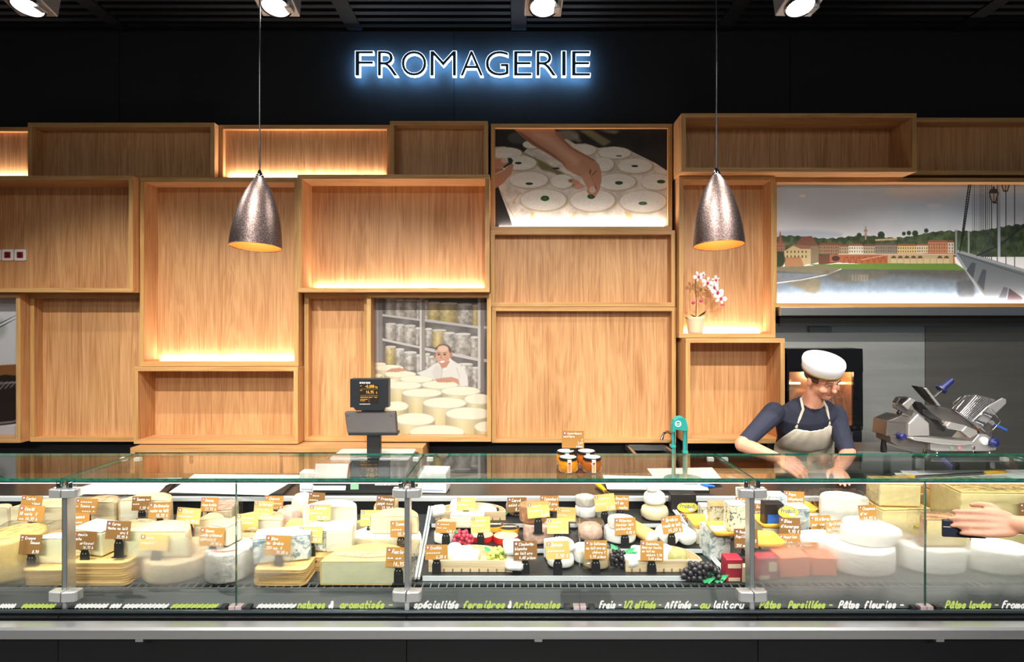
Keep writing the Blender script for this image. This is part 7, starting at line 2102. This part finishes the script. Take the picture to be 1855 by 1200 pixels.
def make_person(label, J, head_rot, fy=-1, voxel=.0052):
    root = thing('person', (J['pelvis'].x, J['pelvis'].y, 0), label, 'person')
    q = MB()
    V = Vector
    # torso as a chain of ellipses
    tor = J['torso']
    seg = 24
    vs, fs = [], []
    for (c, rx, ry, ax) in tor:
        for k in range(seg):
            a = 2 * math.pi * k / seg
            vs.append(c + ax[0] * (rx * math.cos(a)) + ax[1] * (ry * math.sin(a)))
    for i in range(len(tor) - 1):
        for k in range(seg): fs.append((i * seg + k, i * seg + (k + 1) % seg, (i + 1) * seg + (k + 1) % seg, (i + 1) * seg + k))
    q.add(vs, fs + [tuple(range(seg))[::-1], tuple(range((len(tor) - 1) * seg, len(tor) * seg))])
    for s in ('l', 'r'):
        capsule(q, [J['sh_' + s], (J['sh_' + s] * .5 + J['el_' + s] * .5), J['el_' + s]], [.066, .054, .045])
        capsule(q, [J['el_' + s], J['el_' + s] * .65 + J['wr_' + s] * .35, J['wr_' + s]], [.043, .042, .028])
        fingers(q, J['wr_' + s], J['fw_' + s], J['th_' + s], J['curl_' + s])
        hp, kn_, an = J['hip_' + s], J['kn_' + s], J['an_' + s]
        capsule(q, [hp, hp * .5 + kn_ * .5, kn_], [.098, .082, .060])
        capsule(q, [kn_, kn_ * .65 + an * .35, an], [.058, .060, .040])
        capsule(q, [an + V((0, -.03 * fy, -.045)), an + V((0, .08 * fy, -.05)), an + V((0, .17 * fy, -.058))], [.040, .040, .030])
    nb, hc = J['neck'], J['head']
    capsule(q, [nb - V((0, 0, .03)), nb * .5 + hc * .5, hc - V((0, 0, .02))], [.060, .054, .055])
    HM = Matrix.Translation(hc) @ head_rot
    def hb(c, rx, ry, rz, amp=0): q.ball(c, rx, ry, rz, 16, 12, mt=HM)
    hb((0, .012, .030), .076, .094, .088); hb((0, -.012, -.045), .058, .072, .070); hb((0, -.050, -.088), .030, .030, .026)
    hb((0, -.086, .022), .050, .014, .012)                         # brow
    hb((0, -.094, -.010), .012, .014, .028); hb((0, -.104, -.028), .015, .015, .012)   # nose
    for s in (-1, 1):
        hb((s * .040, -.066, -.030), .028, .022, .024)               # cheeks
        hb((s * .078, .008, -.008), .009, .020, .032)                # ears
    o = q.build('body', [SKIN], root)
    rm = o.modifiers.new('r', 'REMESH'); rm.mode = 'VOXEL'; rm.voxel_size = voxel; rm.use_smooth_shade = True
    sm = o.modifiers.new('s', 'SMOOTH'); sm.factor, sm.iterations = .5, 4
    dg = bpy.context.evaluated_depsgraph_get()
    me = bpy.data.meshes.new_from_object(o.evaluated_get(dg))
    o.modifiers.clear(); old = o.data; o.data = me; bpy.data.meshes.remove(old)
    me.materials.clear()
    for m_ in (SKIN, SHIRT, TROU, SHOE): me.materials.append(m_)
    B = []
    for s in ('l', 'r'):
        slv = J['sh_' + s].lerp(J['el_' + s], .80)
        B += [(J['sh_' + s], slv, 1, .066), (slv, J['el_' + s], 0, .05), (J['el_' + s], J['wr_' + s], 0, .04), (J['wr_' + s], J['wr_' + s] + Vector(J['fw_' + s]).normalized() * .16, 0, .03),
              (J['hip_' + s], J['kn_' + s], 2, .09), (J['kn_' + s], J['an_' + s], 2, .06), (J['an_' + s] + V((0, -.03 * fy, -.05)), J['an_' + s] + V((0, .17 * fy, -.055)), 3, .04)]
    B += [(J['pelvis'] - V((0, 0, .06)), J['pelvis'], 2, .14), (J['pelvis'] + V((0, -.02, .10)), J['chest'], 1, .14), (J['chest'], J['neck'] - V((0, -.02, .045)), 1, .085), (J['neck'] + V((0, -.01, -.005)), hc, 0, .068), (hc - V((0, .0, .06)), hc + V((0, 0, .06)), 0, .085)]
    off = root.location
    idx = []
    for p in me.polygons:
        c = p.center + off
        best, bm_ = 1e9, 0
        for a, b_, m_, r in B:
            ab = b_ - a; t = max(0, min(1, (c - a).dot(ab) / ab.length_squared))
            d = (c - a - ab * t).length - r
            if d < best: best, bm_ = d, m_
        idx.append(bm_)
    me.polygons.foreach_set('material_index', idx); me.polygons.foreach_set('use_smooth', [True] * len(idx)); me.update()
    # face
    for s in (-1, 1):
        q = MB(); q.ball((s * .031, -.078, .004), .0115, .008, .0065, 10, 8, mt=HM); e = q.build('eye', plain('eye_white', srgb(196, 186, 178), .4), root)
        q = MB(); q.ball((s * .031, -.0850, .003), .0045, .0025, .0045, 8, 6, mt=HM); q.build('iris', plain('iris', srgb(60, 44, 32), .2), e)
        q = MB(); q.tube([HM @ Vector((s * .014, -.097, .024)), HM @ Vector((s * .034, -.095, .029)), HM @ Vector((s * .054, -.080, .024))], [.003, .0042, .002], 6); q.build('eyebrow', plain('brown_hair', srgb(86, 62, 44), .8), root)
    q = MB(); q.tube([HM @ Vector((-.026, -.076, -.058)), HM @ Vector((0, -.090, -.056)), HM @ Vector((.026, -.076, -.058))], [.002, .0052, .002], 8); q.build('mouth', plain('lips', srgb(178, 100, 88), .5), root)
    return root, HM


D0 = 3.55
up = Vector((0, 0, 1))
J = {}
J['pelvis'] = Vector((1.84, 3.74, .95)); J['chest'] = Vector((1.77, 3.56, 1.17)); J['neck'] = Vector((1.765, 3.47, 1.315)); J['head'] = Vector((1.785, 3.385, 1.455))
lean = (J['neck'] - J['pelvis']).normalized()
axx = Vector((1, 0, 0)); axx = (axx - lean * axx.dot(lean)).normalized(); axy = lean.cross(axx)
fl = (Vector((1, 0, 0)), Vector((0, 1, 0)))
J['torso'] = [(J['pelvis'] - up * .10, .13, .10, fl), (J['pelvis'] - up * .02, .165, .125, fl), (J['pelvis'] + Vector((-.01, -.03, .07)), .160, .120, fl), (J['pelvis'].lerp(J['chest'], .55), .152, .115, (axx, axy)), (J['chest'], .172, .118, (axx, axy)), (J['chest'].lerp(J['neck'], .5), .180, .105, (axx, axy)), (J['chest'].lerp(J['neck'], .82), .120, .080, (axx, axy)), (J['neck'], .062, .058, (axx, axy))]
J['sh_l'] = Vector((X(1402, 3.53), 3.53, Z(748, 3.53))); J['el_l'] = Vector((X(1345, 3.40), 3.40, Z(806, 3.40))); J['wr_l'] = Vector((X(1412, 3.22), 3.22, Z(832, 3.22)))
J['fw_l'] = (.55, -.55, -.35); J['th_l'] = (.6, .3, .6); J['curl_l'] = .55
J['sh_r'] = Vector((X(1512, 3.53), 3.53, Z(752, 3.53))); J['el_r'] = Vector((X(1536, 3.38), 3.38, Z(822, 3.38))); J['wr_r'] = Vector((X(1518, 3.19), 3.19, Z(853, 3.19)))
J['fw_r'] = (-.30, -.85, -.08); J['th_r'] = (-.8, .1, .2); J['curl_r'] = .28
for s, sx_ in (('l', -1), ('r', 1)):
    J['hip_' + s] = J['pelvis'] + Vector((sx_ * .085, .01, -.06)); J['kn_' + s] = Vector((1.84 + sx_ * .10, 3.70, .50)); J['an_' + s] = Vector((1.84 + sx_ * .11, 3.76, .10))
HR = Matrix.Rotation(math.radians(14), 4, 'Z') @ Matrix.Rotation(math.radians(-9), 4, 'Y') @ Matrix.Rotation(math.radians(24), 4, 'X')
person, HM = make_person('cheesemonger in white cap, navy shirt and beige apron leaning over the worktop', J, HR)
# hair below the cap, white cap with a band
q = MB(); vs, fs = [], []
prof = [(.084, .000), (.088, .020), (.086, .050), (.080, .060)]
for r_, z_ in prof:
    for k in range(25):
        a = math.radians(-35 + 250 * k / 24); vs.append(HM @ Vector((r_ * .95 * math.cos(a), .014 + r_ * 1.14 * math.sin(a), z_)))
for i in range(3):
    for k in range(24): fs.append((i * 25 + k, i * 25 + k + 1, (i + 1) * 25 + k + 1, (i + 1) * 25 + k))
q.add(vs, fs, 0, True); hr = q.build('hair', plain('brown_hair', None), person)
so = hr.modifiers.new('t', 'SOLIDIFY'); so.thickness = .006
q = MB(); q.lathe([(.092, .046), (.100, .060), (.108, .104), (.104, .122), (.078, .132), (.0, .136)], (0, 0, 0), 32, mt=HM @ Matrix.Translation((0, .012, 0)), sy=1.16); cap = q.build('cap', plain('white_cap', srgb(238, 238, 242), .85, bump=.3, bscale=40), person)
so = cap.modifiers.new('t', 'SOLIDIFY'); so.thickness = .004
q = MB(); q.lathe([(.0945, .044), (.099, .046), (.1035, .060), (.1005, .062)], (0, 0, 0), 32, mt=HM @ Matrix.Translation((0, .012, 0)), sy=1.16); q.build('cap_band', plain('olive_band', srgb(150, 128, 84), .8), person)
# apron: bib and skirt wrapped round the front of the body
q = MB(); vs, fs = [], []
rows = []
tor = J['torso']
ch = [(tor[5][0].lerp(tor[4][0], .3), .125, .110, (axx, axy), 44), (tor[4][0], .176, .122, (axx, axy), 52), (tor[4][0].lerp(tor[3][0], .5), .172, .124, (axx, axy), 66), (tor[3][0], .165, .124, (axx, axy), 78), (tor[2][0], .172, .132, fl, 84), (tor[1][0], .180, .140, fl, 84), (tor[0][0] + Vector((0, -.02, -.05)), .185, .145, fl, 80), (tor[0][0] + Vector((0, -.03, -.25)), .190, .150, fl, 76), (tor[0][0] + Vector((0, -.03, -.42)), .195, .150, fl, 72)]
n = 22
for i, (c, rx, ry, ax, half) in enumerate(ch):
    for k in range(n + 1):
        a = math.radians(-half + 2 * half * k / n)
        rip = 1 + .018 * math.sin(k * 1.7 + i) + .012 * math.sin(k * .9 + 2 * i)
        vs.append(c + ax[0] * ((rx + .012) * rip * math.sin(a)) - ax[1] * ((ry + .014) * rip * math.cos(a)))
for i in range(len(ch) - 1):
    for k in range(n): fs.append((i * (n + 1) + k, i * (n + 1) + k + 1, (i + 1) * (n + 1) + k + 1, (i + 1) * (n + 1) + k))
q.add(vs, fs, 0, True); ap = q.build('apron', APRON, person)
so = ap.modifiers.new('t', 'SOLIDIFY'); so.thickness = .004; so.offset = 1
sb = ap.modifiers.new('u', 'SUBSURF'); sb.levels = sb.render_levels = 1
for s in (0, n):
    p0 = vs[s]; sx_ = -1 if s == 0 else 1
    q = MB(); q.tube([p0, p0.lerp(J['neck'], .5) + Vector((sx_ * .02, -.035, .035)), J['neck'] + Vector((sx_ * .062, -.005, .012)), J['neck'] + Vector((0, .065, .03))], .008, 8); q.build('apron_strap', APRON, ap)


def hair_cap(HM, person, mat):
    q = MB(); q.ball((0, .020, .045), .083, .098, .088, 20, 14, mt=HM); q.ball((0, .050, .0), .078, .066, .085, 16, 12, mt=HM); q.build('hair', mat, person)


# a customer standing just outside the frame, one hand reaching in along the glass
V = Vector
J = {}
J['pelvis'] = V((2.16, 1.52, .95)); J['chest'] = V((2.15, 1.55, 1.27)); J['neck'] = V((2.14, 1.57, 1.46)); J['head'] = V((2.13, 1.60, 1.60))
J['torso'] = [(J['pelvis'] - up * .10, .13, .10, fl), (J['pelvis'], .165, .12, fl), (J['pelvis'] + up * .13, .145, .11, fl), (J['chest'] - up * .05, .165, .118, fl), (J['chest'] + up * .07, .175, .105, fl), (J['chest'] + up * .14, .120, .085, fl), (J['neck'], .060, .058, fl)]
J['sh_l'] = V((1.965, 1.57, 1.385)); J['el_l'] = V((1.83, 1.66, 1.135)); J['wr_l'] = V((X(1838, 1.86), 1.86, Z(950, 1.86)))
J['fw_l'] = (-.95, .22, -.03); J['th_l'] = (.1, .3, .9); J['curl_l'] = .22
J['sh_r'] = V((2.325, 1.57, 1.385)); J['el_r'] = V((2.42, 1.56, 1.11)); J['wr_r'] = V((2.38, 1.74, .93))
J['fw_r'] = (-.2, .6, -.6); J['th_r'] = (-.8, .3, .1); J['curl_r'] = .5
for s, sx_ in (('l', -1), ('r', 1)):
    J['hip_' + s] = J['pelvis'] + V((sx_ * .085, 0, -.06)); J['kn_' + s] = V((2.16 + sx_ * .09, 1.54, .50)); J['an_' + s] = V((2.16 + sx_ * .10, 1.48, .10))
cust, HM2 = make_person('customer in a navy top reaching in from the right edge with a dark wallet', J, Matrix.Rotation(math.pi + .2, 4, 'Z') @ Matrix.Rotation(math.radians(15), 4, 'X'), 1)
hair_cap(HM2, cust, plain('brown_hair', None))
w0 = J['wr_l']; fw = V(J['fw_l']).normalized(); sd = V((0, 0, 1)); nr = fw.cross(sd).normalized()
ctr = w0 + fw * .125 + nr * .022 + V((0, 0, -.012))
mt = Matrix((( fw.x, nr.x, sd.x, ctr.x), (fw.y, nr.y, sd.y, ctr.y), (fw.z, nr.z, sd.z, ctr.z), (0, 0, 0, 1)))
wl = thing('dark_wallet', ctr, 'dark navy wallet held in the hand at the right edge', 'wallet')
q = MB(); q.box(-.055, .070, -.006, .006, -.045, .012, 0, mt); q.build('wallet_body', plain('navy_leather', srgb(30, 34, 52), .5), wl, bevel=.003)
q = MB(); q.box(-.054, .069, -.0068, -.0058, -.012, -.0095, 0, mt); q.box(-.054, .069, .0058, .0068, -.012, -.0095, 0, mt); q.build('wallet_seam', plain('pale_seam', srgb(200, 190, 180), .5), wl)
